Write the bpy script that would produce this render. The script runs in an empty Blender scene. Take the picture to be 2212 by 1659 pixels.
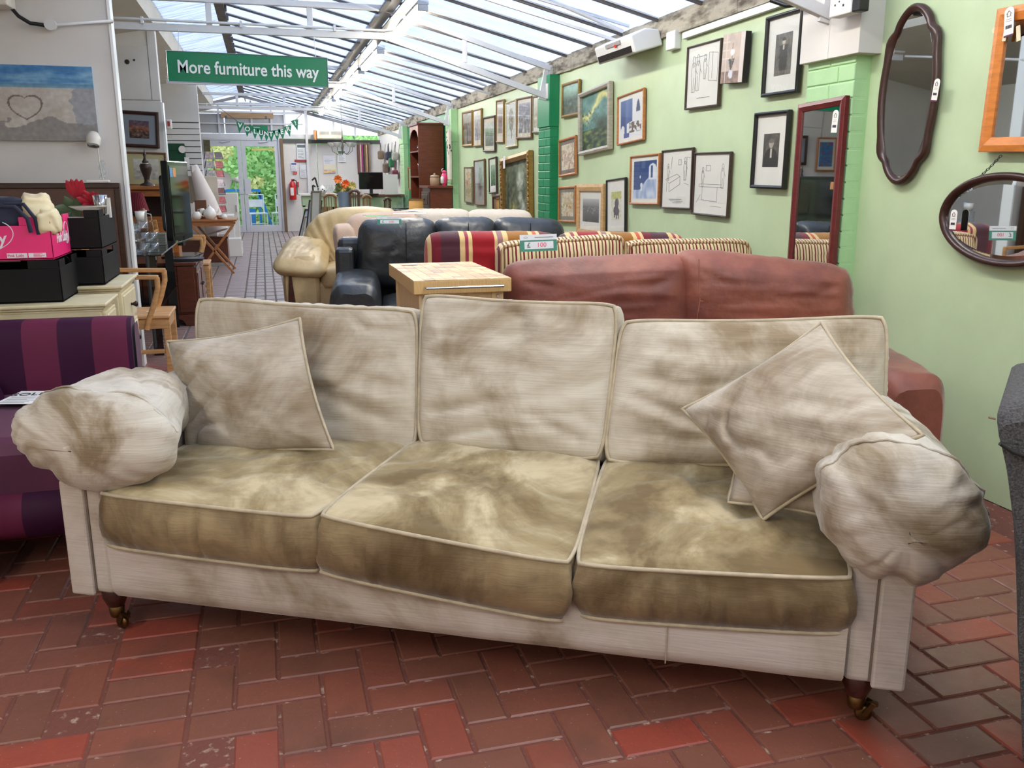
import bpy, math, random
from mathutils import Vector as V, Matrix, noise
random.seed(7)
R=math.radians; PI=math.pi
S=bpy.context.scene; COL=S.collection
# ---------- camera ----------
FPX=1900.; CX,CY=1106.,829.5; CH=1.3; TH=math.atan(450/FPX); YAW=R(15.5)
cam=bpy.data.cameras.new('camera'); camo=bpy.data.objects.new('camera',cam); COL.objects.link(camo)
cam.sensor_fit='HORIZONTAL'; cam.sensor_width=36; cam.lens=36*FPX/2212; cam.clip_start=.05; cam.clip_end=200
camo.location=(0,0,CH); camo.rotation_euler=(PI/2-TH,0,-YAW); S.camera=camo
# ---------- world, exposure ----------
w=bpy.data.worlds.new('sky'); S.world=w; w.use_nodes=True; nt=w.node_tree; nt.nodes.clear()
def wn(t,**k):
    n=nt.nodes.new(t)
    for a,b in k.items(): setattr(n,a,b)
    return n
wo=wn('ShaderNodeOutputWorld'); bg=wn('ShaderNodeBackground'); tc=wn('ShaderNodeTexCoord')
nz=wn('ShaderNodeTexNoise'); nz.inputs['Scale'].default_value=3.5; nz.inputs['Detail'].default_value=8
rp=wn('ShaderNodeValToRGB'); rp.color_ramp.elements[0].position=.38; rp.color_ramp.elements[0].color=(.50,.62,.86,1)
rp.color_ramp.elements[1].position=.62; rp.color_ramp.elements[1].color=(.80,.86,.98,1)
nt.links.new(tc.outputs['Generated'],nz.inputs['Vector']); nt.links.new(nz.outputs['Fac'],rp.inputs['Fac'])
nt.links.new(rp.outputs['Color'],bg.inputs['Color']); nt.links.new(bg.outputs[0],wo.inputs['Surface'])
bg.inputs['Strength'].default_value=1.5
S.view_settings.view_transform='Standard'; S.view_settings.look='None'; S.view_settings.gamma=1; S.view_settings.use_curve_mapping=False
S.view_settings.exposure=0.62
S.cycles.max_bounces=8; S.cycles.transparent_max_bounces=16; S.cycles.diffuse_bounces=5; S.cycles.caustics_reflective=False; S.cycles.caustics_refractive=False
S.cycles.sample_clamp_indirect=4
# ---------- pixel / plane helpers ----------
_c,_s=math.cos(TH),math.sin(TH); _R=V((math.cos(YAW),-math.sin(YAW),0)); _F=V((math.sin(YAW),math.cos(YAW),0)); O=V((0,0,CH))
def ray(px,py):
    a,b=px-CX,CY-py
    return _R*a+_F*(FPX*_c+b*_s)+V((0,0,b*_c-FPX*_s))
def onp(px,py,p,n):
    d=ray(px,py); n=V(n); return O+d*((V(p)-O).dot(n)/d.dot(n))
def fz(px,py,z=0): return onp(px,py,(0,0,z),(0,0,1))
def fx(px,py,x): return onp(px,py,(x,0,0),(1,0,0))
def fy(px,py,y): return onp(px,py,(0,y,0),(0,1,0))
# ---------- materials ----------
def lin(v):
    v/=255.; return v/12.92 if v<=.04045 else ((v+.055)/1.055)**2.4
def C(r,g,b): return (lin(r),lin(g),lin(b),1)
def hsh(c,k): return (min(1,c[0]*k),min(1,c[1]*k),min(1,c[2]*k),1)
_m={}
def M(name,col,rough=.6,metal=0,var=.12,scale=4,bump=0,bs=60,col2=None,sheen=0,coat=0,stretch=(1,1,1),detail=5,emit=None,es=0,world=False,lo=.35,hi=.65,spec=.5,bstretch=None):
    if name in _m: return _m[name]
    m=bpy.data.materials.new(name); m.use_nodes=True; t=m.node_tree; b=t.nodes['Principled BSDF']; _m[name]=m
    b.inputs['Roughness'].default_value=rough; b.inputs['Metallic'].default_value=metal; b.inputs['Specular IOR Level'].default_value=spec
    if sheen: b.inputs['Sheen Weight'].default_value=sheen; b.inputs['Sheen Roughness'].default_value=.4
    if coat: b.inputs['Coat Weight'].default_value=coat; b.inputs['Coat Roughness'].default_value=.08
    b.inputs['Base Color'].default_value=col; m.diffuse_color=col
    if emit: b.inputs['Emission Color'].default_value=emit; b.inputs['Emission Strength'].default_value=es
    if var or col2 or bump:
        if world: g=t.nodes.new('ShaderNodeNewGeometry'); co=g.outputs['Position']
        else: g=t.nodes.new('ShaderNodeTexCoord'); co=g.outputs['Object']
        mp=t.nodes.new('ShaderNodeMapping'); mp.inputs['Scale'].default_value=stretch; t.links.new(co,mp.inputs['Vector'])
    if var or col2:
        n=t.nodes.new('ShaderNodeTexNoise'); n.inputs['Scale'].default_value=scale; n.inputs['Detail'].default_value=detail; n.inputs['Roughness'].default_value=.6
        t.links.new(mp.outputs[0],n.inputs['Vector'])
        r=t.nodes.new('ShaderNodeValToRGB'); e=r.color_ramp.elements
        e[0].position=lo; e[1].position=hi
        if col2: e[0].color=col2; e[1].color=col
        else: e[0].color=hsh(col,1-var); e[1].color=hsh(col,1+var)
        t.links.new(n.outputs['Fac'],r.inputs['Fac']); t.links.new(r.outputs['Color'],b.inputs['Base Color'])
    if bump:
        n2=t.nodes.new('ShaderNodeTexNoise'); n2.inputs['Scale'].default_value=bs; n2.inputs['Detail'].default_value=4
        if bstretch:
            mp2=t.nodes.new('ShaderNodeMapping'); mp2.inputs['Scale'].default_value=bstretch; t.links.new(co,mp2.inputs['Vector']); t.links.new(mp2.outputs[0],n2.inputs['Vector'])
        else: t.links.new(mp.outputs[0],n2.inputs['Vector'])
        bp=t.nodes.new('ShaderNodeBump'); bp.inputs['Strength'].default_value=bump; bp.inputs['Distance'].default_value=.01
        t.links.new(n2.outputs['Fac'],bp.inputs['Height']); t.links.new(bp.outputs[0],b.inputs['Normal'])
    return m
def emis(name,col,s):
    m=bpy.data.materials.new(name); m.use_nodes=True; t=m.node_tree; t.nodes.clear()
    e=t.nodes.new('ShaderNodeEmission'); e.inputs[0].default_value=col; e.inputs[1].default_value=s
    o=t.nodes.new('ShaderNodeOutputMaterial'); t.links.new(e.outputs[0],o.inputs[0]); return m
def see(name,tint,op,rough=.1,other='diff',nscale=0,stretch=(1,1,1)):
    """thin sheet: transparent mixed with gloss (clear pane) or with translucent (sheet plastic)"""
    m=bpy.data.materials.new(name); m.use_nodes=True; t=m.node_tree; t.nodes.clear()
    o=t.nodes.new('ShaderNodeOutputMaterial'); mx=t.nodes.new('ShaderNodeMixShader'); tr=t.nodes.new('ShaderNodeBsdfTransparent'); tr.inputs[0].default_value=tint
    if other=='gloss':
        g=t.nodes.new('ShaderNodeBsdfGlossy'); g.inputs['Roughness'].default_value=rough
        f=t.nodes.new('ShaderNodeLayerWeight'); f.inputs[0].default_value=.5
        pw=t.nodes.new('ShaderNodeMath'); pw.operation='POWER'; pw.inputs[1].default_value=4.5; t.links.new(f.outputs['Facing'],pw.inputs[0])
        ma=t.nodes.new('ShaderNodeMath'); ma.operation='MULTIPLY_ADD'; ma.inputs[1].default_value=.8; ma.inputs[2].default_value=op+.02; ma.use_clamp=True
        t.links.new(pw.outputs[0],ma.inputs[0]); t.links.new(ma.outputs[0],mx.inputs[0])
    else:
        g=t.nodes.new('ShaderNodeBsdfTranslucent'); g.inputs[0].default_value=(.85,.9,1,1); mx.inputs[0].default_value=op
        if nscale:
            tc=t.nodes.new('ShaderNodeTexCoord'); mp=t.nodes.new('ShaderNodeMapping'); mp.inputs['Scale'].default_value=stretch
            n=t.nodes.new('ShaderNodeTexNoise'); n.inputs['Scale'].default_value=nscale; n.inputs['Detail'].default_value=6
            r=t.nodes.new('ShaderNodeMapRange'); r.inputs[1].default_value=.3; r.inputs[2].default_value=.7; r.inputs[3].default_value=max(0,op-.3); r.inputs[4].default_value=min(1,op+.3)
            t.links.new(tc.outputs['Object'],mp.inputs[0]); t.links.new(mp.outputs[0],n.inputs['Vector']); t.links.new(n.outputs['Fac'],r.inputs[0]); t.links.new(r.outputs[0],mx.inputs[0])
    t.links.new(tr.outputs[0],mx.inputs[1]); t.links.new(g.outputs[0],mx.inputs[2]); t.links.new(mx.outputs[0],o.inputs[0]); return m
def colmat(name,rough=.6,bump=0):
    m=bpy.data.materials.new(name); m.use_nodes=True; t=m.node_tree; b=t.nodes['Principled BSDF']; b.inputs['Roughness'].default_value=rough
    a=t.nodes.new('ShaderNodeAttribute'); a.attribute_name='col'; t.links.new(a.outputs['Color'],b.inputs['Base Color']); return m
# ---------- mesh builder ----------
class MB:
    def __init__(s): s.v=[]; s.f=[]; s.mi=[]; s.sm=[]
    def add(s,vs,fs,mi=0,sm=False):
        k=len(s.v); s.v+= [tuple(x) for x in vs]
        for f in fs: s.f.append([i+k for i in f]); s.mi.append(mi); s.sm.append(sm)
        return s
    def box(s,x0,x1,y0,y1,z0,z1,mi=0,mt=None):
        vs=[V((x,y,z)) for z in (z0,z1) for y in (y0,y1) for x in (x0,x1)]
        if mt: vs=[mt@v for v in vs]
        return s.add(vs,[(0,2,3,1),(4,5,7,6),(0,1,5,4),(2,6,7,3),(0,4,6,2),(1,3,7,5)],mi)
    def bar(s,a,b,w,h,mi=0,up=(0,0,1)):
        a,b=V(a),V(b); d=(b-a).normalized(); u=V(up); x=d.cross(u)
        if x.length<1e-4: x=d.cross(V((1,0,0)))
        x.normalize(); y=x.cross(d)
        vs=[p+x*(i*w/2)+y*(j*h/2) for p in (a,b) for i,j in ((-1,-1),(1,-1),(1,1),(-1,1))]
        return s.add(vs,[(0,1,2,3),(7,6,5,4),(0,4,5,1),(1,5,6,2),(2,6,7,3),(3,7,4,0)],mi)
    def tube(s,pts,r,n=8,mi=0,closed=False,sm=True):
        pts=[V(p) for p in pts]; N=len(pts); rr=r if isinstance(r,(list,tuple)) else [r]*N; vs=[]; x=None
        for i,p in enumerate(pts):
            if closed: d=pts[(i+1)%N]-pts[i-1]
            else: d=pts[min(i+1,N-1)]-pts[max(i-1,0)]
            if d.length<1e-9: d=V((0,0,1))
            d.normalize()
            if x is None:
                x=d.cross(V((0,0,1)))
                if x.length<1e-3: x=d.cross(V((1,0,0)))
            x=(x-d*x.dot(d)); x.normalize(); y=d.cross(x)
            vs+=[p+(x*math.cos(2*PI*k/n)+y*math.sin(2*PI*k/n))*rr[i] for k in range(n)]
        fs=[(i*n+k,i*n+(k+1)%n,((i+1)%N)*n+(k+1)%n,((i+1)%N)*n+k) for i in range(N if closed else N-1) for k in range(n)]
        s.add(vs,fs,mi,sm)
        if not closed: s.add(vs[:n],[tuple(range(n))[::-1]],mi); s.add(vs[-n:],[tuple(range(n))],mi)
        return s
    def lathe(s,prof,c=(0,0,0),n=16,mi=0,ax='z',cap=True,sm=True):
        c=V(c); vs=[]
        for r,h in prof:
            for k in range(n):
                a=2*PI*k/n; q=(r*math.cos(a),r*math.sin(a),h)
                if ax=='y': q=(q[0],-q[2],q[1])
                if ax=='x': q=(q[2],q[0],q[1])
                vs.append(c+V(q))
        m=len(prof)
        s.add(vs,[(i*n+k,i*n+(k+1)%n,(i+1)*n+(k+1)%n,(i+1)*n+k) for i in range(m-1) for k in range(n)],mi,sm)
        if cap: s.add(vs[:n],[tuple(range(n))[::-1]],mi); s.add(vs[-n:],[tuple(range(n))],mi)
        return s
    def prism(s,poly,a,b,axis='y',mi=0):
        """poly: 2-D outline; extruded from a to b along axis"""
        f={'y':lambda p,q:(p[0],q,p[1]),'x':lambda p,q:(q,p[0],p[1]),'z':lambda p,q:(p[0],p[1],q)}[axis]; n=len(poly)
        vs=[f(p,a) for p in poly]+[f(p,b) for p in poly]
        return s.add(vs,[tuple(range(n)),tuple(range(2*n-1,n-1,-1))]+[(i,n+i,n+(i+1)%n,(i+1)%n) for i in range(n)],mi)
    def build(s,name,mats,parent=None,bevel=0,seg=2,label=None,kind=None,sub=0,mt=None):
        me=bpy.data.meshes.new(name); me.from_pydata([mt@V(v) for v in s.v] if mt else s.v,[],s.f); me.update()
        if not isinstance(mats,(list,tuple)): mats=[mats]
        for m in mats: me.materials.append(m)
        me.polygons.foreach_set('material_index',s.mi); me.polygons.foreach_set('use_smooth',s.sm)
        o=bpy.data.objects.new(name,me); COL.objects.link(o)
        if parent: o.parent=parent
        if bevel: b=o.modifiers.new('bevel','BEVEL'); b.width=bevel; b.segments=seg; b.limit_method='ANGLE'; b.angle_limit=R(40)
        if sub: b=o.modifiers.new('sub','SUBSURF'); b.levels=sub; b.render_levels=sub
        if label: o['label']=label
        if kind: o['kind']=kind
        fixn(me); return o
def fixn(me):
    import bmesh
    if len(me.polygons)>30000: return
    b=bmesh.new(); b.from_mesh(me); bmesh.ops.recalc_face_normals(b,faces=b.faces); b.to_mesh(me); b.free()
def tag(o,label,cat,group=None):
    o['label']=label; o['category']=cat
    if group: o['group']=group
    return o
def thing(name,label,cat,loc=(0,0,0),rz=0,group=None,ry=0,rx=0):
    o=bpy.data.objects.new(name,None); o.empty_display_size=.05; COL.objects.link(o); o.location=loc; o.rotation_euler=(rx,ry,rz); tag(o,label,cat,group); return o
def copy_tree(o,parent=None):
    c=o.copy(); COL.objects.link(c); c.parent=parent
    for ch in [x for x in COL.objects if x.parent==o]: copy_tree(ch,c)
    return c
def B(name,dims,mat,parent=None,bevel=0,label=None,kind=None,mt=None):
    return MB().box(*dims).build(name,mat,parent,bevel,label=label,kind=kind,mt=mt)
def text(s,size,mat,parent,loc,rot=(PI/2,0,0),name='lettering',off=0,ext=.0008,align='CENTER',sx=1,shear=0):
    cu=bpy.data.curves.new(name,'FONT'); cu.body=s; cu.size=size; cu.extrude=ext; cu.offset=off; cu.align_x=align; cu.align_y='CENTER'; cu.shear=shear
    cu.materials.append(mat); cu.resolution_u=6; q_=bpy.data.objects.new(name,cu); COL.objects.link(q_); me=bpy.data.meshes.new_from_object(q_); bpy.data.objects.remove(q_); me.name=name; o=bpy.data.objects.new(name,me); COL.objects.link(o); me.materials.clear(); me.materials.append(mat); o.parent=parent; o.location=loc; o.rotation_euler=rot; o.scale=(sx,1,1); return o
def grid_art(name,wd,ht,fn,mat,parent,y=0,nx=40,ny=50,x0=0,z0=0):
    """flat printed picture in the plane y, colours from fn(u,v)"""
    vs=[(x0-wd/2+wd*i/nx,y,z0-ht/2+ht*j/ny) for j in range(ny+1) for i in range(nx+1)]
    fs=[(j*(nx+1)+i,j*(nx+1)+i+1,(j+1)*(nx+1)+i+1,(j+1)*(nx+1)+i) for j in range(ny) for i in range(nx)]
    me=bpy.data.meshes.new(name); me.from_pydata(vs,[],fs); me.materials.append(mat)
    a=me.color_attributes.new('col','FLOAT_COLOR','POINT'); buf=[]
    for j in range(ny+1):
        for i in range(nx+1):
            r,g,b=fn(i/nx,j/ny); buf+=[lin(max(0,min(255,r))),lin(max(0,min(255,g))),lin(max(0,min(255,b))),1]
    a.data.foreach_set('color',buf); o=bpy.data.objects.new(name,me); COL.objects.link(o); o.parent=parent; return o
def nz2(x,y,s=0): return noise.noise(V((x,y,s)))
def fbm(x,y,s=0,o=4): return noise.fractal(V((x,y,s)),1.0,2.0,o)
# ---------- cushion ----------
def cush(name,c4,thick,puff,mats,parent,nu=30,nv=22,wr=None,pipe=None,pr=.006,bow=0,side=.012,cr=.03,p=2.6,bpuff=.4,warp=None,bandwr=0,seed=0,pname='piping',label=None,backpipe=True,topsag=0,pw=.5):
    BL,BR,TR,TL=[V(x) for x in c4]
    n=((BR-BL).cross(TL-BL)).normalized(); C0=(BL+BR+TR+TL)/4; ex=((BR-BL)+(TR-TL)).normalized(); ey=((TL-BL)+(TR-BR)).normalized()
    nb=2*(nu+nv)
    def base(u,v):
        s,t=2*u-1,2*v-1
        s2=s*(1-cr*abs(t)**8); t2=t*(1-cr*abs(s)**8); uu,vv=(s2+1)/2,(t2+1)/2
        P=BL*(1-uu)*(1-vv)+BR*uu*(1-vv)+TR*uu*vv+TL*(1-uu)*vv
        if bow: P=P+ex*(bow*s*abs(s)**3*(1-t*t))+ey*(bow*t*abs(t)**3*(1-s*s))
        if topsag: P=P-ey*(topsag*max(0,t)**2*(1-s*s))
        return P
    def prof(u,v):
        a=max(0,1-abs(2*u-1)**p); b=max(0,1-abs(2*v-1)**p); return (a*b)**pw
    def mask(u,v): 
        a=min(u,1-u,v,1-v); return min(1,a*9)
    vs=[]
    for j in range(nv+1):
        for i in range(nu+1):
            u,v=i/nu,j/nv; P=base(u,v)+n*(puff*prof(u,v))
            if wr: P=P+n*(wr(u,v)*mask(u,v))
            if warp: P=P+V(warp(u,v))
            vs.append(P)
    id_=lambda i,j:j*(nu+1)+i
    fs=[(id_(i,j),id_(i+1,j),id_(i+1,j+1),id_(i,j+1)) for j in range(nv) for i in range(nu)]
    loop=[(i,0) for i in range(nu)]+[(nu,j) for j in range(nv)]+[(i,nv) for i in range(nu,0,-1)]+[(0,j) for j in range(nv,0,-1)]
    L=[id_(i,j) for i,j in loop]; m=MB(); m.add(vs,fs,0,True)
    bb=len(vs); back=[]
    bi={}
    if thick>0:
        K=5; ring=[]
        for k in range(1,K+1):
            t=k/K; r=[]
            for q,(i,j) in enumerate(loop):
                s,tt=2*i/nu-1,2*j/nv-1; P=vs[L[q]]
                o=ex*(s**7)+ey*(tt**7)
                if o.length>1e-6: o=o.normalized()*min(1,o.length)
                wv=bandwr*nz2(q*.55+seed*7,t*1.3,seed)*math.sin(PI*t) if bandwr else 0
                P=P-n*(thick*t)+o*(side*math.sin(PI*t)+wv)
                r.append(P)
            ring.append(r)
        prev=[tuple(vs[x]) for x in L]
        allr=[prev]+ring; vv=[x for r in allr for x in r]
        m.add(vv,[(k*nb+q,(k+1)*nb+q,(k+1)*nb+(q+1)%nb,k*nb+(q+1)%nb) for k in range(K) for q in range(nb)],1 if isinstance(mats,(list,tuple)) and len(mats)>1 else 0,True)
    bvs=[]
    for j in range(nv+1):
        for i in range(nu+1):
            u,v=i/nu,j/nv; P=base(u,v)-n*(thick+puff*bpuff*prof(u,v))
            if warp: P=P+V(warp(u,v))
            bvs.append(P)
    m.add(bvs,[tuple(reversed(f)) for f in fs],0,True)
    o=m.build(name,mats,parent,label=label); weld(o)
    if pipe:
        t=MB(); t.tube([V(vs[x])+n*pr*.3 for x in L],pr,6,closed=True)
        if thick>0 and backpipe: t.tube([x+(x-C0).normalized()*pr*.2 for x in ring[-1]],pr,6,closed=True)
        t.build(pname,pipe,o)
    return o
def weld(o,d=1e-5):
    import bmesh
    b=bmesh.new(); b.from_mesh(o.data); bmesh.ops.remove_doubles(b,verts=b.verts,dist=d); bmesh.ops.recalc_face_normals(b,faces=b.faces); b.to_mesh(o.data); b.free()
def crease(u,v,u0,v0,u1,v1,w,a):
    dx,dy=u1-u0,v1-v0; L=dx*dx+dy*dy; t=((u-u0)*dx+(v-v0)*dy)/L; tc=max(0,min(1,t)); d=math.hypot(u-u0-tc*dx,v-v0-tc*dy)
    return a*math.exp(-(d/w)**2)*math.sin(PI*min(1,max(.02,.15+.7*tc)))
def soft(cr,amp=.006,fr=5,seed=0,ang=0,st=3):
    ca,sa=math.cos(ang),math.sin(ang)
    def f(u,v):
        x,y=u*ca+v*sa,-u*sa+v*ca
        r=amp*fbm(x*fr,y*fr*st,seed)
        rd=(1-min(1,abs(nz2(x*2.0+.4*nz2(x*3,y*3,seed),y*4.6,seed+5))*3.4))**2; r-=amp*1.1*rd*(.4+max(0,nz2(x*1.7,y*1.7,seed+8))*2)
        for q in cr: r+=crease(u,v,*q)
        return r
    return f
# ================= STRUCTURE =================
XW=2.8; YB=22.0
def struct(o): o['kind']='structure'; return o
mor=M('mortar',C(168,146,128),.85,var=.25,scale=34,lo=.57,hi=.68,col2=C(106,60,50),bump=.4,bs=90,world=True)
fl_=struct(B('floor',(-4.2,3.2,-3.2,22.1,-.12,-.0042),mor))
def brickmat():
    m=bpy.data.materials.new('painted_red_brick'); m.use_nodes=True; t=m.node_tree; b=t.nodes['Principled BSDF']
    g=t.nodes.new('ShaderNodeNewGeometry'); oi=t.nodes.new('ShaderNodeObjectInfo'); L=t.links.new
    at=t.nodes.new('ShaderNodeAttribute'); at.attribute_name='rnd'
    ad=t.nodes.new('ShaderNodeMath'); ad.operation='ADD'; L(oi.outputs['Random'],ad.inputs[0]); L(at.outputs['Fac'],ad.inputs[1])
    fr=t.nodes.new('ShaderNodeMath'); fr.operation='FRACT'; L(ad.outputs[0],fr.inputs[0])
    r=t.nodes.new('ShaderNodeValToRGB'); e=r.color_ramp.elements; e[0].color=C(114,72,58); e[1].color=C(130,74,60); e.new(.35).color=C(120,74,60); e.new(.7).color=C(126,71,57); e.new(.93).color=C(144,62,48)
    L(fr.outputs[0],r.inputs[0])
    n=t.nodes.new('ShaderNodeTexNoise'); n.inputs['Scale'].default_value=4.2; n.inputs['Detail'].default_value=7; L(g.outputs['Position'],n.inputs['Vector'])
    r2=t.nodes.new('ShaderNodeValToRGB'); e=r2.color_ramp.elements; e[0].position=.38; e[0].color=C(86,68,56); e[1].position=.56; e[1].color=(1,1,1,1)
    L(n.outputs['Fac'],r2.inputs[0])
    m1=t.nodes.new('ShaderNodeMix'); m1.data_type='RGBA'; m1.inputs[7].default_value=C(92,62,50); L(r.outputs[0],m1.inputs[6])
    mr=t.nodes.new('ShaderNodeMapRange'); mr.inputs[1].default_value=.54; mr.inputs[2].default_value=.72; mr.inputs[4].default_value=.7; L(n.outputs['Fac'],mr.inputs[0]); L(mr.outputs[0],m1.inputs[0])
    # corridor bricks further on are unpainted grey-brown
    sx=t.nodes.new('ShaderNodeSeparateXYZ'); L(g.outputs['Position'],sx.inputs[0])
    my=t.nodes.new('ShaderNodeMapRange'); my.inputs[1].default_value=5.5; my.inputs[2].default_value=9; L(sx.outputs['Y'],my.inputs[0])
    m2=t.nodes.new('ShaderNodeMix'); m2.data_type='RGBA'; m2.inputs[7].default_value=C(140,124,122); L(m1.outputs[2],m2.inputs[6]); L(my.outputs[0],m2.inputs[0])
    sp=t.nodes.new('ShaderNodeTexNoise'); sp.inputs['Scale'].default_value=120; sp.inputs['Detail'].default_value=2; L(g.outputs['Position'],sp.inputs['Vector'])
    ms=t.nodes.new('ShaderNodeMapRange'); ms.inputs[1].default_value=.7; ms.inputs[2].default_value=.76; ms.inputs[4].default_value=.7; L(sp.outputs['Fac'],ms.inputs[0])
    m3=t.nodes.new('ShaderNodeMix'); m3.data_type='RGBA'; m3.inputs[7].default_value=C(180,160,140); L(m2.outputs[2],m3.inputs[6]); L(ms.outputs[0],m3.inputs[0])
    L(m3.outputs[2],b.inputs['Base Color']); b.inputs['Roughness'].default_value=.42
    n3=t.nodes.new('ShaderNodeTexNoise'); n3.inputs['Scale'].default_value=28; n3.inputs['Detail'].default_value=8; L(g.outputs['Position'],n3.inputs['Vector'])
    rr=t.nodes.new('ShaderNodeMapRange'); rr.inputs[3].default_value=.26; rr.inputs[4].default_value=.55; L(n3.outputs['Fac'],rr.inputs[0]); L(rr.outputs[0],b.inputs['Roughness'])
    bp=t.nodes.new('ShaderNodeBump'); bp.inputs['Strength'].default_value=.5; bp.inputs['Distance'].default_value=.004; L(n3.outputs['Fac'],bp.inputs['Height']); L(bp.outputs[0],b.inputs['Normal'])
    return m
bm_=brickmat(); W=.109; J=.008
def brick_geo(hx,hy):
    i=.004; vs=[]
    for z,k in ((-.03,0),(-.0035,0),(0,i)): vs+=[(-hx+k,-hy+k,z),(hx-k,-hy+k,z),(hx-k,hy-k,z),(-hx+k,hy-k,z)]
    fs=[(8,9,10,11)]+[(a+b,a+(b+1)%4,a+4+(b+1)%4,a+4+b) for a in (0,4) for b in range(4)]
    return vs,fs
cells=[]
x_st0=-.474
for jy in range(8,203):
    for ix in range(-10,27):
        x=x_st0+ix*W; y=jy*W
        if x>XW: continue
        if y>6.0 and x<.7:        # stack-bonded corridor
            if ix<1 or ix>9:
                if (ix%2==0 and ix<1) or (ix>9 and ix%2==0): cells.append((x+W,y+W/2,0))
            elif ix>1 and jy%3==0: cells.append((x+W/2,y+W*1.5,2))
            continue
        if 0<=ix<2:
            if ix==0: cells.append((x+W,y+W/2,0))
            continue
        k=(ix-jy)%4
        if k==0 and not(ix==-1): cells.append((x+W,y+W/2,0))
        elif k==3: cells.append((x+W/2,y+W,1))
def vis(x,y):
    v=V((x,y,0))-O; f=v.dot(_F); u=v.z; z=f*_c-u*_s
    if z<.25: return None
    px=CX+FPX*v.dot(_R)/z; py=CY-FPX*(u*_c+f*_s)/z
    if -120<px<2330 and py<1820: return z
    return 1000+z if -1500<px<3900 and py<3600 else None
A=[(vis(x,y),x,y,r) for x,y,r in cells if vis(x,y)]
A.sort()
hx,hy=W-J/2,W/2-J/2
B('far_joint_bed',(-3.1,XW,6.0,22,-.006,-.0032),M('dark_joint',C(84,74,72),.85,var=.15,scale=8),fl_)
vsF,fsF=brick_geo(W-.009,W/2-.009); vsG,_g=brick_geo(W/2-.008,W*1.5-.022)
vs0,fs0=brick_geo(hx,hy); bme=bpy.data.meshes.new('brick'); bme.from_pydata(vs0,[],fs0); bme.materials.append(bm_)
for z,x,y,r in A[:300]:
    o=bpy.data.objects.new('brick',bme); COL.objects.link(o); o.parent=fl_; o.location=(x,y,random.uniform(-.0015,.001)); o.rotation_euler=(random.uniform(-.004,.004),random.uniform(-.004,.004),(PI/2 if r else 0)+random.uniform(-.008,.008)+PI*random.choice((0,1)))
mb=MB(); rnd=[]
for z,x,y,r in A[300:]:
    rot=random.uniform(-.006,.006)+(PI/2 if r==1 else 0); ta,tb=(random.uniform(-.02,.02),random.uniform(-.012,.012)) if r==2 else (0,0); c,s=math.cos(rot),math.sin(rot); dz=random.uniform(-.0015,.0005)
    mb.add([(x+a*c-b*s,y+a*s+b*c,q+dz+a*ta+b*tb) for a,b,q in (vsG if r==2 else vsF if y>6.05 and x<.8 else vs0)],fs0); rnd+=[random.random()]*12
o=mb.build('brick_paving',bm_,fl_,kind='stuff'); at=o.data.attributes.new('rnd','FLOAT','POINT'); at.data.foreach_set('value',rnd)
# ---- walls ----
green=M('green_paint',C(188,207,168),.42,var=.05,scale=3,bump=.12,bs=14,world=True)
greenp=M('green_paint_pillar',C(170,210,158),.42,var=.05,scale=5,bump=.2,bs=30,world=True)
dgreen=M('deep_green_paint',C(8,128,82),.35,var=.06,scale=4,bump=.1,bs=20,world=True)
white=M('white_wall_paint',C(214,211,206),.6,var=.04,scale=2.5,bump=.1,bs=16,world=True)
cream=M('cream_wall_paint',C(200,194,180),.65,var=.05,scale=2,world=True)
steel=M('white_steel_paint',C(214,214,214),.4,var=.04,scale=6)
grey=M('grey_panel',C(150,152,155),.55,var=.06)
conc=M('weathered_concrete',C(176,168,150),.9,var=.3,scale=7,col2=C(92,84,70),bump=.8,bs=30,world=True,stretch=(1,.5,2),lo=.36,hi=.55)
struct(B('wall_right',(XW,XW+.2,-3.2,13.4,0,2.25),green))
struct(B('wall_right',(XW,XW+.2,13.4,18.0,0,2.25),dgreen))
struct(B('wall_right',(XW,XW+.2,18.0,22.2,0,2.25),white))
tr=MB()
n=170
for i in range(n):
    y0=-3.2+25.4*i/n; y1=-3.2+25.4*(i+1)/n; d=.012*nz2(i*.7,1)+.01
    tr.box(XW-.03+d*.5,XW+.2,y0,y1,2.235+d*.6,2.375+d)
struct(tr.build('trim_1',conc,bevel=0))
def pillar(y,mat,wd=.36,top=2.24,d=.09,boxed=None,split=1.75):
    core=struct(B('pillar',(XW-d+.006,XW+.01,y+.004,y+wd-.004,0,top),mat)); 
    z=.02; row=0; g=MB().box(0,0,0,0,0,0)
    def blk(y0,y1,z0,z1): B('brick',(XW-d,XW-.01,y0+.003,y1-.003,z0+.003,z1-.003),mat,core,bevel=.005)
    top2=split
    while z<top2-.02:
        z1=min(z+.078,top2); m=y+(wd*.5 if row%2 else wd*.33)
        if row%2: blk(y,m,z,z1); blk(m,y+wd,z,z1)
        else: blk(y,m,z,z1); blk(m,y+wd,z,z1)
        z=z1; row+=1
    B('render_block',(XW-d-.012,XW,y-.006,y+wd,top2+.004,top),mat,core,bevel=.004)
    return core
pillar(8.4,dgreen,.38,split=1.76); pillar(13.05,greenp,.4,split=1.78); pillar(17.7,greenp,.5,split=1.9)
pn=pillar(3.76,greenp,.39,split=1.86)
wb=MB()
wb.box(XW-.125,XW+.01,3.70,4.17,1.85,2.3); wb.box(XW-.128,XW-.12,3.93,3.935,1.85,2.3); struct(wb.build('trim_2',white,bevel=.004))
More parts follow.
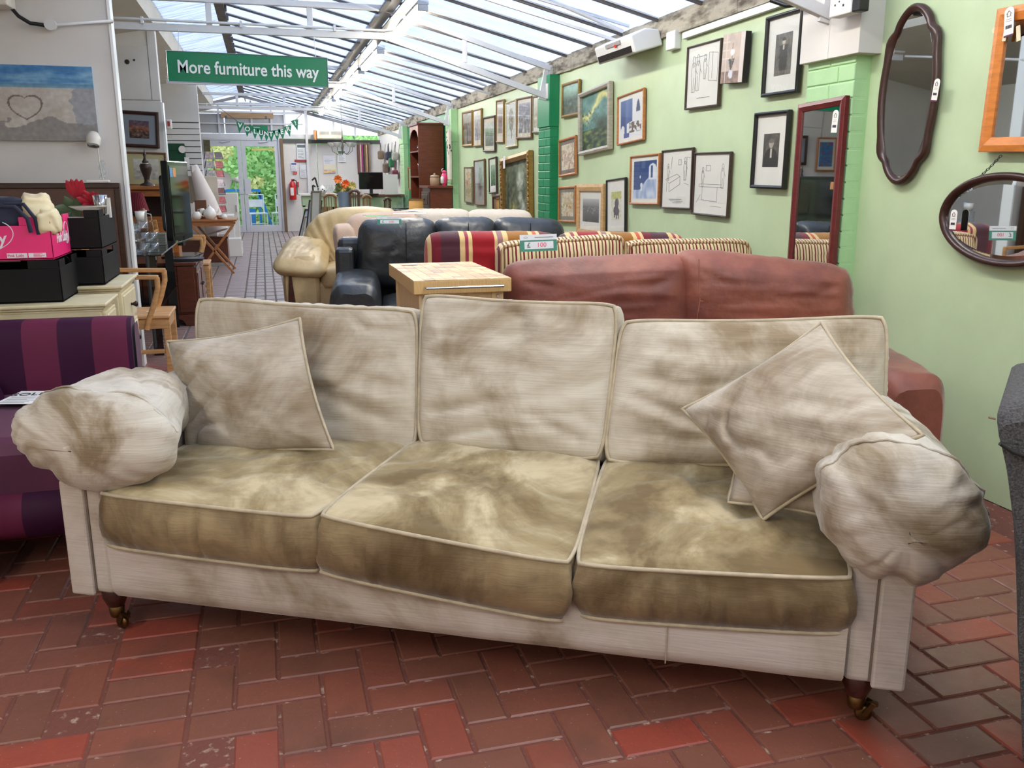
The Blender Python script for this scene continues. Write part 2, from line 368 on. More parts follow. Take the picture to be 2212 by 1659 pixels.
# partition wings on the left
struct(B('wall_left',(-3.4,-3.2,-3.2,22.2,0,3.1),white))
struct(B('wall_back',(-3.4,3.0,-3.3,-3.15,0,3.3),white))
struct(B('partition_wall',(-3.2,-.885,6.5,6.6,0,2.9),white))
struct(B('trim_3',(-.885,-.868,6.49,6.61,0,2.9),M('white_edge',C(240,242,240),.4,var=0)))
w2=struct(B('partition_wall',(-3.2,-.97,10.3,10.42,0,2.76),white)); struct(B('trim_4',(-.97,-.95,10.29,10.43,0,2.05),M('white_edge',C(240,242,240))))
for d in ((-1.6,-1.06,10.285,10.3,2.07,2.6),(-1.05,-.97,10.287,10.3,2.07,2.76),(-1.6,-.97,10.29,10.3,1.0,2.06)): B('panel',d,white,w2,bevel=.003)
for p in ((-1.26,10.288,2.44,.028,.018),(-1.19,10.283,2.46,.012,.012)):
    MB().lathe([(p[3]*.9,0),(p[3]*.6,.004)],(p[0],p[1]-.003,p[2]),10,ax='y').build('screw_hole',M('dark_hole',C(50,35,25)),w2)
w3=struct(B('partition_wall',(-3.2,-.9,15.4,15.52,0,2.76),white))
for i in range(12): B('slat',(-1.6,-.905,15.375,15.4,1.02+.092*i,1.02+.092*(i+1)-.012),white,w3,bevel=.002)
B('groove_backing',(-1.6,-.91,15.394,15.402,1.0,2.13),M('groove_dark',C(70,66,62)),w3)
# ceiling left of the corridor
ce=MB(); ce.add([(-.95,-3.2,2.78),(-.95,22,2.78),(-3.3,22,2.0+.35),(-3.3,-3.2,2.35)],[(0,1,2,3)]); ce.add([(-.95,-3.2,2.83),(-.95,22,2.83),(-3.3,22,2.4),(-3.3,-3.2,2.4)],[(0,3,2,1)])
ce.box(-1.0,-.95,-3.2,22,2.78,3.02)
struct(ce.build('ceiling',cream))
# ---- roof: glazed slopes ----
def hr(x): return 2.38+.248*(2.8-x)
XR=-.33
rf=bpy.data.objects.new('roof',None); COL.objects.link(rf); struct(rf)
poly=see('twin_wall_sheet',(.50,.56,.68,1),.34,nscale=2.2,stretch=(1,2,1))
corr=see('corrugated_sheet',(.30,.33,.38,1),.4,nscale=4,stretch=(.4,9,1))
dark=M('dark_glazing_bar',C(92,88,86),.5,var=.15,scale=8)
sp=.66; y=-3.1; k=0
pm=None
while y<22:
    y1=min(y+sp,22.1)
    if pm is None or y1-y<sp-.01:
        L=y1-y; m=MB().add([(XR,0,hr(XR)),(XW+.05,0,hr(XW+.05)),(XW+.05,L,hr(XW+.05)),(XR,L,hr(XR))],[(0,1,2,3)])
        o=m.build('roof_pane',poly,rf); o.location=(0,y,0)
        if pm is None: pm=o
    else:
        o=pm.copy(); COL.objects.link(o); o.location=(0,y,0)
    MB().bar((XR,0,hr(XR)-.012),(XW+.03,0,hr(XW+.03)-.012),.022,.03).build('glazing_bar',dark,rf).location=(0,y,0); MB().bar((XR,0,hr(XR)-.006),(XW+.03,0,hr(XW+.03)-.006),.045,.006).build('glazing_bar',steel,rf).location=(0,y,0)
    y=y1
# corrugated slope left of the ridge
cm=MB(); N=25*14
vs=[];
for i in range(N+1):
    yy=-3.1+25.2*i/N; dz=.012*math.sin(i*PI/2)
    vs+=[(XR,yy,3.16+dz),(-1.0,yy,2.99+dz)]
cm.add(vs,[(2*i,2*i+1,2*i+3,2*i+2) for i in range(N)],0,True); cm.build('corrugated_sheet',corr,rf)
rg=MB(); rg.box(XR-.05,XR+.05,-3.1,22,3.09,3.16)
rg.build('ridge_board',M('old_grey_timber',C(110,104,98),.8,var=.3,scale=12),rf,bevel=.003)
for i in range(40):
    MB().box(XR+.05,XR+.075,.6*i,.6*i+.05,3.06,3.13).build('clip',dark,rf) if i>6 else None
# lamp beam
lb=MB(); lb.box(1.14,1.24,-3.1,21.9,2.74,2.80); lb.box(1.24,1.34,-3.1,21.9,2.715,2.725)
struct(lb.build('beam',M('galvanised_steel',C(128,124,120),.35,.5,var=.2,scale=5,stretch=(1,.3,1))))
dk=MB()
for i in range(30): dk.box(1.10,1.14,-2.9+.83*i,-2.9+.83*i+.5,2.72,2.735)
struct(dk.build('trim_5',dark))
# trusses
def truss(y,nm='truss'):
    t=bpy.data.objects.new(nm,None); COL.objects.link(t); t.location=(0,y,0); struct(t)
    def m_(n,a,b,w=.05,h=.05): MB().bar((a[0],0,a[1]),(b[0],0,b[1]),w,h).build(n,steel,t,bevel=.004)
    m_('tie_bar',(-1.15,2.53),(1.15,2.53),.04,.06); m_('tie_bar',(1.15,2.53),(2.72,2.04),.04,.055)
    m_('top_chord',(-.95,2.77),(1.15,2.77)); m_('top_chord',(1.15,2.77),(2.74,2.3),.045,.045)
    for x in (-.35,.5): m_('strut',(x,2.55),(x,2.76),.03,.05)
    m_('strut',(1.15,2.5),(1.28,3.0-.3),.03,.06); m_('strut',(1.9,2.33),(1.9,2.53),.03,.04)
    MB().prism([(2.62,2.02),(2.72,2.0),(2.72,2.35),(2.69,2.35)],-.012,.012).build('gusset_plate',steel,t,bevel=.002)
    MB().box(2.69,2.78,-.07,.07,2.02,2.16).build('junction_box',steel,t,bevel=.006)
    m_('post',(2.74,2.1),(2.74,2.33),.03,.03)
    c=MB(); c.tube([(-1.15,-.03,2.585),(1.15,-.03,2.575),(1.3,-.03,2.6)],.012,6); c.build('cable_conduit',steel,t)
    for x in (-.9,-.1,.7): MB().box(x,x+.02,-.045,.02,2.55,2.605).build('conduit_clip',steel,t)
    return t
for y in (3.95,8.5,13.2,17.85): truss(y)
def smalltruss(y):
    t=bpy.data.objects.new('truss',None); COL.objects.link(t); t.location=(0,y,0); struct(t)
    for a,b in (((1.3,2.62),(2.75,2.27)),((1.3,2.72),(2.75,2.4))): MB().bar((a[0],0,a[1]),(b[0],0,b[1]),.02,.02).build('tie_bar',steel,t)
    MB().tube([(1.3,0,2.74),(1.8,0,2.66),(2.4,0,2.46),(2.7,0,2.36)],.015,6).build('conduit',steel,t)
for y in (6.6,10.9,15.5): smalltruss(y)
# back gable wall, Y = 22
bw=bpy.data.objects.new('wall_back_gable',None); COL.objects.link(bw); struct(bw)
glass=see('clear_glass',(.97,.99,.98,1),.02,.02,'gloss')
gp=M('greyish_white_board',C(176,178,182),.6,var=.05)
B('board_panel',(.52,1.3,22,22.06,0,2.03),white,bw,bevel=.004); B('board_panel',(1.31,1.75,22,22.06,0,2.03),white,bw,bevel=.004); B('board_panel',(1.76,2.3,22,22.06,0,2.03),white,bw,bevel=.004); B('board_panel',(2.31,2.8,22,22.06,0,2.03),white,bw,bevel=.004)
B('head_beam',(.5,2.8,21.97,22.08,2.04,2.13),M('dark_grey_steel',C(80,78,80),.5),bw)
B('lintel',(-1.4,1.5,21.95,22.1,2.14,2.24),steel,bw,bevel=.004)
B('post',(.46,.53,21.9,22.06,0,2.14),M('brown_timber',C(120,96,70),.7,var=.2,stretch=(6,6,1)),bw,bevel=.003)
B('post',(1.05,1.11,21.9,21.96,0,2.9),steel,bw)
for i,(a,b) in enumerate(((-1.3,-.75),(-.73,-.15),(-.13,.3),(.32,.58))): B('board_panel',(a,b,22.0,22.04,2.25,2.68),gp,bw,bevel=.003)
for x in (-.86,-.14,.3,.6): B('mullion',(x-.02,x+.02,21.96,22.05,2.2,2.98),steel,bw)
B('rail',(-1.4,1.0,21.93,21.99,2.45,2.48),steel,bw); B('rail',(-1.4,1.0,21.93,22.0,2.69,2.74),steel,bw); B('rail',(-1.4,1.05,21.9,22.0,2.86,2.93),steel,bw)
B('fascia_board',(-.8,.35,21.84,21.87,2.58,2.70),M('plywood',C(158,128,92),.7,var=.15,stretch=(1,5,5)),bw)
for x in (-.72,.16): B('bracket',(x,x+.05,21.83,21.84,2.57,2.63),dark,bw)
for x0,x1 in ((-1.3,-.88),(-.84,-.16),(-.12,.28),(.32,.58),(.62,1.04),(1.12,1.7),(1.74,2.2),(2.24,2.75)):
    f=lambda x:min(hr(x),3.16-.25*abs(min(0,x-XR)))-.12
    lo=2.75 if x1<.6 else 2.25
    m=MB().add([(x0,22.02,lo),(x1,22.02,lo),(x1,22.02,max(lo+.02,f(x1))),(x0,22.02,max(lo+.02,f(x0)))],[(0,1,2,3)]); m.build('pane',glass,bw)
for a,b in (((XR,3.12),(2.8,2.36)),((XR,3.12),(-1.4,2.85))): MB().bar((a[0],21.95,a[1]-.05),(b[0],21.95,b[1]-.05),.06,.1,up=(0,1,0)).build('rafter',M('grey_rafter',C(140,138,138)),bw)
for x in (1.1,1.72,2.22): B('mullion',(x-.02,x+.02,21.96,22.05,2.2,hr(x)-.05),steel,bw)
struct(B('wall_back_side',(-3.2,-1.32,22,22.1,0,2.9),white))
# green volunteers etc. hung on the same wall come later. glazed double door
def doorleaf(x0,x1,nm):
    d=bpy.data.objects.new(nm,None); COL.objects.link(d); d.location=(x0,22,0); struct(d); w_=x1-x0; al=M('grey_white_aluminium',C(205,206,212),.35,.1,var=.03)
    f=MB(); f.box(0,.09,-.03,.03,0,2.1); f.box(w_-.09,w_,-.03,.03,0,2.1); f.box(.09,w_-.09,-.03,.03,0,.16); f.box(.09,w_-.09,-.03,.03,1.96,2.1); f.build('door_frame',al,d,bevel=.004)
    MB().add([(.09,0,.16),(w_-.09,0,.16),(w_-.09,0,1.96),(.09,0,1.96)],[(0,1,2,3)]).build('pane',glass,d)
    B('pull_plate',(.02 if nm=='door_2' else w_-.1,.16 if nm=='door_2' else w_+.0,-.05,-.035,.88,1.22),al,d,bevel=.004)
    MB().tube([(w_*.5,-.06,2.05),(w_*.5+.2,-.06,2.08)],.02,6).build('door_closer',al,d)
doorleaf(-1.27,-.42,'door_1'); doorleaf(-.41,.42,'door_2')
fr=MB(); fr.box(-1.33,-1.27,21.95,22.06,0,2.14); fr.box(.42,.47,21.93,22.06,0,2.14); fr.box(-1.33,.47,21.95,22.06,2.1,2.14); struct(fr.build('trim_6',M('grey_white_aluminium',C(205,206,212)),bevel=.003))
# ---- outdoors seen through the door ----
gd=struct(B('ground',(-8,8,22.1,40,-.2,-.06),M('mossy_ground',C(150,150,120),.9,var=.2,scale=3)))
lm=M('bright_leaf_green',C(200,240,150),.5,var=.35,scale=2.2,world=True,col2=C(120,190,96)); lm2=M('yellow_green_leaf',C(232,236,150),.5,var=.3,world=True)
lv=MB(); lv2=MB(); random.seed(3)
for i in range(16000):
    x=random.uniform(-5,4); z=random.uniform(-.1,2.35); y=24.6+z*.35+random.uniform(-.35,.35)+.5*nz2(x*.9,z*.9,3); s=random.uniform(.03,.09)
    a=random.uniform(0,6.3); b=random.uniform(-.9,.9); dx=V((math.cos(a),.5*math.sin(b),math.sin(a)))*s; dy=V((-math.sin(a),.6*b,math.cos(a)))*s*.55; p=V((x,y,z))
    (lv2 if nz2(x*1.3,z*1.3,9)>.32 else lv).add([p-dx,p-dy,p+dx,p+dy],[(0,1,2,3)])
o=lv.build('foliage',[lm],None,kind='stuff'); tag(o,'mass of bright green leaves on the bank outside the glass door','foliage')
o=lv2.build('foliage',[lm2],o,kind='stuff')
bk=MB(); bk.add([(-8,25.4,-.2),(8,25.4,-.2),(8,26,2.4),(-8,26,2.4)],[(0,1,2,3)]); struct(bk.build('terrain',M('shaded_bank',C(110,160,96),.9,var=.3,scale=2)))
# ================= MAIN SOFA =================
def velvet(name,light,darkc,scale=3.2,lo=.36,hi=.6,stretch=(1,1,1),third=None):
    m=bpy.data.materials.new(name); m.use_nodes=True; t=m.node_tree; b=t.nodes['Principled BSDF']; L=t.links.new
    tc=t.nodes.new('ShaderNodeTexCoord'); mp=t.nodes.new('ShaderNodeMapping'); mp.inputs['Scale'].default_value=stretch; L(tc.outputs['Object'],mp.inputs[0])
    n=t.nodes.new('ShaderNodeTexNoise'); n.inputs['Scale'].default_value=scale; n.inputs['Detail'].default_value=6; n.inputs['Roughness'].default_value=.62; n.inputs['Distortion'].default_value=.6; L(mp.outputs[0],n.inputs['Vector'])
    r=t.nodes.new('ShaderNodeValToRGB'); e=r.color_ramp.elements; e[0].position=lo; e[0].color=darkc; e[1].position=hi; e[1].color=light
    if third: q=e.new((lo+hi)/2); q.color=third
    L(n.outputs['Fac'],r.inputs[0])
    st=t.nodes.new('ShaderNodeTexNoise'); st.inputs['Scale'].default_value=10; st.inputs['Detail'].default_value=3; m2=t.nodes.new('ShaderNodeMapping'); m2.inputs['Scale'].default_value=(1,1,26); L(tc.outputs['Object'],m2.inputs[0]); L(m2.outputs[0],st.inputs['Vector'])
    mx=t.nodes.new('ShaderNodeMix'); mx.data_type='RGBA'; mx.blend_type='MULTIPLY'; mx.inputs[0].default_value=.32
    sr=t.nodes.new('ShaderNodeValToRGB'); sr.color_ramp.elements[0].position=.3; sr.color_ramp.elements[0].color=(.62,.6,.56,1); sr.color_ramp.elements[1].position=.6; L(st.outputs['Fac'],sr.inputs[0])
    L(r.outputs[0],mx.inputs[6]); L(sr.outputs[0],mx.inputs[7]); L(mx.outputs[2],b.inputs['Base Color'])
    b.inputs['Roughness'].default_value=.75; b.inputs['Sheen Weight'].default_value=.35; b.inputs['Sheen Roughness'].default_value=.35; b.inputs['Specular IOR Level'].default_value=.2
    bp=t.nodes.new('ShaderNodeBump'); bp.inputs['Strength'].default_value=.25; bp.inputs['Distance'].default_value=.004; L(st.outputs['Fac'],bp.inputs['Height']); L(bp.outputs[0],b.inputs['Normal'])
    return m
SL=C(206,196,180); SD=C(150,133,106)
vel=velvet('silver_velvet',C(196,187,170),C(140,122,98),2.6,.36,.58,third=C(174,162,143))
velr=velvet('silver_velvet_rail',C(192,183,175),C(140,125,106),2.0,.36,.58,third=C(177,167,155))
vela=velvet('silver_velvet_arm',C(197,190,177),C(132,116,92),4.2,.38,.58,third=C(168,156,138))
velseat=velvet('olive_gold_velvet',C(190,175,142),C(112,94,64),2.9,.38,.6,third=C(148,131,97))
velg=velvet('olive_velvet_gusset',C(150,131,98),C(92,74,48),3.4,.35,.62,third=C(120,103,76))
pipe=M('silver_piping',C(170,156,130),.6,var=.15,scale=20,sheen=.3)
mid=(fz(228,1348)+fz(1887,1558))/2
SA=math.atan2(*( (fz(1887,1558)-fz(228,1348)).yx )); 
sofa=thing('sofa','large three-seater sofa in worn silver beige velvet filling the foreground','sofa',(mid.x,mid.y,0),SA)
SAX=V((math.cos(SA),math.sin(SA),0)); SNY=V((-math.sin(SA),math.cos(SA),0)); SM=V((mid.x,mid.y,0))
def sl(px,py,d=None,z=None,fr=(SM,SAX,SNY)):
    m,a,n=fr
    P=fz(px,py,z) if z is not None else onp(px,py,m+n*d,n)
    q=P-m; return V((q.dot(a),q.dot(n),P.z))
# base rail and carcase
m=MB()
def rail(x0,x1):
    nx,nz_=60,10; vs=[]
    for j in range(nz_+1):
        for i in range(nx+1):
            u,v=i/nx,j/nz_; x=x0+(x1-x0)*u; z=.125+.20*v; b=(1-(2*v-1)**6)**.5 if abs(2*v-1)<1 else 0
            vs.append((x,-.045-.022*b-.006*fbm(x*2.5,v*2,3)*b,z+(.006*nz2(x*3,0,1) if j<3 else 0)+.0*u))
    m.add(vs,[(j*(nx+1)+i,j*(nx+1)+i+1,(j+1)*(nx+1)+i+1,(j+1)*(nx+1)+i) for j in range(nz_) for i in range(nx)],0,True)
rail(-.985,.985)
m.box(-.985,.985,-.045,.80,.125,.325)
m.build('base_rail',velr,sofa)
sm_=MB(); sm_.tube([(.57,-.0685,.13),(.572,-.072,.2),(.57,-.069,.31)],.0015,5); sm_.build('rail_seam',pipe,sofa)
B('back_frame',(-1.05,1.05,.70,.88,.125,.74),vel,sofa,bevel=.04)
# arms
def arm(sg):
    m=MB(); x0,x1=.985*sg,1.125*sg; a,b=min(x0,x1),max(x0,x1)
    m.box(a,b,-.055,.86,.13,.52); o=m.build('arm_panel',velr,sofa,bevel=.018,seg=3)
    for x in (1.045*sg,):
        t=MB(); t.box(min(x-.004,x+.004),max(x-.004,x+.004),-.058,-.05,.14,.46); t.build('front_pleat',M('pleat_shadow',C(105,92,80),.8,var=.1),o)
    f=MB()
    xx0,xx1=(1.047*sg,1.122*sg); f.box(min(xx0,xx1),max(xx0,xx1),-.066,-.05,.125,.47); f.build('front_facing',velr,o,bevel=.007)
    # scroll roll under the cover
    r=MB(); r.tube([(1.03*sg,-.03,.585),(1.03*sg,.3,.59),(1.02*sg,.86,.60)],[.09,.095,.10],20); r.build('arm_roll',vel,sofa)
    return o
aL=arm(-1); aR=arm(1)
def cover(sg,name):
    """loose fabric arm cap pulled over the scroll"""
    NT,NA=64,72; vs=[]; 
    if sg<0: cx,hw,ct,zt,zb,y1=-1.015,.258,0,.728,.43,.30
    else: cx,hw,ct,zt,zb,y1=1.08,.182,0,.722,.38,.60
    for j in range(NT+1):
        t=j/NT
        # rounded front end then along the arm
        if t<.34: q=t/.34; y=-.125+.10*(1-math.cos(q*PI/2)); k=max(.0005,math.sin(q*PI/2))**.72
        else: q=(t-.34)/.66; y=-.025+(y1+.025)*q; k=1
        tt=max(0,(t-.34)/.66)
        hwk=hw*(1-(.34 if sg<0 else .16)*tt); zt_=zt-.012*tt; zb_=zb+.09*tt; cz=(zt_+zb_)/2; hz=(zt_-zb_)/2
        for i in range(NA):
            a=2*PI*i/NA; ca,sa=math.cos(a),math.sin(a)
            e=.82; X=abs(ca)**e*(1 if ca>0 else -1); Z=abs(sa)**e*(1 if sa>0 else -1)
            wz=1.0
            if Z<0: X*=(1-.38*abs(Z)**1.5)
            x=cx+(-.09*tt if sg<0 else 0)+hwk*k*X; z=cz+hz*k*Z
            # outer side of the roll hangs a little higher at its lip
            out=X*sg
            if sg<0: z-=.035*max(0,-out)*(-.2) ; z+=.05*max(0,out)*max(0,-Z)
            else: z-=.045*max(0,out)*(.55+.45*Z)
            nn=.012*nz2(x*5+3*sg,z*5+y*2.5,4.2+sg)+.004*fbm(x*14,z*14+y*6,sg)-.010*(1-min(1,abs(noise.noise(V((ca*1.5+y*2.2+sg*4,sa*1.5-y*1.6,y*1.3))))*4))**2-.006*(1-min(1,abs(noise.noise(V((ca*2.6-y*3+9,sa*2.6+y*2,y*2+sg*3))))*4.5))**2
            # radiating folds from the front gather
            an=math.atan2(z-(.60),x-cx); nn-=.011*max(0,1-t/.4)*(1-min(1,abs(noise.noise(V((x*5.5-z*3,z*7+x*2,sg*5+.3))))*4))**2; fo=.007*math.sin(an*9+4*nz2(math.cos(an)*1.5,y*4+math.sin(an)*1.5,2))*math.exp(-((t-.3)/.22)**2)
            dr=V((x-cx,-.3 if t<.34 else 0,z-cz)); 
            if dr.length>0: dr.normalize()
            P=V((x,y,z))+dr*((nn+fo)*min(1,max(0,k-.25)*1.6))
            vs.append(P)
    m=MB(); m.add(vs,[(j*NA+i,j*NA+(i+1)%NA,(j+1)*NA+(i+1)%NA,(j+1)*NA+i) for j in range(NT) for i in range(NA)],0,True)
    m.add(vs[:NA],[tuple(range(NA))],0,True); m.add(vs[-NA:],[tuple(range(NA))],0,True)
    o=m.build(name,vela,sofa,label=None)
    js=22; t=MB(); 
    ring=[vs[js*NA+i] for i in range(NA)]
    arc=[ring[i%NA]+V((0,-.002,.002)) for i in range(2,NA//2-1)]
    t.tube(arc,.0035,5); t.build('cover_seam',vela,o)
    return o
cover(-1,'arm_cover'); cover(1,'arm_cover')
# seat cushions
def seatc(c,seed,cr_,th,col=None,wamp=.006):
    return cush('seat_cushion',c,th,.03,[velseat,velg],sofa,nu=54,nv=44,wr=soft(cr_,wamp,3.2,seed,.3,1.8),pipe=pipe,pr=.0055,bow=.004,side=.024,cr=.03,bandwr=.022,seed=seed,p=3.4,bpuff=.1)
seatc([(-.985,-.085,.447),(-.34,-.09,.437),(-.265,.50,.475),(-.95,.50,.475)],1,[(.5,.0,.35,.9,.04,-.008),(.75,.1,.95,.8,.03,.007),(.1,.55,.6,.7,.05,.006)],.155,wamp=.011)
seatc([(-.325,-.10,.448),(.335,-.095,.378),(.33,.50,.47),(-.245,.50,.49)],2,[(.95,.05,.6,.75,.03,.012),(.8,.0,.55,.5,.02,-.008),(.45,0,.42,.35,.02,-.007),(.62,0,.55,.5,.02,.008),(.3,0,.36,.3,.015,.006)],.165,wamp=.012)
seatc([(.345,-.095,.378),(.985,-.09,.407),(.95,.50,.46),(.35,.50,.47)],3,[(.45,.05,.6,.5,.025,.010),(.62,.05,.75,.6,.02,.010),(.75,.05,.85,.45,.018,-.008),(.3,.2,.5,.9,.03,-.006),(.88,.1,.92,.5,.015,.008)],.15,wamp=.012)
# back cushions (front face corners BL,BR,TR,TL)
def q(px,py,d): return sl(px,py,d)
def backc(c,seed,creases,amp=.015):
    return cush('back_cushion',c,.17,.055,[vel,vel],sofa,nu=50,nv=40,wr=soft(creases,amp,2.6,seed,.2,1.5),pipe=pipe,pr=.006,side=.02,cr=.045,bandwr=.006,seed=seed+10,p=2.4,topsag=.012)
backc([q(440,1000,.44),q(900,975,.44),q(903,668,.60),q(422,640,.60)],4,[(.98,.15,.55,.45,.03,-.014),(.98,.3,.6,.5,.03,.012),(.98,.42,.7,.55,.03,-.01),(.2,.85,.3,.6,.05,.006),(.6,.95,.55,.7,.04,-.007)])
backc([q(903,962,.44),q(1300,995,.44),q(1337,655,.61),q(912,634,.61)],5,[(.9,.1,.6,.25,.03,-.012),(.85,.22,.45,.2,.03,.009),(.7,.12,.4,.1,.02,.008),(.03,.95,.2,.7,.04,-.006)])
backc([q(1303,1000,.44),q(1905,1010,.46),q(1918,680,.64),q(1342,690,.60)],6,[(.02,.5,.45,.2,.03,-.016),(.02,.4,.5,.1,.03,.014),(.05,.62,.35,.45,.04,-.012),(.1,.2,.5,.15,.03,-.010),(.75,.6,.95,.75,.02,-.008),(.1,.75,.4,.6,.04,.008)],.016)
# legs with castors
def leg(x,y,a):
    m=MB(); m.lathe([(.030,.135),(.036,.125),(.036,.10),(.030,.085),(.024,.070)][::-1],(x,y,0),20); l=m.build('leg',M('dark_mahogany',C(58,24,16),.25,var=.3,scale=20,coat=.5),sofa)
    br=M('antique_brass',C(112,86,50),.35,.95,var=.25,scale=30)
    m=MB(); m.lathe([(.018,.035),(.021,.045),(.023,.072),(.020,.074)],(x,y,0),18); m.build('castor_cup',br,l)
    d=V((math.cos(a),math.sin(a),0)); mt=Matrix.Translation((x+d.x*.02,y+d.y*.02,.021))@Matrix.Rotation(a+PI/2,4,'Z')
    m=MB(); m.lathe([(.006,-.009),(.017,-.009),(.021,-.005),(.021,.005),(.017,.009),(.006,.009)],(0,0,0),20,ax='x'); m.build('castor_wheel',br,l,mt=mt)
    m=MB()
    for s in (-.013,.013): m.bar((s,-.018,.03),(s,0,0),.003,.013)
    m.bar((0,-.018,.028),(0,-.018,.018),.028,.01); m.build('castor_fork',br,l,mt=mt)
leg(-1.03,-.0,-.3); leg(1.03,.0,.1); leg(-1.0,.78,.5); leg(1.0,.78,2)
# scatter cushions
scv=velvet('taupe_velvet',C(192,182,168),C(134,117,95),3.2,.36,.62,third=C(168,156,139))
def scatter(label,c4,seed,cr_,th=0,puff=.085):
    o=cush('scatter_cushion',[SM+SAX*p.x+SNY*p.y+V((0,0,p.z)) for p in c4],0.0,puff,[scv],None,nu=46,nv=46,wr=soft(cr_,.014,2.8,seed,.5,1.4),pipe=pipe,pr=.005,bow=-.018,cr=0,p=2.6,bpuff=.5,pw=.6,seed=seed)
    return tag(o,label,'cushion','velvet scatter cushions on the beige sofa')
scatter('square silver velvet scatter cushion leaning at the left end of the sofa',[sl(405,1000,.30),sl(722,972,.26),sl(648,688,.46),sl(362,738,.46)],11,[(.1,.7,.5,.9,.03,-.01),(.15,.6,.45,.8,.03,.01),(.1,.2,.3,.35,.04,-.01),(.8,.15,.95,.05,.03,.008)])
scatter('silver velvet scatter cushion tipped on its corner against the right arm',[sl(1648,1124,.12),sl(1995,940,.02),sl(1775,697,.42),sl(1474,884,.36)],12,[(.9,.1,.5,.5,.05,.014),(.85,.3,.55,.6,.04,-.01),(.7,.05,.5,.3,.04,-.01),(.1,.9,.4,.6,.04,.01),(.5,.95,.55,.7,.03,-.008)])
o=cush('scatter_cushion',[SM+SAX*p.x+SNY*p.y+V((0,0,p.z)) for p in [V((.70,.16,.475)),V((.975,.10,.475)),V((.98,.20,.60)),V((.72,.30,.62))]],0,.04,[scv],None,nu=14,nv=14,pipe=pipe,pr=.004,bow=-.01,p=2)
tag(o,'small dark-shadowed velvet cushion tucked behind the tipped cushion at the right arm','cushion','velvet scatter cushions on the beige sofa')

# ================= SOFAS BEHIND =================
def frame_of(P,rz): return (V((P[0],P[1],0)),V((math.cos(rz),math.sin(rz),0)),V((-math.sin(rz),math.cos(rz),0)))
def simple_arm(parent,x0,x1,y0,y1,ztop,mat,rad=.07,name='arm',wr=.004,seed=0,zb=.06,slope=0):
    """padded arm: rounded box with a soft top"""
    NX,NY,NZ=14,20,14
    m=MB(); cx,hw=(x0+x1)/2,(x1-x0)/2; vs=[]; NA=40; NT=26
    for j in range(NT+1):
        t=j/NT; y=y0+(y1-y0)*t; e=1-(abs(2*t-1))**10; k=.93+.07*e
        if j in(0,NT): k*=.86
        zt=ztop-slope*(t-.0)
        for i in range(NA):
            a=2*PI*i/NA; ca,sa=math.cos(a),math.sin(a); ex=.38
            X=abs(ca)**ex*(1 if ca>0 else -1); Z=abs(sa)**ex*(1 if sa>0 else -1)
            zz=(zb+zt)/2+(zt-zb)/2*Z*k; bul=1+.06*math.sin(PI*(zz-zb)/(zt-zb)*1.0)
            vs.append((cx+hw*X*k*bul,y,zz+wr*nz2(y*9,X*3+zz*5,seed)*2))
    m.add(vs,[(j*NA+i,j*NA+(i+1)%NA,(j+1)*NA+(i+1)%NA,(j+1)*NA+i) for j in range(NT) for i in range(NA)],0,True)
    m.add(vs[:NA],[tuple(range(NA))],0,True); m.add(vs[-NA:],[tuple(range(NA))],0,True)
    return m.build(name,mat,parent)
# rust sofa
rust=M('rust_suede_leather',C(146,84,66),.55,var=.3,scale=3.5,col2=C(104,52,42),bump=.25,bs=35,sheen=.25,lo=.36,hi=.64)
RP=(1.70,3.28); RZ=-.30; rs=thing('sofa','rust brown suede sofa standing against the green wall behind the beige one','sofa',(RP[0],RP[1],0),RZ); RF=frame_of(RP,RZ)
def ql(F_,px,py,d): return sl(px,py,d,fr=F_)
def cyl_back(px4,d,th,name='back_cushion',mat=rust,parent=rs,F_=RF,seed=0,puff=.05,stitch=True):
    c=[ql(F_,*p,d) for p in px4]
    return cush(name,c,th,puff,[mat],parent,nu=34,nv=26,wr=soft([(.05,.9,.25,.75,.04,-.01),(.95,.9,.8,.7,.04,-.01)],.006,2.5,seed),side=.05,cr=.05,bandwr=.006,seed=seed,p=2.6,pw=.5)
cyl_back([(1112,720),(1482,720),(1476,572),(1104,590)],.10,.15,seed=21); cyl_back([(1484,730),(1835,730),(1828,600),(1482,560)],.10,.16,seed=22)
st=MB(); st.tube([ql(RF,1510,560,.075),ql(RF,1512,650,.07),ql(RF,1505,690,.07)],.0018,5); st.tube([ql(RF,1512,650,.07),ql(RF,1600,656,.06),ql(RF,1780,668,.06)],.0018,5); st.build('top_stitching',M('rust_thread',C(150,95,75),.7),rs)
cush('seat_cushion',[(-.60,-.45,.44),(.56,-.45,.44),(.56,.1,.46),(-.60,.1,.46)],.15,.03,[rust],rs,nu=20,nv=16,cr=.04,seed=23)
simple_arm(rs,.62,.84,-.50,.30,.60,rust,seed=3,slope=-.02); simple_arm(rs,-.76,-.66,-.50,.0,.60,rust,seed=4)
B('base',(-.68,.66,-.44,.32,.05,.31),rust,rs,bevel=.03); B('back_frame',(-.7,.68,.2,.38,.05,.66),rust,rs,bevel=.04)
for x in (-.7,.7):
    for y in (-.4,.26): B('foot',(x-.03,x+.03,y-.03,y+.03,0,.08),M('dark_wood',C(52,30,20),.35,var=.25,scale=12,stretch=(1,1,6)),rs)
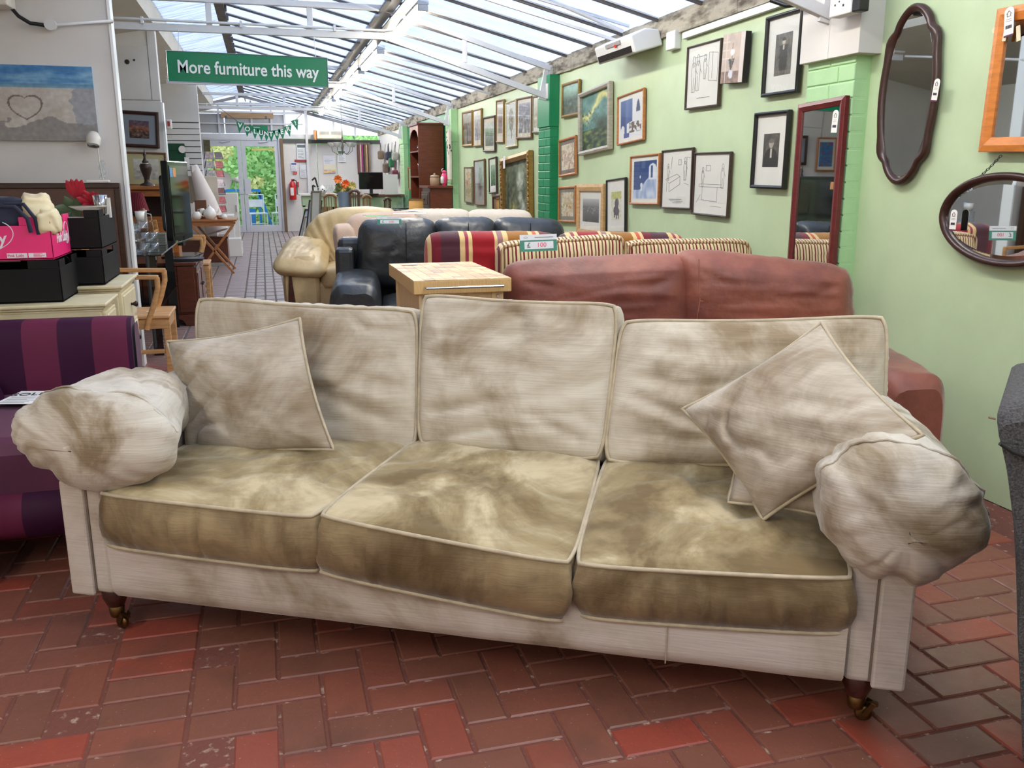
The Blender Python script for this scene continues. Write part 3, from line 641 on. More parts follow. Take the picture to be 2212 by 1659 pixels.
# striped-cushion sofa
def stripes(name,cols,period,axis=0,sheen=.3,rough=.7,off=0,amp=0):
    """cols: list of (width fraction, colour); woven stripes across one local axis"""
    m=bpy.data.materials.new(name); m.use_nodes=True; t=m.node_tree; b=t.nodes['Principled BSDF']; L=t.links.new
    tc=t.nodes.new('ShaderNodeTexCoord'); s=t.nodes.new('ShaderNodeSeparateXYZ'); L(tc.outputs['Object'],s.inputs[0])
    a=t.nodes.new('ShaderNodeMath'); a.operation='MULTIPLY_ADD'; a.inputs[1].default_value=1/period; a.inputs[2].default_value=off+50; L(s.outputs[axis],a.inputs[0])
    f=t.nodes.new('ShaderNodeMath'); f.operation='FRACT'; L(a.outputs[0],f.inputs[0]); r=t.nodes.new('ShaderNodeValToRGB'); r.color_ramp.interpolation='CONSTANT'; L(f.outputs[0],r.inputs[0])
    e=r.color_ramp.elements; p=0
    for i,(w_,c_) in enumerate(cols):
        if i<2: e[i].position=p; e[i].color=c_
        else: q_=e.new(p); q_.color=c_
        p+=w_
    L(r.outputs[0],b.inputs['Base Color']); b.inputs['Roughness'].default_value=rough; b.inputs['Specular IOR Level'].default_value=.2; b.inputs['Sheen Weight'].default_value=sheen; return m
W1,CR,PU,RD,GO,OR_=C(196,160,112),C(214,184,128),C(74,36,48),C(150,18,28),C(150,98,34),C(190,84,62)
bigst=stripes('broad_red_gold_stripes',[(.17,PU),(.045,CR),(.035,C(150,50,70)),(.035,CR),(.2,RD),(.03,CR),(.05,C(150,110,110)),(.045,CR),(.2,GO),(.04,CR),(.035,OR_),(.03,CR),(.085,C(110,20,36))],.62,off=.13)
nar=stripes('narrow_cream_red_ticking',[(.34,C(222,202,160)),(.2,C(120,92,58)),(.24,C(222,202,160)),(.22,C(116,22,34))],.042)
SP=(1.62,4.58); SZ=-.05; ss=thing('sofa','sofa upholstered in broad red, gold and plum stripes, between rust and black sofas','sofa',(SP[0],SP[1],0),SZ); SF=frame_of(SP,SZ)
def cb(parent,F_,px4,d,th,mat,seed,puff=.04,name='back_cushion',pipe_=None,**k):
    c=[ql(F_,*p,d) for p in px4]; return cush(name,c,th,puff,[mat],parent,nu=30,nv=22,wr=soft([],.006,2.5,seed),side=.03,cr=k.pop('cr',.06),bandwr=.004,seed=seed,p=2.6,pipe=pipe_,pr=.006,**k)
cb(ss,SF,[(930,640),(1205,640),(1205,512),(932,512)],.22,.14,bigst,31,.02); cb(ss,SF,[(1215,640),(1478,640),(1478,514),(1218,512)],.22,.14,bigst,32,.02)
B('base',(-.66,.72,-.42,.5,.06,.42),bigst,ss,bevel=.04); simple_arm(ss,-.82,-.66,-.5,.4,.60,bigst,seed=5); simple_arm(ss,.72,.88,-.5,.4,.60,bigst,seed=6)
for x in (-.7,.75):
    for y in (-.4,.4): B('foot',(x-.03,x+.03,y-.03,y+.03,0,.08),_m['dark_wood'],ss)
rope=stripes('twisted_rope_edge',[(.5,C(206,182,140)),(.2,C(120,40,44)),(.3,C(150,120,80))],.02)
def loose(px4,d,label,seed,mat=nar):
    c=[onp(*p,SF[0]+SF[2]*d,SF[2]) for p in px4]
    o=cush('scatter_cushion',c,.10,.05,[mat],None,nu=30,nv=24,wr=soft([],.006,2.5,seed),side=.02,cr=.05,seed=seed,p=2.3,pipe=rope,pr=.010); return tag(o,label,'cushion','cream and red ticking cushions on the striped sofa')
loose([(1085,660),(1360,660),(1348,512),(1082,530)],.02,'ticking-striped cushion with rope edge under the larger £100 card',33); loose([(1368,660),(1625,640),(1618,522),(1355,526)],.04,'ticking-striped cushion with rope edge nearer the dark red mirror',34)
# black leather sofa
blk=M('black_leather',C(38,41,44),.36,var=.2,scale=6,bump=.35,bs=26,spec=.6)
KP=(1.45,6.25); KZ=-.13; ks=thing('sofa','black leather three-seater sofa with a price card on its back','sofa',(KP[0],KP[1],0),KZ); KF=frame_of(KP,KZ)
cb(ks,KF,[(775,620),(944,620),(938,480),(782,482)],.0,.2,blk,41,.07,cr=.09); cb(ks,KF,[(946,620),(1072,620),(1068,478),(944,480)],.0,.2,blk,42,.07,cr=.09); cb(ks,KF,[(1074,620),(1222,620),(1215,482),(1072,478)],.0,.2,blk,43,.07,cr=.09)
B('back_frame',(-.98,.90,.18,.34,.05,.86),blk,ks,bevel=.04)
B('side_panel',(-.99,-.86,-.02,.34,.05,.80),blk,ks,bevel=.03)
B('base',(-.78,.70,-.62,.2,.06,.34),blk,ks,bevel=.04); cush('seat_cushion',[(-.66,-.66,.46),(.66,-.66,.46),(.66,0,.47),(-.66,0,.47)],.16,.05,[blk],ks,nu=24,nv=18,seed=45,cr=.06)
simple_arm(ks,-1.0,-.68,-.72,.05,.62,blk,seed=7,slope=-.04,wr=.006); simple_arm(ks,.68,.96,-.72,.05,.62,blk,seed=8,slope=-.04,wr=.006)
t=MB(); 
for px in (877,1012,1146): MB().tube([ql(KF,px,482,-.065),ql(KF,px+1,540,-.075),ql(KF,px+2,600,-.07)],.003,5).build('centre_seam',M('black_seam',C(18,19,20),.5),ks)

# cream leather sofa and pink-beige sofa
crl=M('cream_leather',C(206,184,138),.42,var=.12,scale=4,bump=.3,bs=18,col2=C(176,150,104))
LP=(1.25,8.55); LZ=-.14; ls=thing('sofa','cream leather sofa with a rounded puffy back and dark wood show-leg, farthest sofa','sofa',(LP[0],LP[1],0),LZ); LF=frame_of(LP,LZ)
def roundback(parent,F_,px,d,th,mat,seed,puffs=.06,ribs=7):
    """rounded, gathered back cushion: outline px over a fan"""
    pts=[ql(F_,*p,d) for p in px]; ctr=ql(F_,sum(p[0] for p in px)/len(px),px[0][1],d); m=MB(); N=len(pts); K=8; vs=[]
    # densify
    den=[]; 
    for i in range(N-1):
        for k in range(6): den.append(pts[i].lerp(pts[i+1],k/6))
    den.append(pts[-1]); N=len(den)
    for k in range(K+1):
        f=k/K
        for i,p in enumerate(den):
            prof=math.sqrt(max(0,1-f**2.6)); g=.014*math.sin(i*1.5+seed)*(f**2)*(1-f**8)
            q_=ctr.lerp(p,f); vs.append(q_+V((0,-1,0))*(puffs*prof+g)+V((0,0,.01*math.sin(i*1.5)*(f>.85))))
    for k in range(1,5):
        for i,p in enumerate(den):
            o_=(p-ctr).normalized(); a=PI*k/5; vs.append(p+o_*.04*math.sin(a)+V((0,1,0))*th*k/4)
    R_=K+1+4
    m.add(vs,[(k*N+i,k*N+i+1,(k+1)*N+i+1,(k+1)*N+i) for k in range(R_-1) for i in range(N-1)],0,True)
    return m.build('back_cushion',mat,parent)
roundback(ls,LF,[(655,600),(658,520),(668,495),(690,472),(730,459),(790,455),(840,459),(860,475),(862,600)],-.1,.22,crl,1)
simple_arm(ls,-1.02,-.72,-.82,.02,.62,crl,seed=9,slope=-.10,wr=.01,zb=.05)
cush('arm_pad',[(-1.06,-.86,.58),(-.68,-.84,.54),(-.70,.0,.72),(-1.02,.0,.74)],.12,.05,[crl],ls,nu=24,nv=30,wr=soft([],.012,4,3,1.2,3),side=.05,cr=.08,seed=5)
m=MB(); m.prism([(-1.0,.0),(-.90,.0),(-.945,.46),(-.965,.46)],-.845,-.825); m.build('show_leg',M('dark_mahogany',C(58,24,16)),ls)
B('base',(-.8,1.1,-.75,.1,.05,.40),crl,ls,bevel=.05); cush('seat_cushion',[(-.72,-.78,.50),(.9,-.78,.50),(.9,-.1,.5),(-.72,-.1,.5)],.16,.05,[crl],ls,nu=20,nv=14,seed=6,cr=.06)
cb(ls,LF,[(870,560),(1020,560),(1015,458),(872,458)],-.1,.2,crl,61,.06,cr=.08); B('back_frame',(-.9,1.4,-.02,.16,.05,.80),crl,ls,bevel=.05)
pnk=M('pinkish_dimpled_fabric',C(208,180,158),.8,var=.06,scale=4,bump=.5,bs=160,sheen=.2)
pal=M('pale_throw_fabric',C(222,208,190),.85,var=.06,scale=4,bump=.5,bs=140,sheen=.2)
PP=(1.55,7.30); PZ=-.10; ps=thing('sofa','pinkish beige fabric sofa wedged between the cream leather and black leather sofas','sofa',(PP[0],PP[1],0),PZ); PF=frame_of(PP,PZ)
cb(ps,PF,[(742,640),(905,640),(900,462),(752,470)],.0,.2,pnk,51,.06,cr=.1); cb(ps,PF,[(908,600),(1015,600),(1012,460),(906,460)],.0,.2,pal,52,.05,cr=.05); cb(ps,PF,[(1017,600),(1155,600),(1148,461),(1014,460)],.0,.2,pal,53,.05,cr=.08)
cush('wing',[ql(PF,748,640,-.12),ql(PF,790,640,-.12),ql(PF,760,490,-.1),ql(PF,722,492,-.1)],.3,.03,[pnk],ps,nu=14,nv=24,cr=.1,side=.03,seed=9)
simple_arm(ps,-.98,-.72,-.52,.1,.58,pnk,seed=10,wr=.006); B('base',(-.8,1.1,-.45,.3,.06,.42),pnk,ps,bevel=.04); B('back_frame',(-.9,1.12,.12,.3,.05,.82),pnk,ps,bevel=.05)
for (st_,xs,ys) in ((ks,(-.8,.8),(-.6,.25)),(ls,(-.75,1.0),(-.65,.05)),(ps,(-.75,1.0),(-.35,.2))):
    for x in xs:
        for y in ys: B('foot',(x-.03,x+.03,y-.03,y+.03,0,.09),_m['dark_wood'],st_)
# ================= PICTURES AND MIRRORS =================
art=colmat('printed_art',.5); pglass=see('picture_glass',(.98,.99,.98,1),.012,.015,'gloss')
mirror=M('silvered_mirror',C(225,228,226),.015,1,var=0)
FR={}
def fm(n,c,rough=.4,metal=0): return M('frame_'+n,c,rough,metal,var=.15,scale=14,stretch=(1,1,4))
gold=fm('gilt',C(150,116,62),.35,.55); oak=fm('oak',C(176,112,62)); pine=fm('pine',C(196,160,112)); blackf=fm('black',C(26,26,28),.3); dk_=fm('dark_brown',C(62,46,38)); silver=fm('pale_silver',C(176,170,156),.4,.2); brownf=fm('brown',C(112,78,52)); greyg=fm('grey_gold',C(128,124,100),.4,.3); mahog=fm('mahogany',C(98,34,34),.3); orangew=fm('orange_pine',C(206,126,58),.35); darkoak=fm('dark_oak',C(58,34,28),.3)
def card(c): return M('mount_%d_%d_%d'%tuple(int(x*99) for x in c[:3]),c,.8,var=.03)
WHT=C(226,224,218); CRM=C(220,212,192)
def mix(a,b,t): t=max(0,min(1,t)); return tuple(a[i]+(b[i]-a[i])*t for i in range(3))
def f_frame(w,h,fw,dep,mat,parent,name='frame',round_=0):
    m=MB(); y0=-dep
    o=[(-w/2,-h/2),(w/2,-h/2),(w/2,h/2),(-w/2,h/2)]; i_=[(-w/2+fw,-h/2+fw),(w/2-fw,-h/2+fw),(w/2-fw,h/2-fw),(-w/2+fw,h/2-fw)]
    mid_=[((a[0]*.55+b[0]*.45),(a[1]*.55+b[1]*.45)) for a,b in zip(o,i_)]
    vs=[(x,0,z) for x,z in o]+[(x,y0*.8,z) for x,z in o]+[(x,y0,z) for x,z in mid_]+[(x,y0*.75,z) for x,z in i_]+[(x,-.002,z) for x,z in i_]
    m.add(vs,[(k*4+j,k*4+(j+1)%4,(k+1)*4+(j+1)%4,(k+1)*4+j) for k in range(4) for j in range(4)]); return m.build(name,mat,parent,bevel=.0015,seg=1)
def place(px4,plane,rz):
    P=[plane(*p) for p in px4]; ax=V((math.cos(rz),math.sin(rz),0)); c=sum(P,V((0,0,0)))/4
    w_=((P[1]-P[0]).dot(ax)+(P[2]-P[3]).dot(ax))/2; h=((P[0]-P[3]).z+(P[1]-P[2]).z)/2
    rl=(math.atan2((P[1]-P[0]).z,(P[1]-P[0]).dot(ax))+math.atan2((P[2]-P[3]).z,(P[2]-P[3]).dot(ax))-math.atan2((P[0]-P[3]).dot(ax),(P[0]-P[3]).z)-math.atan2((P[1]-P[2]).dot(ax),(P[1]-P[2]).z))/4
    return c,w_,h,rl
PG='framed pictures hung on the right wall'
def picture(label,px4,fmat,fw,mount=None,mw=.15,fn=None,dep=.022,plane=None,rz=-PI/2,glz=True,group=PG,cat='picture',nx=36,ny=48,mwz=None,tilt=0):
    plane=plane or (lambda x,y:fx(x,y,XW-.012)); c,w_,h,rl=place(px4,plane,rz)
    rl=max(-.06,min(.06,rl))
    t=thing('framed_picture',label,cat,c,rz,group); t.rotation_euler=(tilt,-rl,rz)
    f_frame(w_,h,fw,dep,fmat,t)
    B('backing_board',(-w_/2+.004,w_/2-.004,-.004,.006,-h/2+.004,h/2-.004),_m.get('backing') or M('backing',C(120,95,70),.8,var=.1),t)
    iw,ih=w_-2*fw,h-2*fw
    if mount is not None:
        B('mount',(-iw/2,iw/2,-.0075,-.0045,-ih/2,ih/2),card(mount),t)
        aw=iw*(1-2*mw); ah=ih-2*(mwz if mwz is not None else mw)*ih
        if fn: grid_art('print',aw,ah,fn,art,t,y=-.0082,nx=nx,ny=ny)
    elif fn: grid_art('print',iw,ih,fn,art,t,y=-.0075,nx=nx,ny=ny)
    if glz: MB().add([(-iw/2,-.0135,-ih/2),(iw/2,-.0135,-ih/2),(iw/2,-.0135,ih/2),(-iw/2,-.0135,ih/2)],[(0,1,2,3)]).build('pane',pglass,t)
    return t,w_,h
def scape(sky,midc,gr,hz=.5,s=0,amp=.08,vs_=60):
    def f(u,v):
        e=hz+amp*nz2(u*3,s)+amp*.5*nz2(u*9,s+3); n=fbm(u*6,v*7,s); 
        c=mix(midc,sky,(v-e)*3) if v>e else mix(gr,midc,v/max(e,.01)*.6)
        return tuple(x+vs_*n*(.35 if v>e else .9) for x in c)
    return f
def figure(bgc,fg,cols,s=0):
    def f(u,v):
        n=fbm(u*5,v*6,s); n2=nz2(u*7+3,v*6,s+5)
        c=bgc
        if n>.12-.3*math.exp(-((u-.5)**2+(v-.45)**2)*9): c=fg
        if n2>.38: c=cols
        return tuple(x+25*fbm(u*14,v*14,s) for x in c)
    return f
def forest(u,v):
    n=fbm(u*5,v*3,2); n2=fbm(u*13,v*11,5)
    c=mix((48,60,40),(92,100,72),n+.5)
    g=math.exp(-((u-.62)/.14)**2-((v-.66)/.22)**2); c=mix(c,(178,186,168),g*1.1)
    r=math.exp(-((u-.66-.05*math.sin(v*12))/(.07+.16*(.4-v if v<.4 else 0)))**2)*(1 if v<.42 else 0); c=mix(c,(176,182,168),r*.85)
    if v>.8: c=mix(c,(130,140,118),(v-.8)*4)
    g2=math.exp(-((u-.33)/.1)**2-((v-.16)/.08)**2); c=mix(c,(150,140,60),g2*.7)
    return tuple(x+50*n2 for x in c)
def ship(u,v):
    c=mix((168,170,164),(186,192,192),v); n=fbm(u*8,v*8,3)
    b=math.exp(-((u-.55)/.2)**2-((v-.42)/.10)**2); c=mix(c,(70,64,66),b*1.1)
    for x0,h in ((.42,.3),(.52,.42),(.62,.33),(.7,.25)):
        c=mix(c,(120,120,124),math.exp(-((u-x0)/.05)**2)*(1 if .42<v<.42+h else 0)*.6)
    r=math.exp(-((u-.55)/.16)**2-((v-.24)/.09)**2); c=mix(c,(110,108,108),r*.7)
    return tuple(x+22*n for x in c)
def flowers(u,v):
    c=(216,214,206); d=((u-.5)/.3)**2+((v-.62)/.3)**2; n=fbm(u*10,v*12,8)
    if d<1: c=mix((110,128,96),(196,176,170),n+.5)
    if abs(u-.5-.05*math.sin(v*9))<.05 and v<.4 and v>.12: c=(120,130,104)
    return tuple(x+20*n for x in c)
def storm(u,v):
    n=fbm(u*3,v*4,6); c=mix((104,146,138),(70,112,108),n+.4)
    y=.62-.18*math.sin(u*5+1)+.1*n; 
    if v>.35: c=mix(c,(224,214,130),math.exp(-((v-y-.12)/.07)**2)*.9)
    if v<.36: c=mix((28,46,34),(110,128,70),max(0,fbm(u*6,v*14,9)+.35))
    g=math.exp(-((u-.72)/.22)**2-((v-.42)/.12)**2); c=mix(c,(34,52,36),g)
    if fbm(u*16,v*16,3)>.32 and .4<v<.75 and u<.6: c=(60,84,70)
    return tuple(x+16*fbm(u*11,v*11,2) for x in c)
def santo1(u,v):
    c=mix((52,78,136),(92,116,168),v)
    if v<.62-.25*u and v>.0: c=mix(c,(44,64,120),.5)
    if u>.58 or (v<.3+.2*u and u>.3): c=(222,222,226)
    if .76<u<.94 and .62<v<.93-(abs(u-.85)*1.2)**2*20: c=(60,72,110)
    if u>.42 and .1<v<.38+.04*nz2(u*9,0): c=mix((70,90,70),(150,60,70),fbm(u*14,v*14)+.3) if fbm(u*9,v*9,3)>-.1 else c
    if u<.2 and v<.34: c=(224,224,230) if v<.24+.1*math.sin(u*14) else c
    if .15<u<.42 and v<.12: c=(60,70,140)
    return c
def santo2(u,v):
    c=(44,72,128)
    e=.22+.75*max(0,u-.28)**.9*1.0
    if v<e*1.05: c=mix((150,168,205),(205,214,232),nz2(u*8,v*4)+.4)
    if (u-.83)**2/.024+(v-.80)**2/.014<1 or (.68<u and v<.8 and v>.5): c=(222,226,234)
    if .76<u<.84 and .55<v<.86: c=(50,76,130)
    if (u-.36)**2+(v-.36)**2<.003 : c=(222,226,234)
    if .33<u<.39 and .2<v<.42: c=(222,226,234)
    if (u-.3)**2*2+(v-.58)**2<.0014: c=(225,228,235)
    return c
def portrait(s,full=False):
    def f(u,v):
        c=mix((96,92,86),(66,62,58),fbm(u*3,v*3,s)+.5)
        if full:
            if ((u-.5)/.11)**2+((v-.80)/.07)**2<1: c=(176,168,156)
            if ((u-.5)/.13)**2+((v-.86)/.04)**2<1: c=(44,40,38)
            if .02<v<.72 and abs(u-.5)<.14+.10*math.sin(v*5.5)**2+.08*(v>.4): c=(34,32,32)
            if abs(u-.5)<.03 and .62<v<.72: c=(190,184,174)
            if v<.12: c=mix(c,(120,112,100),.6)
        else:
            if ((u-.5)/.15)**2+((v-.70)/.13)**2<1: c=(172,162,148)
            if ((u-.5)/.17)**2+((v-.78)/.07)**2<1: c=(110,104,98)
            if v<.55 and abs(u-.5)<.42*math.sqrt(max(0,1-(v/.56)**3))+.05: c=(38,36,36)
            if abs(u-.52)<.055 and .28<v<.56: c=(198,190,178)
        return tuple(x+14*fbm(u*12,v*12,s) for x in c)
    return f
def elephants(u,v):
    c=(216,212,192) if v<.75 else (190,190,120)
    for x0,z0,r in ((.55,.6,.2),(.42,.34,.2),(.62,.3,.18)):
        if ((u-x0)/r)**2+((v-z0)/(r*.8))**2<1 or (abs(abs(u-x0)-.1)<.05 and z0-.25<v<z0): c=(92,86,96)
    return tuple(x+26*fbm(u*11,v*11,4) for x in c)
def seabw(u,v):
    c=mix((64,62,64),(120,118,120),v*1.3) if v<.68 else mix((128,128,130),(196,196,198),(v-.68)*3)
    if .35<v<.66 and abs(fbm(u*3,v*22,3))<.05*(v+.3): c=(176,176,180)
    return c
def vase_(u,v):
    c=mix((196,178,162),(176,160,150),fbm(u*4,v*4,1)+.5)
    if v<.25: c=mix((112,92,84),(150,126,112),fbm(u*8,v*8)+.5)
    if ((u-.45)/.1)**2+((v-.18)/.09)**2<1: c=(196,200,206)
    for k in range(6):
        a=.5+.42*k; x=.45+math.cos(a)*(v-.25)*.6
        if .25<v<.5 and abs(u-x)<.02: c=(60,66,60)
    if abs(u-.47)<.014 and .25<v<.8: c=(120,90,84)
    if ((u-.47)/.1)**2+((v-.62)/.06)**2<1: c=(232,222,222)
    if u>.82 or abs(u-.2)<.015 or (u<.35 and abs((v*6)%1)<.08 and v>.45): c=(206,196,188)
    return c
def cartoon(t,w_,h,strokes,circles=(),th=.0022):
    ink=M('grey_ink',C(96,94,92),.9,var=0); m=MB(); k=(w_*.84,h*.84)
    for s in strokes:
        pts=[V(((x-.5)*k[0],-.0086,(z-.5)*k[1])) for x,z in s]
        for a,b in zip(pts,pts[1:]): m.bar(a,b,.0006,th,up=(1,0,0) if abs((b-a).x)<abs((b-a).z) else (0,0,1)) if (b-a).length>1e-5 else 0
    for x,z,r,a0,a1 in circles:
        pts=[V(((x-.5)*k[0]+r*w_*math.cos(a),-.0086,(z-.5)*k[1]+r*w_*1.15*math.sin(a))) for a in [a0+(a1-a0)*i/12 for i in range(13)]]
        for a,b in zip(pts,pts[1:]): m.bar(a,b,.0006,th,up=(0,0,1))
    m.build('ink_drawing',ink,t,kind='stuff')
def man(x,z,s,face=1):
    return [[(x-.05*s,z+.30*s),(x-.09*s,z+.16*s),(x-.08*s,z-.02*s),(x-.06*s,z-.3*s)],[(x+.05*s,z+.30*s),(x+.09*s,z+.16*s),(x+.08*s,z-.02*s),(x+.06*s,z-.3*s)],[(x,z),(x,z-.3*s)],[(x-.05*s,z+.3*s),(x,z+.2*s),(x+.05*s,z+.3*s)],[(x-.07*s,z-.3*s),(x,z-.31*s),(x+.07*s,z-.3*s)],[(x+.08*s*face,z+.14*s),(x+.16*s*face,z+.05*s)]],[(x,z+.36*s,.045*s,0,2*PI)]
def P4(*a): return [(a[0],a[1]),(a[2],a[3]),(a[4],a[5]),(a[6],a[7])]
# farther bay
picture('small gilt-framed dim picture, first at the far end of the upper row',P4(1000,243,1022,237,1022,316,1001,317),gold,.03,None,fn=scape((150,140,120),(110,96,84),(90,74,60),s=1))
picture('pale gold framed print second in the upper row, catching lamp glare',P4(1024,240,1042,231,1042,315,1024,318),gold,.02,CRM,.14,scape((190,190,186),(150,140,140),(130,126,130),s=2))
picture('brown framed river landscape with a white tag, hung lower in the upper row',P4(1046,253,1071,249,1072,329,1046,327),dk_,.025,CRM,.12,scape((196,200,190),(100,120,90),(84,90,70),s=3,hz=.45))
picture('narrow brown framed print high between the river landscape and the flower print',P4(1074,217,1091,214,1090,309,1074,308),gold,.02,CRM,.2,scape((190,180,170),(120,100,96),(150,130,120),s=4))
picture('cream framed oval print of a tall flower spray',P4(1094,221,1117,214,1118,317,1095,319),fm('cream',C(206,196,150)),.02,WHT,.06,flowers)
picture('wide brown framed grey cathedral interior print beside the flower print',P4(1118,211,1152,209,1150,299,1119,300),brownf,.02,CRM,.1,scape((160,156,166),(110,106,120),(140,138,138),s=6,hz=.7,vs_=90))
picture('grey framed sketch half hidden by the deep green pillar',P4(1153,206,1172,206,1170,287,1153,288),greyg,.02,WHT,.1,scape((206,202,190),(180,176,150),(190,180,160),s=7))
picture('olive framed coloured figure print, lowest and farthest on the far bay',P4(1004,360,1022,360,1022,441,1006,435),greyg,.02,C(200,196,170),.12,figure((206,200,150),(180,170,130),(110,120,160),8))
picture('brown framed painting of a sailing ship in mist',P4(1025,346,1049,343,1049,444,1028,443),brownf,.02,None,fn=ship)
picture('slim dark framed garden print between the ship and the ornate gilt painting',P4(1057,341,1074,339,1075,418,1060,417),dk_,.018,WHT,.18,scape((150,160,150),(80,96,84),(60,70,62),s=10,vs_=110))
t,w_,h=picture('large ornate gilt framed oil of a dark wood with a pale stream',P4(1087,340,1150,328,1154,480,1092,478),gold,.075,None,fn=forest,dep=.06,glz=False)
mo=MB(); random.seed(5)
for k in range(34):
    a=k/34.; z=-h/2+.03+h*.94*a
    for sx_ in (-1,1): mo.lathe([(.001,-.012),(.02,-.006),(.026,0),(.012,.008)],(sx_*(w_/2-.03)+.01*math.sin(k*2.2),-.055,z),7,ax='y')
mo.build('carved_moulding',gold,t,kind='stuff')
B('price_ticket',(-w_/2+.24,-w_/2+.32,-.075,-.073,h/2-.13,h/2+.01),card(WHT),t)
t,_,_=picture('dark wood framed small mirror standing below the gilt painting',P4(1066,420,1088,421,1090,468,1066,468),M('frame_red_brown',C(84,48,40),.3),.035,None,glz=False,cat='mirror',group=None)
B('mirror_glass',(-.07,.07,-.012,-.006,-.14,.14),mirror,t)
# near bay
picture('small gilt framed green landscape high beside the deep green pillar',P4(1217,181,1254,172,1254,249,1216,255),gold,.025,None,fn=scape((150,190,170),(90,110,100),(70,84,70),s=12))
t,_,_=picture('large silver framed painting of a green stormy sky over water',P4(1256,197,1323,182,1325,324,1258,335),silver,.035,None,fn=storm,dep=.045,nx=50,ny=64,glz=False)
picture('orange wood framed island print with a white arched window, upper one of the blue pair',P4(1337,208,1395,191,1394,302,1337,315),oak,.014,WHT,.09,santo1,nx=60,ny=70)
picture('orange wood framed island print with a white domed chapel, lower one of the blue pair',P4(1365,336,1429,332,1426,444,1364,440),oak,.014,WHT,.09,santo2,nx=60,ny=70)
picture('orange wood framed pink watercolour hanging tilted beside the deep green pillar',P4(1207,300,1244,295,1250,381,1213,379),oak,.022,C(120,112,104),.1,figure((222,212,190),(190,168,150),(176,120,110),14),mwz=.12)
picture('brown framed harbour watercolour below the tilted pink watercolour',P4(1209,403,1246,401,1246,482,1209,479),oak,.022,C(130,128,116),.12,figure((214,206,190),(196,180,140),(170,120,60),15),mwz=.12)
picture('light pine framed black and white seashore photograph resting behind the sofa',P4(1250,396,1310,399,1306,512,1250,510),pine,.06,WHT,.13,seabw,dep=.03,mwz=.2)
picture('thin black framed elephants print standing tilted beside the seashore photograph',P4(1311,389,1353,382,1356,502,1315,505),blackf,.014,WHT,.22,elephants,nx=44,ny=60)
t,w_,h=picture('black framed line cartoon of men queuing at an open door, highest cartoon',P4(1489,100,1563,84,1556,230,1484,237),dk_,.012,WHT,.1,None)
s,c=[],[]
for a in ((.15,.5,.9),(.3,.52,.9),(.55,.62,.6)):
    x,y=man(*a); s+=x; c+=y
cartoon(t,w_,h,s+[[(.68,.4),(.68,.9),(.98,.86),(.98,.36)],[(.68,.4),(.98,.36)],[(.2,.8),(.2,.86),(.6,.86)],[(.8,.42),(.8,.9)],[(.3,.1),(.75,.1)]],c)
t,w_,h=picture('black framed line cartoon of a man seated at a desk, left of the lower pair',P4(1434,325,1502,318,1496,453,1431,450),dk_,.012,WHT,.1,None)
s,c=[],[]
for a in ((.8,.66,.6),(.15,.62,.45)):
    x,y=man(*a); s+=x; c+=y
cartoon(t,w_,h,s+[[(.05,.5),(.5,.6),(.62,.55),(.62,.4),(.2,.25),(.2,.42),(.05,.5)],[(.2,.42),(.62,.55)],[(.1,.25),(.1,.45)],[(.78,.42),(.95,.38)],[(.86,.55),(.86,.92),(.99,.9)],[(.55,.78),(.65,.78),(.65,.88),(.55,.88),(.55,.78)],[(.25,.7),(.3,.95)],[(.2,.1),(.7,.1)],[(.25,.07),(.75,.06)],[(.35,.03),(.7,.03)]],c)
t,w_,h=picture('black framed pale line cartoon of two people across a table, right of the lower cartoons',P4(1505,330,1583,327,1576,473,1498,461),dk_,.012,WHT,.1,None)
s,c=[],[]
for a in ((.85,.62,.6),(.2,.6,.5)):
    x,y=man(*a); s+=x; c+=y
cartoon(t,w_,h,s+[[(.1,.5),(.85,.5),(.85,.45),(.1,.45),(.1,.5)],[(.2,.45),(.2,.2),(.7,.18),(.7,.45)],[(.3,.75),(.45,.75),(.45,.85),(.3,.85),(.3,.75)],[(.5,.09),(.85,.09)],[(.02,.15),(.15,.3)]],c,th=.0016)
t,w_,h=picture('unframed box canvas of an orchid in a pot by a window',P4(1577,74,1626,68,1616,179,1569,181),blackf,.001,None,fn=vase_,dep=.006,glz=False,group=None)
B('canvas_box',(-w_/2,w_/2,.0,.03,-h/2,h/2),M('black_canvas_edge',C(28,26,26),.8),t)
t.location.x-=.035
picture('black framed portrait engraving of a standing man in black, highest picture',P4(1662,35,1741,18,1730,200,1652,211),blackf,.02,C(222,220,214),.24,portrait(1,True),dep=.03,mwz=.22)
picture('black framed portrait engraving of a seated man with a white cravat, below the standing man',P4(1636,243,1712,238,1700,412,1629,404),blackf,.02,C(222,220,214),.24,portrait(2),dep=.03,mwz=.26)
# red poster frame by the far pillar, white mirror on green wall
t,_,_=picture('narrow orange-red framed picture at the far light green pillar',P4(883,362,892,360,892,410,884,411),M('frame_red',C(168,66,36),.35),.03,C(150,160,130),.1,None,group=None)
t,w_,h=picture('angular grey glass wall mirror on the dark green wall behind the bookcase',P4(891,296,904,288,904,346,895,350),silver,.008,None,glz=False,cat='mirror',group=None); B('mirror_glass',(-w_/2+.01,w_/2-.01,-.012,-.006,-h/2+.01,h/2-.01),mirror,t)
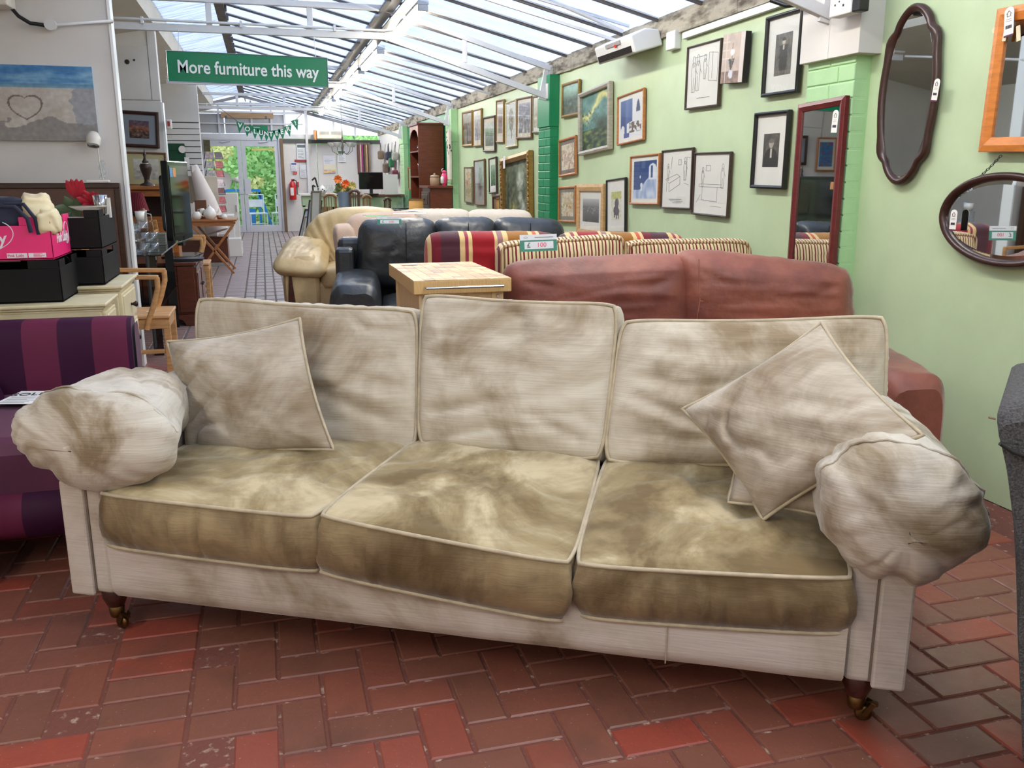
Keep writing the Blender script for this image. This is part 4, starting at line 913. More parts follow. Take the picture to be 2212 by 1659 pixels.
# ---- tall mahogany mirror
pl=lambda x,y:fx(x,y,XW-.11)
tagm=M('tag_card',C(232,230,224),.6,var=.02)
inkm=M('dark_print',C(60,60,66),.8,var=0)
def swing_tag(label,P,rz,h=.10,w=.042,ry=0,rib=C(92,40,70),holder='mirrors'):
    t=thing('price_tag',label,'tag',P,rz,'white arched price tags'); t.rotation_euler=(0,ry,rz)
    p=[(-w/2,-h/2),(w/2,-h/2),(w/2,h/2-w*.4)]+[(w/2*math.cos(a),h/2-w*.4+w*.4*math.sin(a)) for a in [PI*i/8 for i in range(1,8)]]+[(-w/2,h/2-w*.4)]
    MB().prism(p,-.0015,0).build('tag_card',tagm,t)
    MB().prism([(a*.98,z) for a,z in ((-w/2,-h/2-.006),(w/2,-h/2-.006),(w/2,-h/2),(-w/2,-h/2))],-.001,.001).build('coloured_edge',M('tag_edge_%d'%int(rib[0]*1000),rib,.6),t)
    m=MB(); random.seed(int(abs(P[1])*1000))
    for i in range(14):
        x=-w*.32+w*.64*i/14; m.box(x,x+random.choice((.0008,.0016)),-.0022,-.0014,-h*.28,-h*.16)
    m.box(-w*.3,w*.3,-.0022,-.0014,-h*.02,-h*.01); m.box(-w*.25,w*.25,-.0022,-.0014,h*.05,h*.06)
    m.build('barcode',inkm,t,kind='stuff')
    m=MB(); m.bar((-w*.25,-.002,h*.25),(0,-.002,h*.36),.001,.002,up=(0,1,0)); m.bar((w*.25,-.002,h*.25),(0,-.002,h*.36),.001,.002,up=(0,1,0)); m.bar((-w*.18,-.002,h*.16),(-w*.18,-.002,h*.26),.001,.0015,up=(0,1,0)); m.bar((w*.18,-.002,h*.16),(w*.18,-.002,h*.26),.001,.0015,up=(0,1,0)); m.bar((-w*.2,-.002,h*.16),(w*.2,-.002,h*.16),.001,.0015); m.build('printed_emblem',inkm,t,kind='stuff')
    return t
c,w_,h,rl=place(P4(1732,222,1843,208,1790,700,1700,700),pl,-PI/2)
t=thing('wall_mirror','tall dark red wood framed mirror leaning against the brick pillar','mirror',c,-PI/2); t.rotation_euler=(-.02,-.035,-PI/2)
f_frame(w_,h,.042,.03,mahog,t); B('mirror_glass',(-w_/2+.03,w_/2-.03,-.016,-.006,-h/2+.03,h/2-.03),mirror,t); B('backing_board',(-w_/2+.01,w_/2-.01,-.004,.006,-h/2+.01,h/2-.01),_m['backing'],t)
swing_tag('white price tag hanging inside the tall dark red mirror',fx(1804,262,XW-.14),-PI/2,.105,.045,.06,C(30,90,70))
# ---- oval mirrors
def oval(label,px_c,px_r,py_t,py_b,X,scal,fw,ry,bev,wide=False):
    c=fx(px_c,(py_t+py_b)/2,X); a=fx(px_r[0],(py_t+py_b)/2,X); b=fx(px_r[1],(py_t+py_b)/2,X); w_=abs(a.y-b.y); zt=fx(px_c,py_t,X).z; zb=fx(px_c,py_b,X).z; h=zt-zb; c=V((X,(a.y+b.y)/2,(zt+zb)/2))
    t=thing('oval_mirror',label,'mirror',c,-PI/2); t.rotation_euler=(0,ry,-PI/2); n=96; rows=[]
    def rad(a_,k):
        x,z=math.cos(a_),math.sin(a_); bump=0
        if scal:
            bump=.018*sum(math.exp(-((((a_-q+PI)%(2*PI))-PI)/.14)**2) for q in (R(38),R(142),R(218),R(322)))-.008*sum(math.exp(-((((a_-q+PI)%(2*PI))-PI)/.08)**2) for q in (R(50),R(130),R(230),R(310)))
        return ((w_/2-k+bump*(1 if k<fw else 0))*x,(h/2-k+bump*(1 if k<fw else 0))*z)
    for k,y in ((0,0),(0,-.02),(fw*.35,-.03),(fw*.8,-.024),(fw,-.014),(fw,0)): rows.append([(rad(2*PI*i/n,k)[0],y,rad(2*PI*i/n,k)[1]) for i in range(n)])
    m=MB(); m.add([p for r in rows for p in r],[(k*n+i,k*n+(i+1)%n,(k+1)*n+(i+1)%n,(k+1)*n+i) for k in range(5) for i in range(n)],0,True); m.build('frame',darkoak,t)
    m=MB(); pts=[(rad(2*PI*i/n,fw+bev)[0],-.012,rad(2*PI*i/n,fw+bev)[1]) for i in range(n)]; p2=[(rad(2*PI*i/n,fw-.001)[0],-.009,rad(2*PI*i/n,fw-.001)[1]) for i in range(n)]
    m.add(pts,[tuple(range(n))]); m.add(pts+p2,[(i,(i+1)%n,n+(i+1)%n,n+i) for i in range(n)]); m.build('mirror_glass',mirror,t)
    return t,w_,h,c
oval('tall oval mirror with a scalloped dark wood frame on the green wall',1967,(1906,2030),12,400,XW-.015,True,.034,.0,.004)
swing_tag('white price tag on the right edge of the scalloped oval mirror',fx(2022,193,XW-.055),-PI/2,.085,.034,.12)
t,w_,h,c=oval('wide oval mirror with a plain dark wood frame hung on a chain at the edge',2185,(2036,2334),372,580,XW-.02,False,.03,.03,.016)
swing_tag('white price tag on the left edge of the wide oval mirror',fx(2060,474,XW-.06),-PI/2,.08,.036,.0)
a=fx(2168,336,XW-.02); b=fx(2068,412,XW-.02)-V((.0,0,0)); ch=thing('mirror_chain','dark hanging chain rising from the wide oval mirror to the orange frame','chain',a); n=24
for i in range(n):
    p=(a.lerp(b,(i+.5)/n)-a)+V((-.01,0,-.02*math.sin(PI*i/n))); d=(b-a).normalized(); q_=(b-a).to_track_quat('X','Z'); L=(b-a).length/n*.66
    mt=Matrix.Translation(p)@q_.to_matrix().to_4x4()@Matrix.Rotation(PI/2*(i%2)+.5,4,'X')
    m=MB(); m.tube([mt@V((L*math.cos(k*PI/5),.0045*math.sin(k*PI/5),0)) for k in range(10)],.0014,5,closed=True); m.build('link',M('dark_chain',C(40,34,30),.35,.7),ch)
# orange framed mirror, cut by the frame edge
c0=fx(2125,332,XW-.02); zt=fx(2172,22,XW-.02).z; Yl=c0.y; wd=.62; h=zt-c0.z+.0
t=thing('wall_mirror','orange pine framed mirror at the top right corner','mirror',(XW-.02,Yl-wd/2,(zt+c0.z)/2),-PI/2); f_frame(wd,h,.055,.03,orangew,t); B('mirror_glass',(-wd/2+.045,wd/2-.045,-.014,-.006,-h/2+.045,h/2-.045),mirror,t); B('backing_board',(-wd/2+.01,wd/2-.01,-.004,.004,-h/2+.01,h/2-.01),_m['backing'],t); t.rotation_euler=(0,.02,-PI/2)
swing_tag('white price tag taped to the top corner of the orange framed mirror',fx(2180,45,XW-.06),-PI/2,.10,.045,-.1)
for i,(x,y) in enumerate(((2172,72),(2200,72),(2155,58))):
    o=B('tape_strip',(-.009,.009,-.001,.001,-.028,.028),M('masking_tape',C(222,210,176),.8),None); o.location=fx(x,y,XW-.056+.03*(i==2)); o.rotation_euler=(0,(.15,-.2,1.0)[i],-PI/2); tag(o,('masking tape strip under the tag of the orange mirror','masking tape strip hanging inside the orange mirror','masking tape scrap on the wall left of the orange mirror')[i],'tape','tape on the orange mirror')
# ---- wall heater, trunking, thermostats
hp=fx(1390,105,XW); t=thing('fan_heater','white wall-mounted fan heater tilted down, high above the pictures','heater',(XW-.14,hp.y,hp.z-.0),-PI/2); t.rotation_euler=(.30,0,-PI/2)
hw=.36; m=MB(); m.prism([(-.10,-.055),(.12,-.06),(.12,.05),(.02,.085),(-.10,.07)],-hw,hw,'x'); m.build('casing',M('white_plastic',C(222,222,220),.35,var=.02),t,bevel=.012,seg=3)
m=MB(); m.box(-hw+.04,hw-.04,-.106,-.1,-.045,.0); m.build('outlet',M('dark_hole',C(50,35,25)),t)
for i in range(5): B('slat',(-hw+.04,hw-.04,-.112,-.104,-.045+.01*i,-.042+.01*i),M('black_plastic',C(24,24,26),.4),t)
B('top_vent',(-.12,.16,-.108,-.098,.035,.062),M('grey_vent',C(150,150,150),.5),t); MB().lathe([(.012,0),(.012,.01)],(.08,-.108,.03),12,ax='y').build('knob',M('red_knob',C(200,50,40),.4),t)
MB().tube([(0,.1,0),(.0,.16,.03)],.015,8).build('wall_bracket',steel,t); MB().tube([(.25,.05,-.02),(.34,.12,-.05)],.01,8).build('bracket_arm',steel,t)
p=fx(1462,88,XW); o=B('fused_spur',(-.07,.07,-.05,0,-.06,.06),_m['white_plastic'],None,bevel=.006); o.location=(XW,p.y,p.z); o.rotation_euler=(0,0,-PI/2); tag(o,'white fused spur switch box on the wall beside the fan heater','switch box')
a=fx(1478,78,XW-.02); b=fx(1700,2,XW-.02); o=MB().bar(a,b,.03,.04).build('cable_trunking',_m['white_plastic'],None,bevel=.002); tag(o,'white cable trunking running up the green wall from the switch box','trunking')
p=fx(1820,12,XW-.2); t=thing('thermostat','white thermostat control box on the boxed pillar top','thermostat',(XW-.16,p.y,p.z),-PI/2); B('case',(-.07,.09,-.06,0,-.045,.10),_m['white_plastic'],t,bevel=.006); B('side_cover',(.09,.14,-.055,0,-.045,.10),_m['black_plastic'],t,bevel=.006)
m=MB()
for x,z,s in ((-.03,.0,.008),(-.02,.03,.006),(.0,.012,.006),(.03,-.01,.01),(.03,.02,.006),(-.04,.03,.005)): m.box(x,x+s,-.062,-.06,z,z+s)
m.build('printed_marks',inkm,t,kind='stuff')
pts=[fx(1665,0,2.55),fx(1700,12,2.6),fx(1745,8,2.62),fx(1752,-10,2.62)]; o=MB().tube(pts,.012,8).build('cable',_m['black_plastic'],None); tag(o,'black cable looping over the white bracket at the top of the near pillar','cable')
pp=MB(); g_=C(150,135,100)
# ================= LEFT SIDE =================
wood=lambda n,c,r=.4,s=(1,1,8): M('wood_'+n,c,r,var=.22,scale=7,stretch=s,coat=.15)
dw=_m['dark_wood']; oakw=wood('light_oak',C(196,150,98),.45,(1,6,6)); pinew=wood('pine',C(168,108,58)); redw=wood('red_brown',C(92,46,28),.3)
bp_=M('black_plastic',C(24,24,26),.4)
# purple sofa
pst=stripes('plum_stripes',[(.5,C(52,14,46)),(.5,C(94,32,60))],.256,off=.12,sheen=.0,rough=.65)
plum=M('plum_velvet',C(80,30,60),.65,var=.12,scale=5,sheen=.12)
t=thing('sofa','plum and purple striped low sofa with a sold notice on its seat','sofa',(-1.05,3.3,0),0); pu=t
m=MB(); NX,NA=40,28; vs=[]
x1,x0=fy(279,700,3.8).x+1.05,-.75
for i in range(NX+1):
    x=x0+(x1-x0)*i/NX; k=1-max(0,(i/NX-.94)/.06)**2*.25
    for j in range(NA):
        a=2*PI*j/NA; e=.45; ca,sa=math.cos(a),math.sin(a); Yv=abs(ca)**e*(1 if ca>0 else -1); Z=abs(sa)**e*(1 if sa>0 else -1)
        vs.append((x,.60+.10*Yv*k,.42+.315*Z*(.97+.03*k)))
m.add(vs,[(i*NA+j,i*NA+(j+1)%NA,(i+1)*NA+(j+1)%NA,(i+1)*NA+j) for i in range(NX) for j in range(NA)],0,True); m.add(vs[:NA],[tuple(range(NA))]); m.build('backrest',pst,t)
m=MB(); m.add([(x1+.0,p[1],p[2]) for p in vs[-NA:]],[tuple(range(NA))]); m.add([(x1+.012,.60+(p[1]-.6)*.93,.42+(p[2]-.42)*.93) for p in vs[-NA:]],[tuple(range(NA))]); m.build('side_panel',plum,t)
B('seat',(-.75,x1-.02,-.22,.52,.12,.46),plum,t,bevel=.05); m=MB(); m.lathe([(.01,-.2),(.085,-.19),(.09,0),(.09,.42),(.01,.43)],(.24,-.18,.20),20,ax='x'); 
m.build('seat_roll',pst,t,mt=Matrix.Translation((0,0,0)))
simple_arm(t,-.62,.03,-.38,.47,.575,pst,seed=12,zb=.12,name='arm'); 
m=MB(); c_=[(.035,-.375,.14),(.04,-.375,.4),(.03,-.36,.50),(-.02,-.34,.56),(-.1,-.33,.575)]; m.tube(c_,.006,6); m.build('piping',_m['plum_velvet'],t)
yw=wood('golden',C(176,118,58)); B('foot',(.04,.125,-.33,-.22,0,.13),yw,t,bevel=.006); B('foot',(-.6,-.5,.5,.6,0,.13),yw,t,bevel=.006)
P=fz(60,862,.472); t=thing('notice','printed white sold sheet lying on the plum sofa seat','paper',(P.x,P.y,.478),-.25); B('sheet',(-.075,.075,-.10,.10,0,.001),M('white_paper',C(232,232,230),.7,var=.02),t)
text('SOLD',.055,inkm,t,(-.01,.045,.0018),(0,0,.15))
def lines(parent,x0,x1,y,z0,z1,n,mat=inkm,th=.0015,ax='y',name='printed_lines',ragged=True):
    m=MB(); random.seed(int(n*17+abs(x0)*999))
    for i in range(n):
        z=z1-(z1-z0)*i/max(1,n-1); xe=x0+(x1-x0)*(random.uniform(.5,1) if ragged else 1)
        if ax=='y': m.box(x0,xe,y-.0006,y,z-th/2,z+th/2)
        else: m.box(x0,xe,z-th/2,z+th/2,y,y+.0006)
    return m.build(name,mat,parent,kind='stuff')
lines(t,-.06,.06,.0011,-.08,.0,6,ax='z')
# cream chests
crp=M('cream_paint',C(222,212,178),.45,var=.06,scale=6,col2=C(204,192,152)); knobm=M('bronze_knob',C(52,42,40),.35,.6)
def chest(label,n,f,z,x0,nd):
    x1=n.x; y0,y1=n.y,f.y; t=thing('chest_of_drawers',label,'chest',(x1,(y0+y1)/2,0)); h=(y1-y0)/2; L=x0-x1
    B('body',(L+.02,-.028,-h+.02,h-.02,0,z-.03),crp,t,bevel=.004)
    m=MB(); m.box(L,-.0,-h,h,z-.016,z); m.box(L+.01,-.01,-h+.01,h-.01,z-.028,z-.016); m.box(L+.018,-.018,-h+.018,h-.018,z-.04,z-.028); m.build('top',crp,t,bevel=.005)
    dz=(z-.09)/nd
    for k in range(nd):
        a=.05+dz*k; d=B('drawer',(-.03,-.012,-h+.04,h-.04,a+.006,a+dz-.006),crp,t,bevel=.004)
        m=MB(); m.box(-.014,-.006,-h+.07,h-.07,a+.02,a+dz-.02); m.build('raised_panel',crp,d,bevel=.008)
        MB().lathe([(.008,0),(.006,.01),(.011,.018),(.016,.026),(.012,.034),(.002,.036)],(-.008,0,a+dz/2),14,ax='x').build('knob',knobm,d)
    return t
chest('cream painted chest of drawers carrying the pink and black crates',fz(229,655,.75),V((-.72,4.57,0)),.75,-1.75,3)
chest('cream painted tall chest of drawers behind the first, under the stacked black crates',V((-.685,4.62,0)),V((-.685,5.16,0)),.78,-1.7,4)
o=B('tag_card',(-.05,.05,-.02,.02,0,.002),tagm,None); P=fz(212,621,.752); o.location=P; o.rotation_euler=(0,0,.1); tag(o,'white tag lying flat on the nearer cream chest','tag','white arched price tags')
# crates
def crate(label,x1,y0,w_,d,z0,h,mat,grip=True,inner=None,group=None,cat='crate'):
    t=thing('cardboard_crate',label,cat,(x1,y0,z0),0,group); th=.006; ce=M('cardboard_edge',C(150,118,84),.85)
    B('base',(-w_,0,0,d,0,.006),mat,t)
    gx=-w_/2
    m=MB(); m.box(-w_,-.0,0,th,0,h*.80); m.box(-w_,-w_*.80,0,th,h*.8,h); m.box(-w_*.2,0,0,th,h*.8,h); m.build('front_panel',mat,t,bevel=.002)
    m=MB(); m.box(-th,0,0,d,0,h*.82); m.box(-th,0,0,d*.3,h*.82,h); m.box(-th,0,d*.7,d,h*.82,h); m.build('side_panel',mat,t,bevel=.002)
    B('side_panel',(-w_,-w_+th,0,d,0,h),mat,t); B('back_panel',(-w_,0,d-th,d,0,h*.8),mat,t)
    if grip:
        for z in (h*.28,h*.68):
            m=MB(); m.tube([(gx*.9+.015*math.cos(a),-.001,z+.026*math.sin(a)) for a in [2*PI*i/16 for i in range(16)]],.0012,5,closed=True); m.build('press_out_grip',M('grip_edge',C(88,84,80),.7),t)
    if inner: B('contents',(-w_+.01,-.01,.01,d-.01,.01,h*.75),inner,t,bevel=.01)
    return t
bc=M('black_corrugated_board',C(27,26,26),.8,var=.12,scale=6,spec=.2); pk=M('pink_crate_print',C(238,40,120),.45,var=.03,scale=3)
crate('black cardboard crate on the nearer cream chest, under the pink crate',-.885,4.30,.64,.40,.752,.185,bc)
c_=crate('bright pink fruit crate on top of the wide black crate, full of cloth bags',-.905,4.31,.62,.40,.94,.185,pk,grip=False)
wp_=M('white_print',C(240,232,236),.6,var=0)
m=MB(); cx_,cz_=-.275,.105
m.tube([(cx_+.125*math.cos(a)*1.0,-.0012,cz_+.072*math.sin(a)+.012*math.cos(a)) for a in [2*PI*i/40 for i in range(40)]],.0022,5,closed=True); m.build('printed_oval',wp_,c_)
text('Pink',.062,wp_,c_,(cx_+.0,-.0018,cz_+.024),(PI/2,-.22,0),off=.0015,shear=.3); text('Lady',.066,wp_,c_,(cx_+.03,-.0018,cz_-.024),(PI/2,-.22,0),off=.0015,shear=.3)
text('Pink Lady',.062,wp_,c_,(.0018,.20,.085),(PI/2,0,PI/2),off=.001,shear=.35)
B('printed_panel',(-.185,-.105,-.0022,-.0008,.010,.03),wp_,c_); B('printed_panel',(-.10,-.03,-.0022,-.0008,.010,.03),wp_,c_); text('Pink Lady',.017,M('pink_ink',C(220,40,110),.6,var=0),c_,(-.15,-.0028,.020),(PI/2,0,0)); lines(c_,-.08,-.035,-.0022,.014,.026,4,_m['pink_ink'],.002)
m=MB(); m.tube([(.0015,.30+.045*math.cos(a),.10+.05*math.sin(a)) for a in [2*PI*i/24 for i in range(24)]],.0018,5,closed=True); m.build('printed_oval',wp_,c_)
B('printed_leaf',(.0005,.0018,.255,.275,.09,.12),M('leaf_print',C(40,140,70),.6,var=0),c_)
crate('lower black crate of the right-hand stack on the second cream chest',-.765,4.66,.36,.48,.785,.165,bc)
cr2=crate('upper black crate of the right-hand stack, holding papers and a tray',-.765,4.68,.34,.46,.955,.185,bc,inner=M('stacked_papers',C(216,210,196),.8,var=.2,scale=30))
navy=M('navy_cloth',C(34,38,58),.8,var=.1,scale=5,sheen=.1); cal=M('calico_cloth',C(228,214,176),.85,var=.06,scale=5)
def lump(label,cat,c,r,mat,seed,rot=0,n=30,amp=.25,kind='cloth_bag',flat=.3,group=None):
    m=MB(); vs=[]
    for j in range(n+1):
        for i in range(n):
            th_=PI*j/n; a=2*PI*i/n; d=V((math.sin(th_)*math.cos(a),math.sin(th_)*math.sin(a),math.cos(th_)))
            e=.6; d2=V([abs(q)**e*(1 if q>0 else -1) for q in d]); k=1+amp*nz2(d.x*1.4+seed,d.y*1.4+d.z*1.7,seed)+.10*abs(nz2(d.x*3.5,d.z*4+d.y*3,seed+4))
            p=Matrix.Rotation(rot,3,'Z')@V((d2.x*r[0]*k,d2.y*r[1]*k,d2.z*r[2]*k)); vs.append(V(c)+p)
    m.add(vs,[(j*n+i,j*n+(i+1)%n,(j+1)*n+(i+1)%n,(j+1)*n+i) for j in range(n) for i in range(n)],0,True)
    o=m.build(kind,mat); weld(o); return tag(o,label,cat,group)
o=lump('folded navy cloth bag with loop handles on top of the pink crate','bag',(-1.19,4.44,1.135),(.20,.13,.075),navy,2,.1)
m=MB(); m.tube([(-1.10,4.30,1.17),(-1.03,4.28,1.17),(-.985,4.28,1.12),(-.98,4.29,1.06)],.009,6); m.tube([(-1.08,4.34,1.18),(-1.0,4.31,1.18),(-.96,4.30,1.12),(-.955,4.31,1.05)],.008,6); m.build('handle',navy,o,kind='stuff')
lump('cream calico bag standing upright in the pink crate beside the navy bag','bag',(-.985,4.46,1.13),(.065,.12,.085),cal,5,.2); lump('cream calico bag folded behind the navy bag','bag',(-1.36,4.58,1.18),(.13,.06,.05),cal,7,-.3); lump('crumpled cream bag slumped at the right corner of the pink crate','bag',(-.93,4.42,1.10),(.045,.12,.06),cal,9,.1)
# dish, poinsettia, glass on upper crate
ch_=M('white_china',C(226,222,214),.2,var=.02); clg=see('drinking_glass',(.94,.97,.97,1),.10,.03,'gloss')
o=MB().lathe([(.02,0),(.05,.004),(.085,.02),(.09,.024),(.05,.01)],(-.84,4.86,1.13),20).build('dish',ch_); tag(o,'white oval dish tilted on the upper black crate','dish')
t=thing('metal_beaker','fluted metal beaker standing on the upper black crate','beaker',(-.80,4.98,1.09)); MB().lathe([(.018,0),(.022,.05),(.034,.115),(.031,.115),(.016,.01)],(0,0,0),20).build('cup',M('bright_metal',C(190,190,190),.15,1,var=.02),t)
for i in range(10):
    a=2*PI*i/10; MB().bar((.022*math.cos(a),.022*math.sin(a),.02),(.034*math.cos(a),.034*math.sin(a),.112),.002,.003).build('flute',_m['bright_metal'],t)
o=B('booklet',(-.012,.012,-.02,.02,0,.10),ch_,None); o.location=(-.77,5.0,1.09); tag(o,'small white booklet standing beside the metal beaker','booklet')
t=thing('poinsettia','red poinsettia flower with dull green leaves in front of the brown panel','flower',(-.90,5.1,1.06)); random.seed(11)
rp_=M('crimson_petal',C(176,24,44),.6,var=.2,scale=20,sheen=.3); gl_=M('dusty_leaf',C(86,102,70),.6,var=.2)
def petal(parent,c,d,L,w_,mat,name,up=V((0,-1,0))):
    d=d.normalized(); s_=d.cross(up).normalized(); n=d.cross(s_); m=MB(); pr=[(0,.15),(.3,.8),(.55,1),(.8,.6),(1,.05)]; vs=[]
    for t_,k in pr: 
        for q in (-1,0,1): vs.append(c+d*L*t_+s_*(w_*k*q)+n*(.012*(abs(q))-.02*t_*t_))
    m.add(vs,[(3*i+j,3*i+j+1,3*i+j+4,3*i+j+3) for i in range(4) for j in range(2)],0,True); return m.build(name,mat,parent)
for i in range(13):
    a=2*PI*i/13+random.uniform(-.2,.2); petal(t,V((.05,-.06,.10)),V((math.cos(a),-.3,math.sin(a)*1.1)),random.uniform(.055,.085),.02,rp_,'petal')
for i in range(4): petal(t,V((-.02,-.04,.12)),V((-.4+.25*i,-.2,1)),.11,.026,rp_,'petal')
for i in range(7): petal(t,V((-.05,-.03,.06)),V((math.cos(i*.95),-.3,math.sin(i*.95))),.09,.026,gl_,'leaf')
MB().tube([(0,0,-.0),(0,-.02,.16)],.006,6).build('stem',gl_,t); MB().lathe([(.03,0),(.04,.06)],(0,0,0),14).build('pot',ch_,t)
# brown panel and lamp
t=thing('wooden_headboard','brown wooden panelled headboard against the white partition','headboard',(-1.45,6.40,0)); z1=fy(100,395,6.38).z; xr=fy(258,400,6.38).x+1.45
B('panel',(-.7,xr-.03,-.02,.02,.3,z1-.03),M('brown_leatherette',C(92,66,54),.6,var=.1),t); B('top_rail',(-.75,xr,-.03,.03,z1-.035,z1),dw,t,bevel=.004); B('post',(xr-.035,xr,-.03,.03,0,z1-.035),dw,t,bevel=.004); B('post',(-.75,-.715,-.03,.03,0,z1-.035),dw,t,bevel=.004)
lp=fy(222,385,6.39); t=thing('desk_lamp','small white spotlight lamp with clear bulbous stem on the headboard','lamp',(lp.x,6.39,z1)); wpl=M('off_white_enamel',C(214,208,196),.3)
B('base',(-.10,.04,-.025,.025,0,.018),ch_,t,bevel=.005); MB().tube([(-.0,0,.02),(-.01,0,.12),(-.012,0,.22)],.004,8).build('stem',wpl,t)
for k in range(4): MB().lathe([(.002,-.018),(.016,-.01),(.018,0),(.014,.012),(.002,.018)],(-.003+.01*(k%2),0,.035+.03*k),14).build('glass_ball',clg,t)
mt=Matrix.Translation((-.03,-.01,.27))@Matrix.Rotation(-.5,4,'X')
MB().lathe([(.002,.055),(.03,.045),(.045,.01),(.043,-.03),(.034,-.045),(.036,-.045)],(0,0,0),20,cap=False).build('lamp_shade',wpl,t,mt=mt); MB().lathe([(.03,-.04),(.001,-.036)],(0,0,0),18,cap=False).build('reflector',_m['bright_metal'],t,mt=mt)
# canvas with heart
def beach(u,v):
    if v>.76: c=mix((58,120,176),(150,190,214),max(0,fbm(u*2.5,v*8,4)+.35)*(1.3-(v-.76)*3))
    elif v>.70: c=mix((120,160,184),(86,134,166),(v-.7)*16)
    else:
        n=fbm(u*4,v*4,6); c=mix((196,190,182),(180,172,162),n+.5)
        if u<.12+.1*n or u>.86+.08*n: c=mix(c,(140,146,156),.7)
        if v<.25+.12*n: c=mix(c,(130,126,124),.8)
        x,y=(u-.47)/.115,(v-.42)/.15
        hq=lambda x,y:(x*x+y*y-1)**3-x*x*y*y*y
        if (hq(x,y)<0)!=(hq(x*1.13,y*1.13-.02)<0): c=(112,100,92)
    return tuple(x+14*fbm(u*24,v*16,2) for x in c)
P0=fy(-95,142,6.48); P1=fy(205,145,6.48); P2=fy(215,305,6.48); wd_=P2.x-P0.x; h=P1.z-P2.z
t=thing('canvas_print','wide beach canvas with a heart drawn in the sand on the white partition','picture',((P0.x+P2.x)/2,6.47,(P1.z+P2.z)/2)); B('canvas_box',(-wd_/2,wd_/2,-.0,.028,-h/2,h/2),card(C(190,196,204)),t); grid_art('print',wd_,h,beach,art,t,y=-.002,nx=150,ny=90)
# cable and conduit top-left
a=fy(110,54,6.46); b=fy(241,46,6.46)
t=thing('conduit','pale conduit with a round junction box high on the white partition','conduit',a); MB().tube([V((0,0,0)),b-a,fy(240,50,8.42)-a],.012,8).build('pipe',steel,t); MB().lathe([(.035,-.02),(.035,.02)],(0,-.01,0),20,ax='y').build('junction_box',steel,t,bevel=.003)
o=MB().tube([fy(20,12,6.45),fy(40,35,6.43),fy(65,50,6.44),fy(100,55,6.45)],.012,8).build('cable',bp_); tag(o,'black cable curving down to the junction box on the partition','cable')
o=B('floodlight_casing',(-.12,.05,-.1,.1,-.03,.05),wpl,None,bevel=.01); o.location=fy(5,5,6.38); tag(o,'edge of a white light casing in the top left corner','lamp')
# black glass table with glassware
gt=thing('glass_table','black glass topped side table crowded with vases and tumblers','table',(-1.1,7.5,0)); x1=fz(348,550,.75).x+1.1; blg=M('black_glass',C(12,13,15),.04,var=0,spec=.8)
B('table_top',(-.45,x1,-.70,.75,.738,.75),blg,gt,bevel=.002)
for x,y in ((-.4,-.62),(x1-.12,-.62),(-.4,.66),(x1-.12,.66)): B('leg',(x,x+.07,y,y+.05,0,.738),blg,gt)
B('shelf',(-.4,x1-.04,-.6,.66,.36,.37),blg,gt)
fro=see('frosted_glass',(.9,.93,.95,1),.45,.3,'gloss')
def vase(label,x,y,z,prof,mat=clg,name='glass_vase',cat='vase',group=None,n=18):
    o=MB().lathe(prof,(0,0,0),n,cap=False).build(name,mat); o.location=(x,y,z); return tag(o,label,cat,group)
P=fz(275,545,.752); vase('tall frosted glass vase flared at the foot, nearest on the black table',P.x,P.y+.12,.752,[(.001,.002),(.05,.004),(.046,.03),(.03,.08),(.02,.17),(.020,.24),(.026,.30),(.024,.30)],fro)
for k,(px,z,l) in enumerate(((306,.752,'lowest'),(306,.83,'second'),(308,.905,'third'))): 
    P=fz(306,548,.752); vase('clear square-cut tumbler stack on the black table, %s tier'%l,P.x,P.y+.1,z,[(.001,.004),(.046,.004),(.05,.03),(.046,.035),(.052,.07),(.048,.07)],clg,'tumbler','glass','stacked tumblers',8)
P=fz(328,548,.752); 
for z in (.752,.83): vase('clear cut tumbler right of the tumbler stack, %s'%('on the glass' if z<.8 else 'upper one'),P.x,P.y+.1,z,[(.001,.004),(.04,.004),(.043,.03),(.04,.035),(.045,.07),(.042,.07)],clg,'tumbler','glass','stacked tumblers',8)
P=fz(306,548,.752); vase('white china beaker balanced on top of the tumbler stack',P.x,P.y+.1,.98,[(.001,.0),(.028,.0),(.034,.07),(.030,.07)],ch_,'beaker','cup')
for i in range(3):
    P=fz(284+7*i,520,.755); vase('smoky wine glass in the cluster behind the frosted vase, %s'%('leftmost','middle','rightmost')[i],P.x,P.y,.752,[(.03,0),(.004,.006),(.004,.06),(.03,.085),(.036,.12),(.030,.15)],clg,'wine_glass','glass','wine glasses on the black table')
P=fz(262,540,.752); vase('cut glass bowl at the left end of the black table',P.x,P.y+.2,.752,[(.001,.004),(.04,.01),(.07,.05),(.066,.05)],clg,'bowl','bowl')
for k in range(5): 
    o=B('paperback',(-.08,.08,-.06,.06,0,.018),M('book_grey',C(96,98,88),.7,var=.2),None,bevel=.001); P=fz(358,545,.752); o.location=(-.86,7.75,.7515+.019*k); tag(o,'thin grey book in a flat pile on the black table, %s'%('bottom','second up','middle','fourth up','top')[k],'book','flat pile of books on the black table')
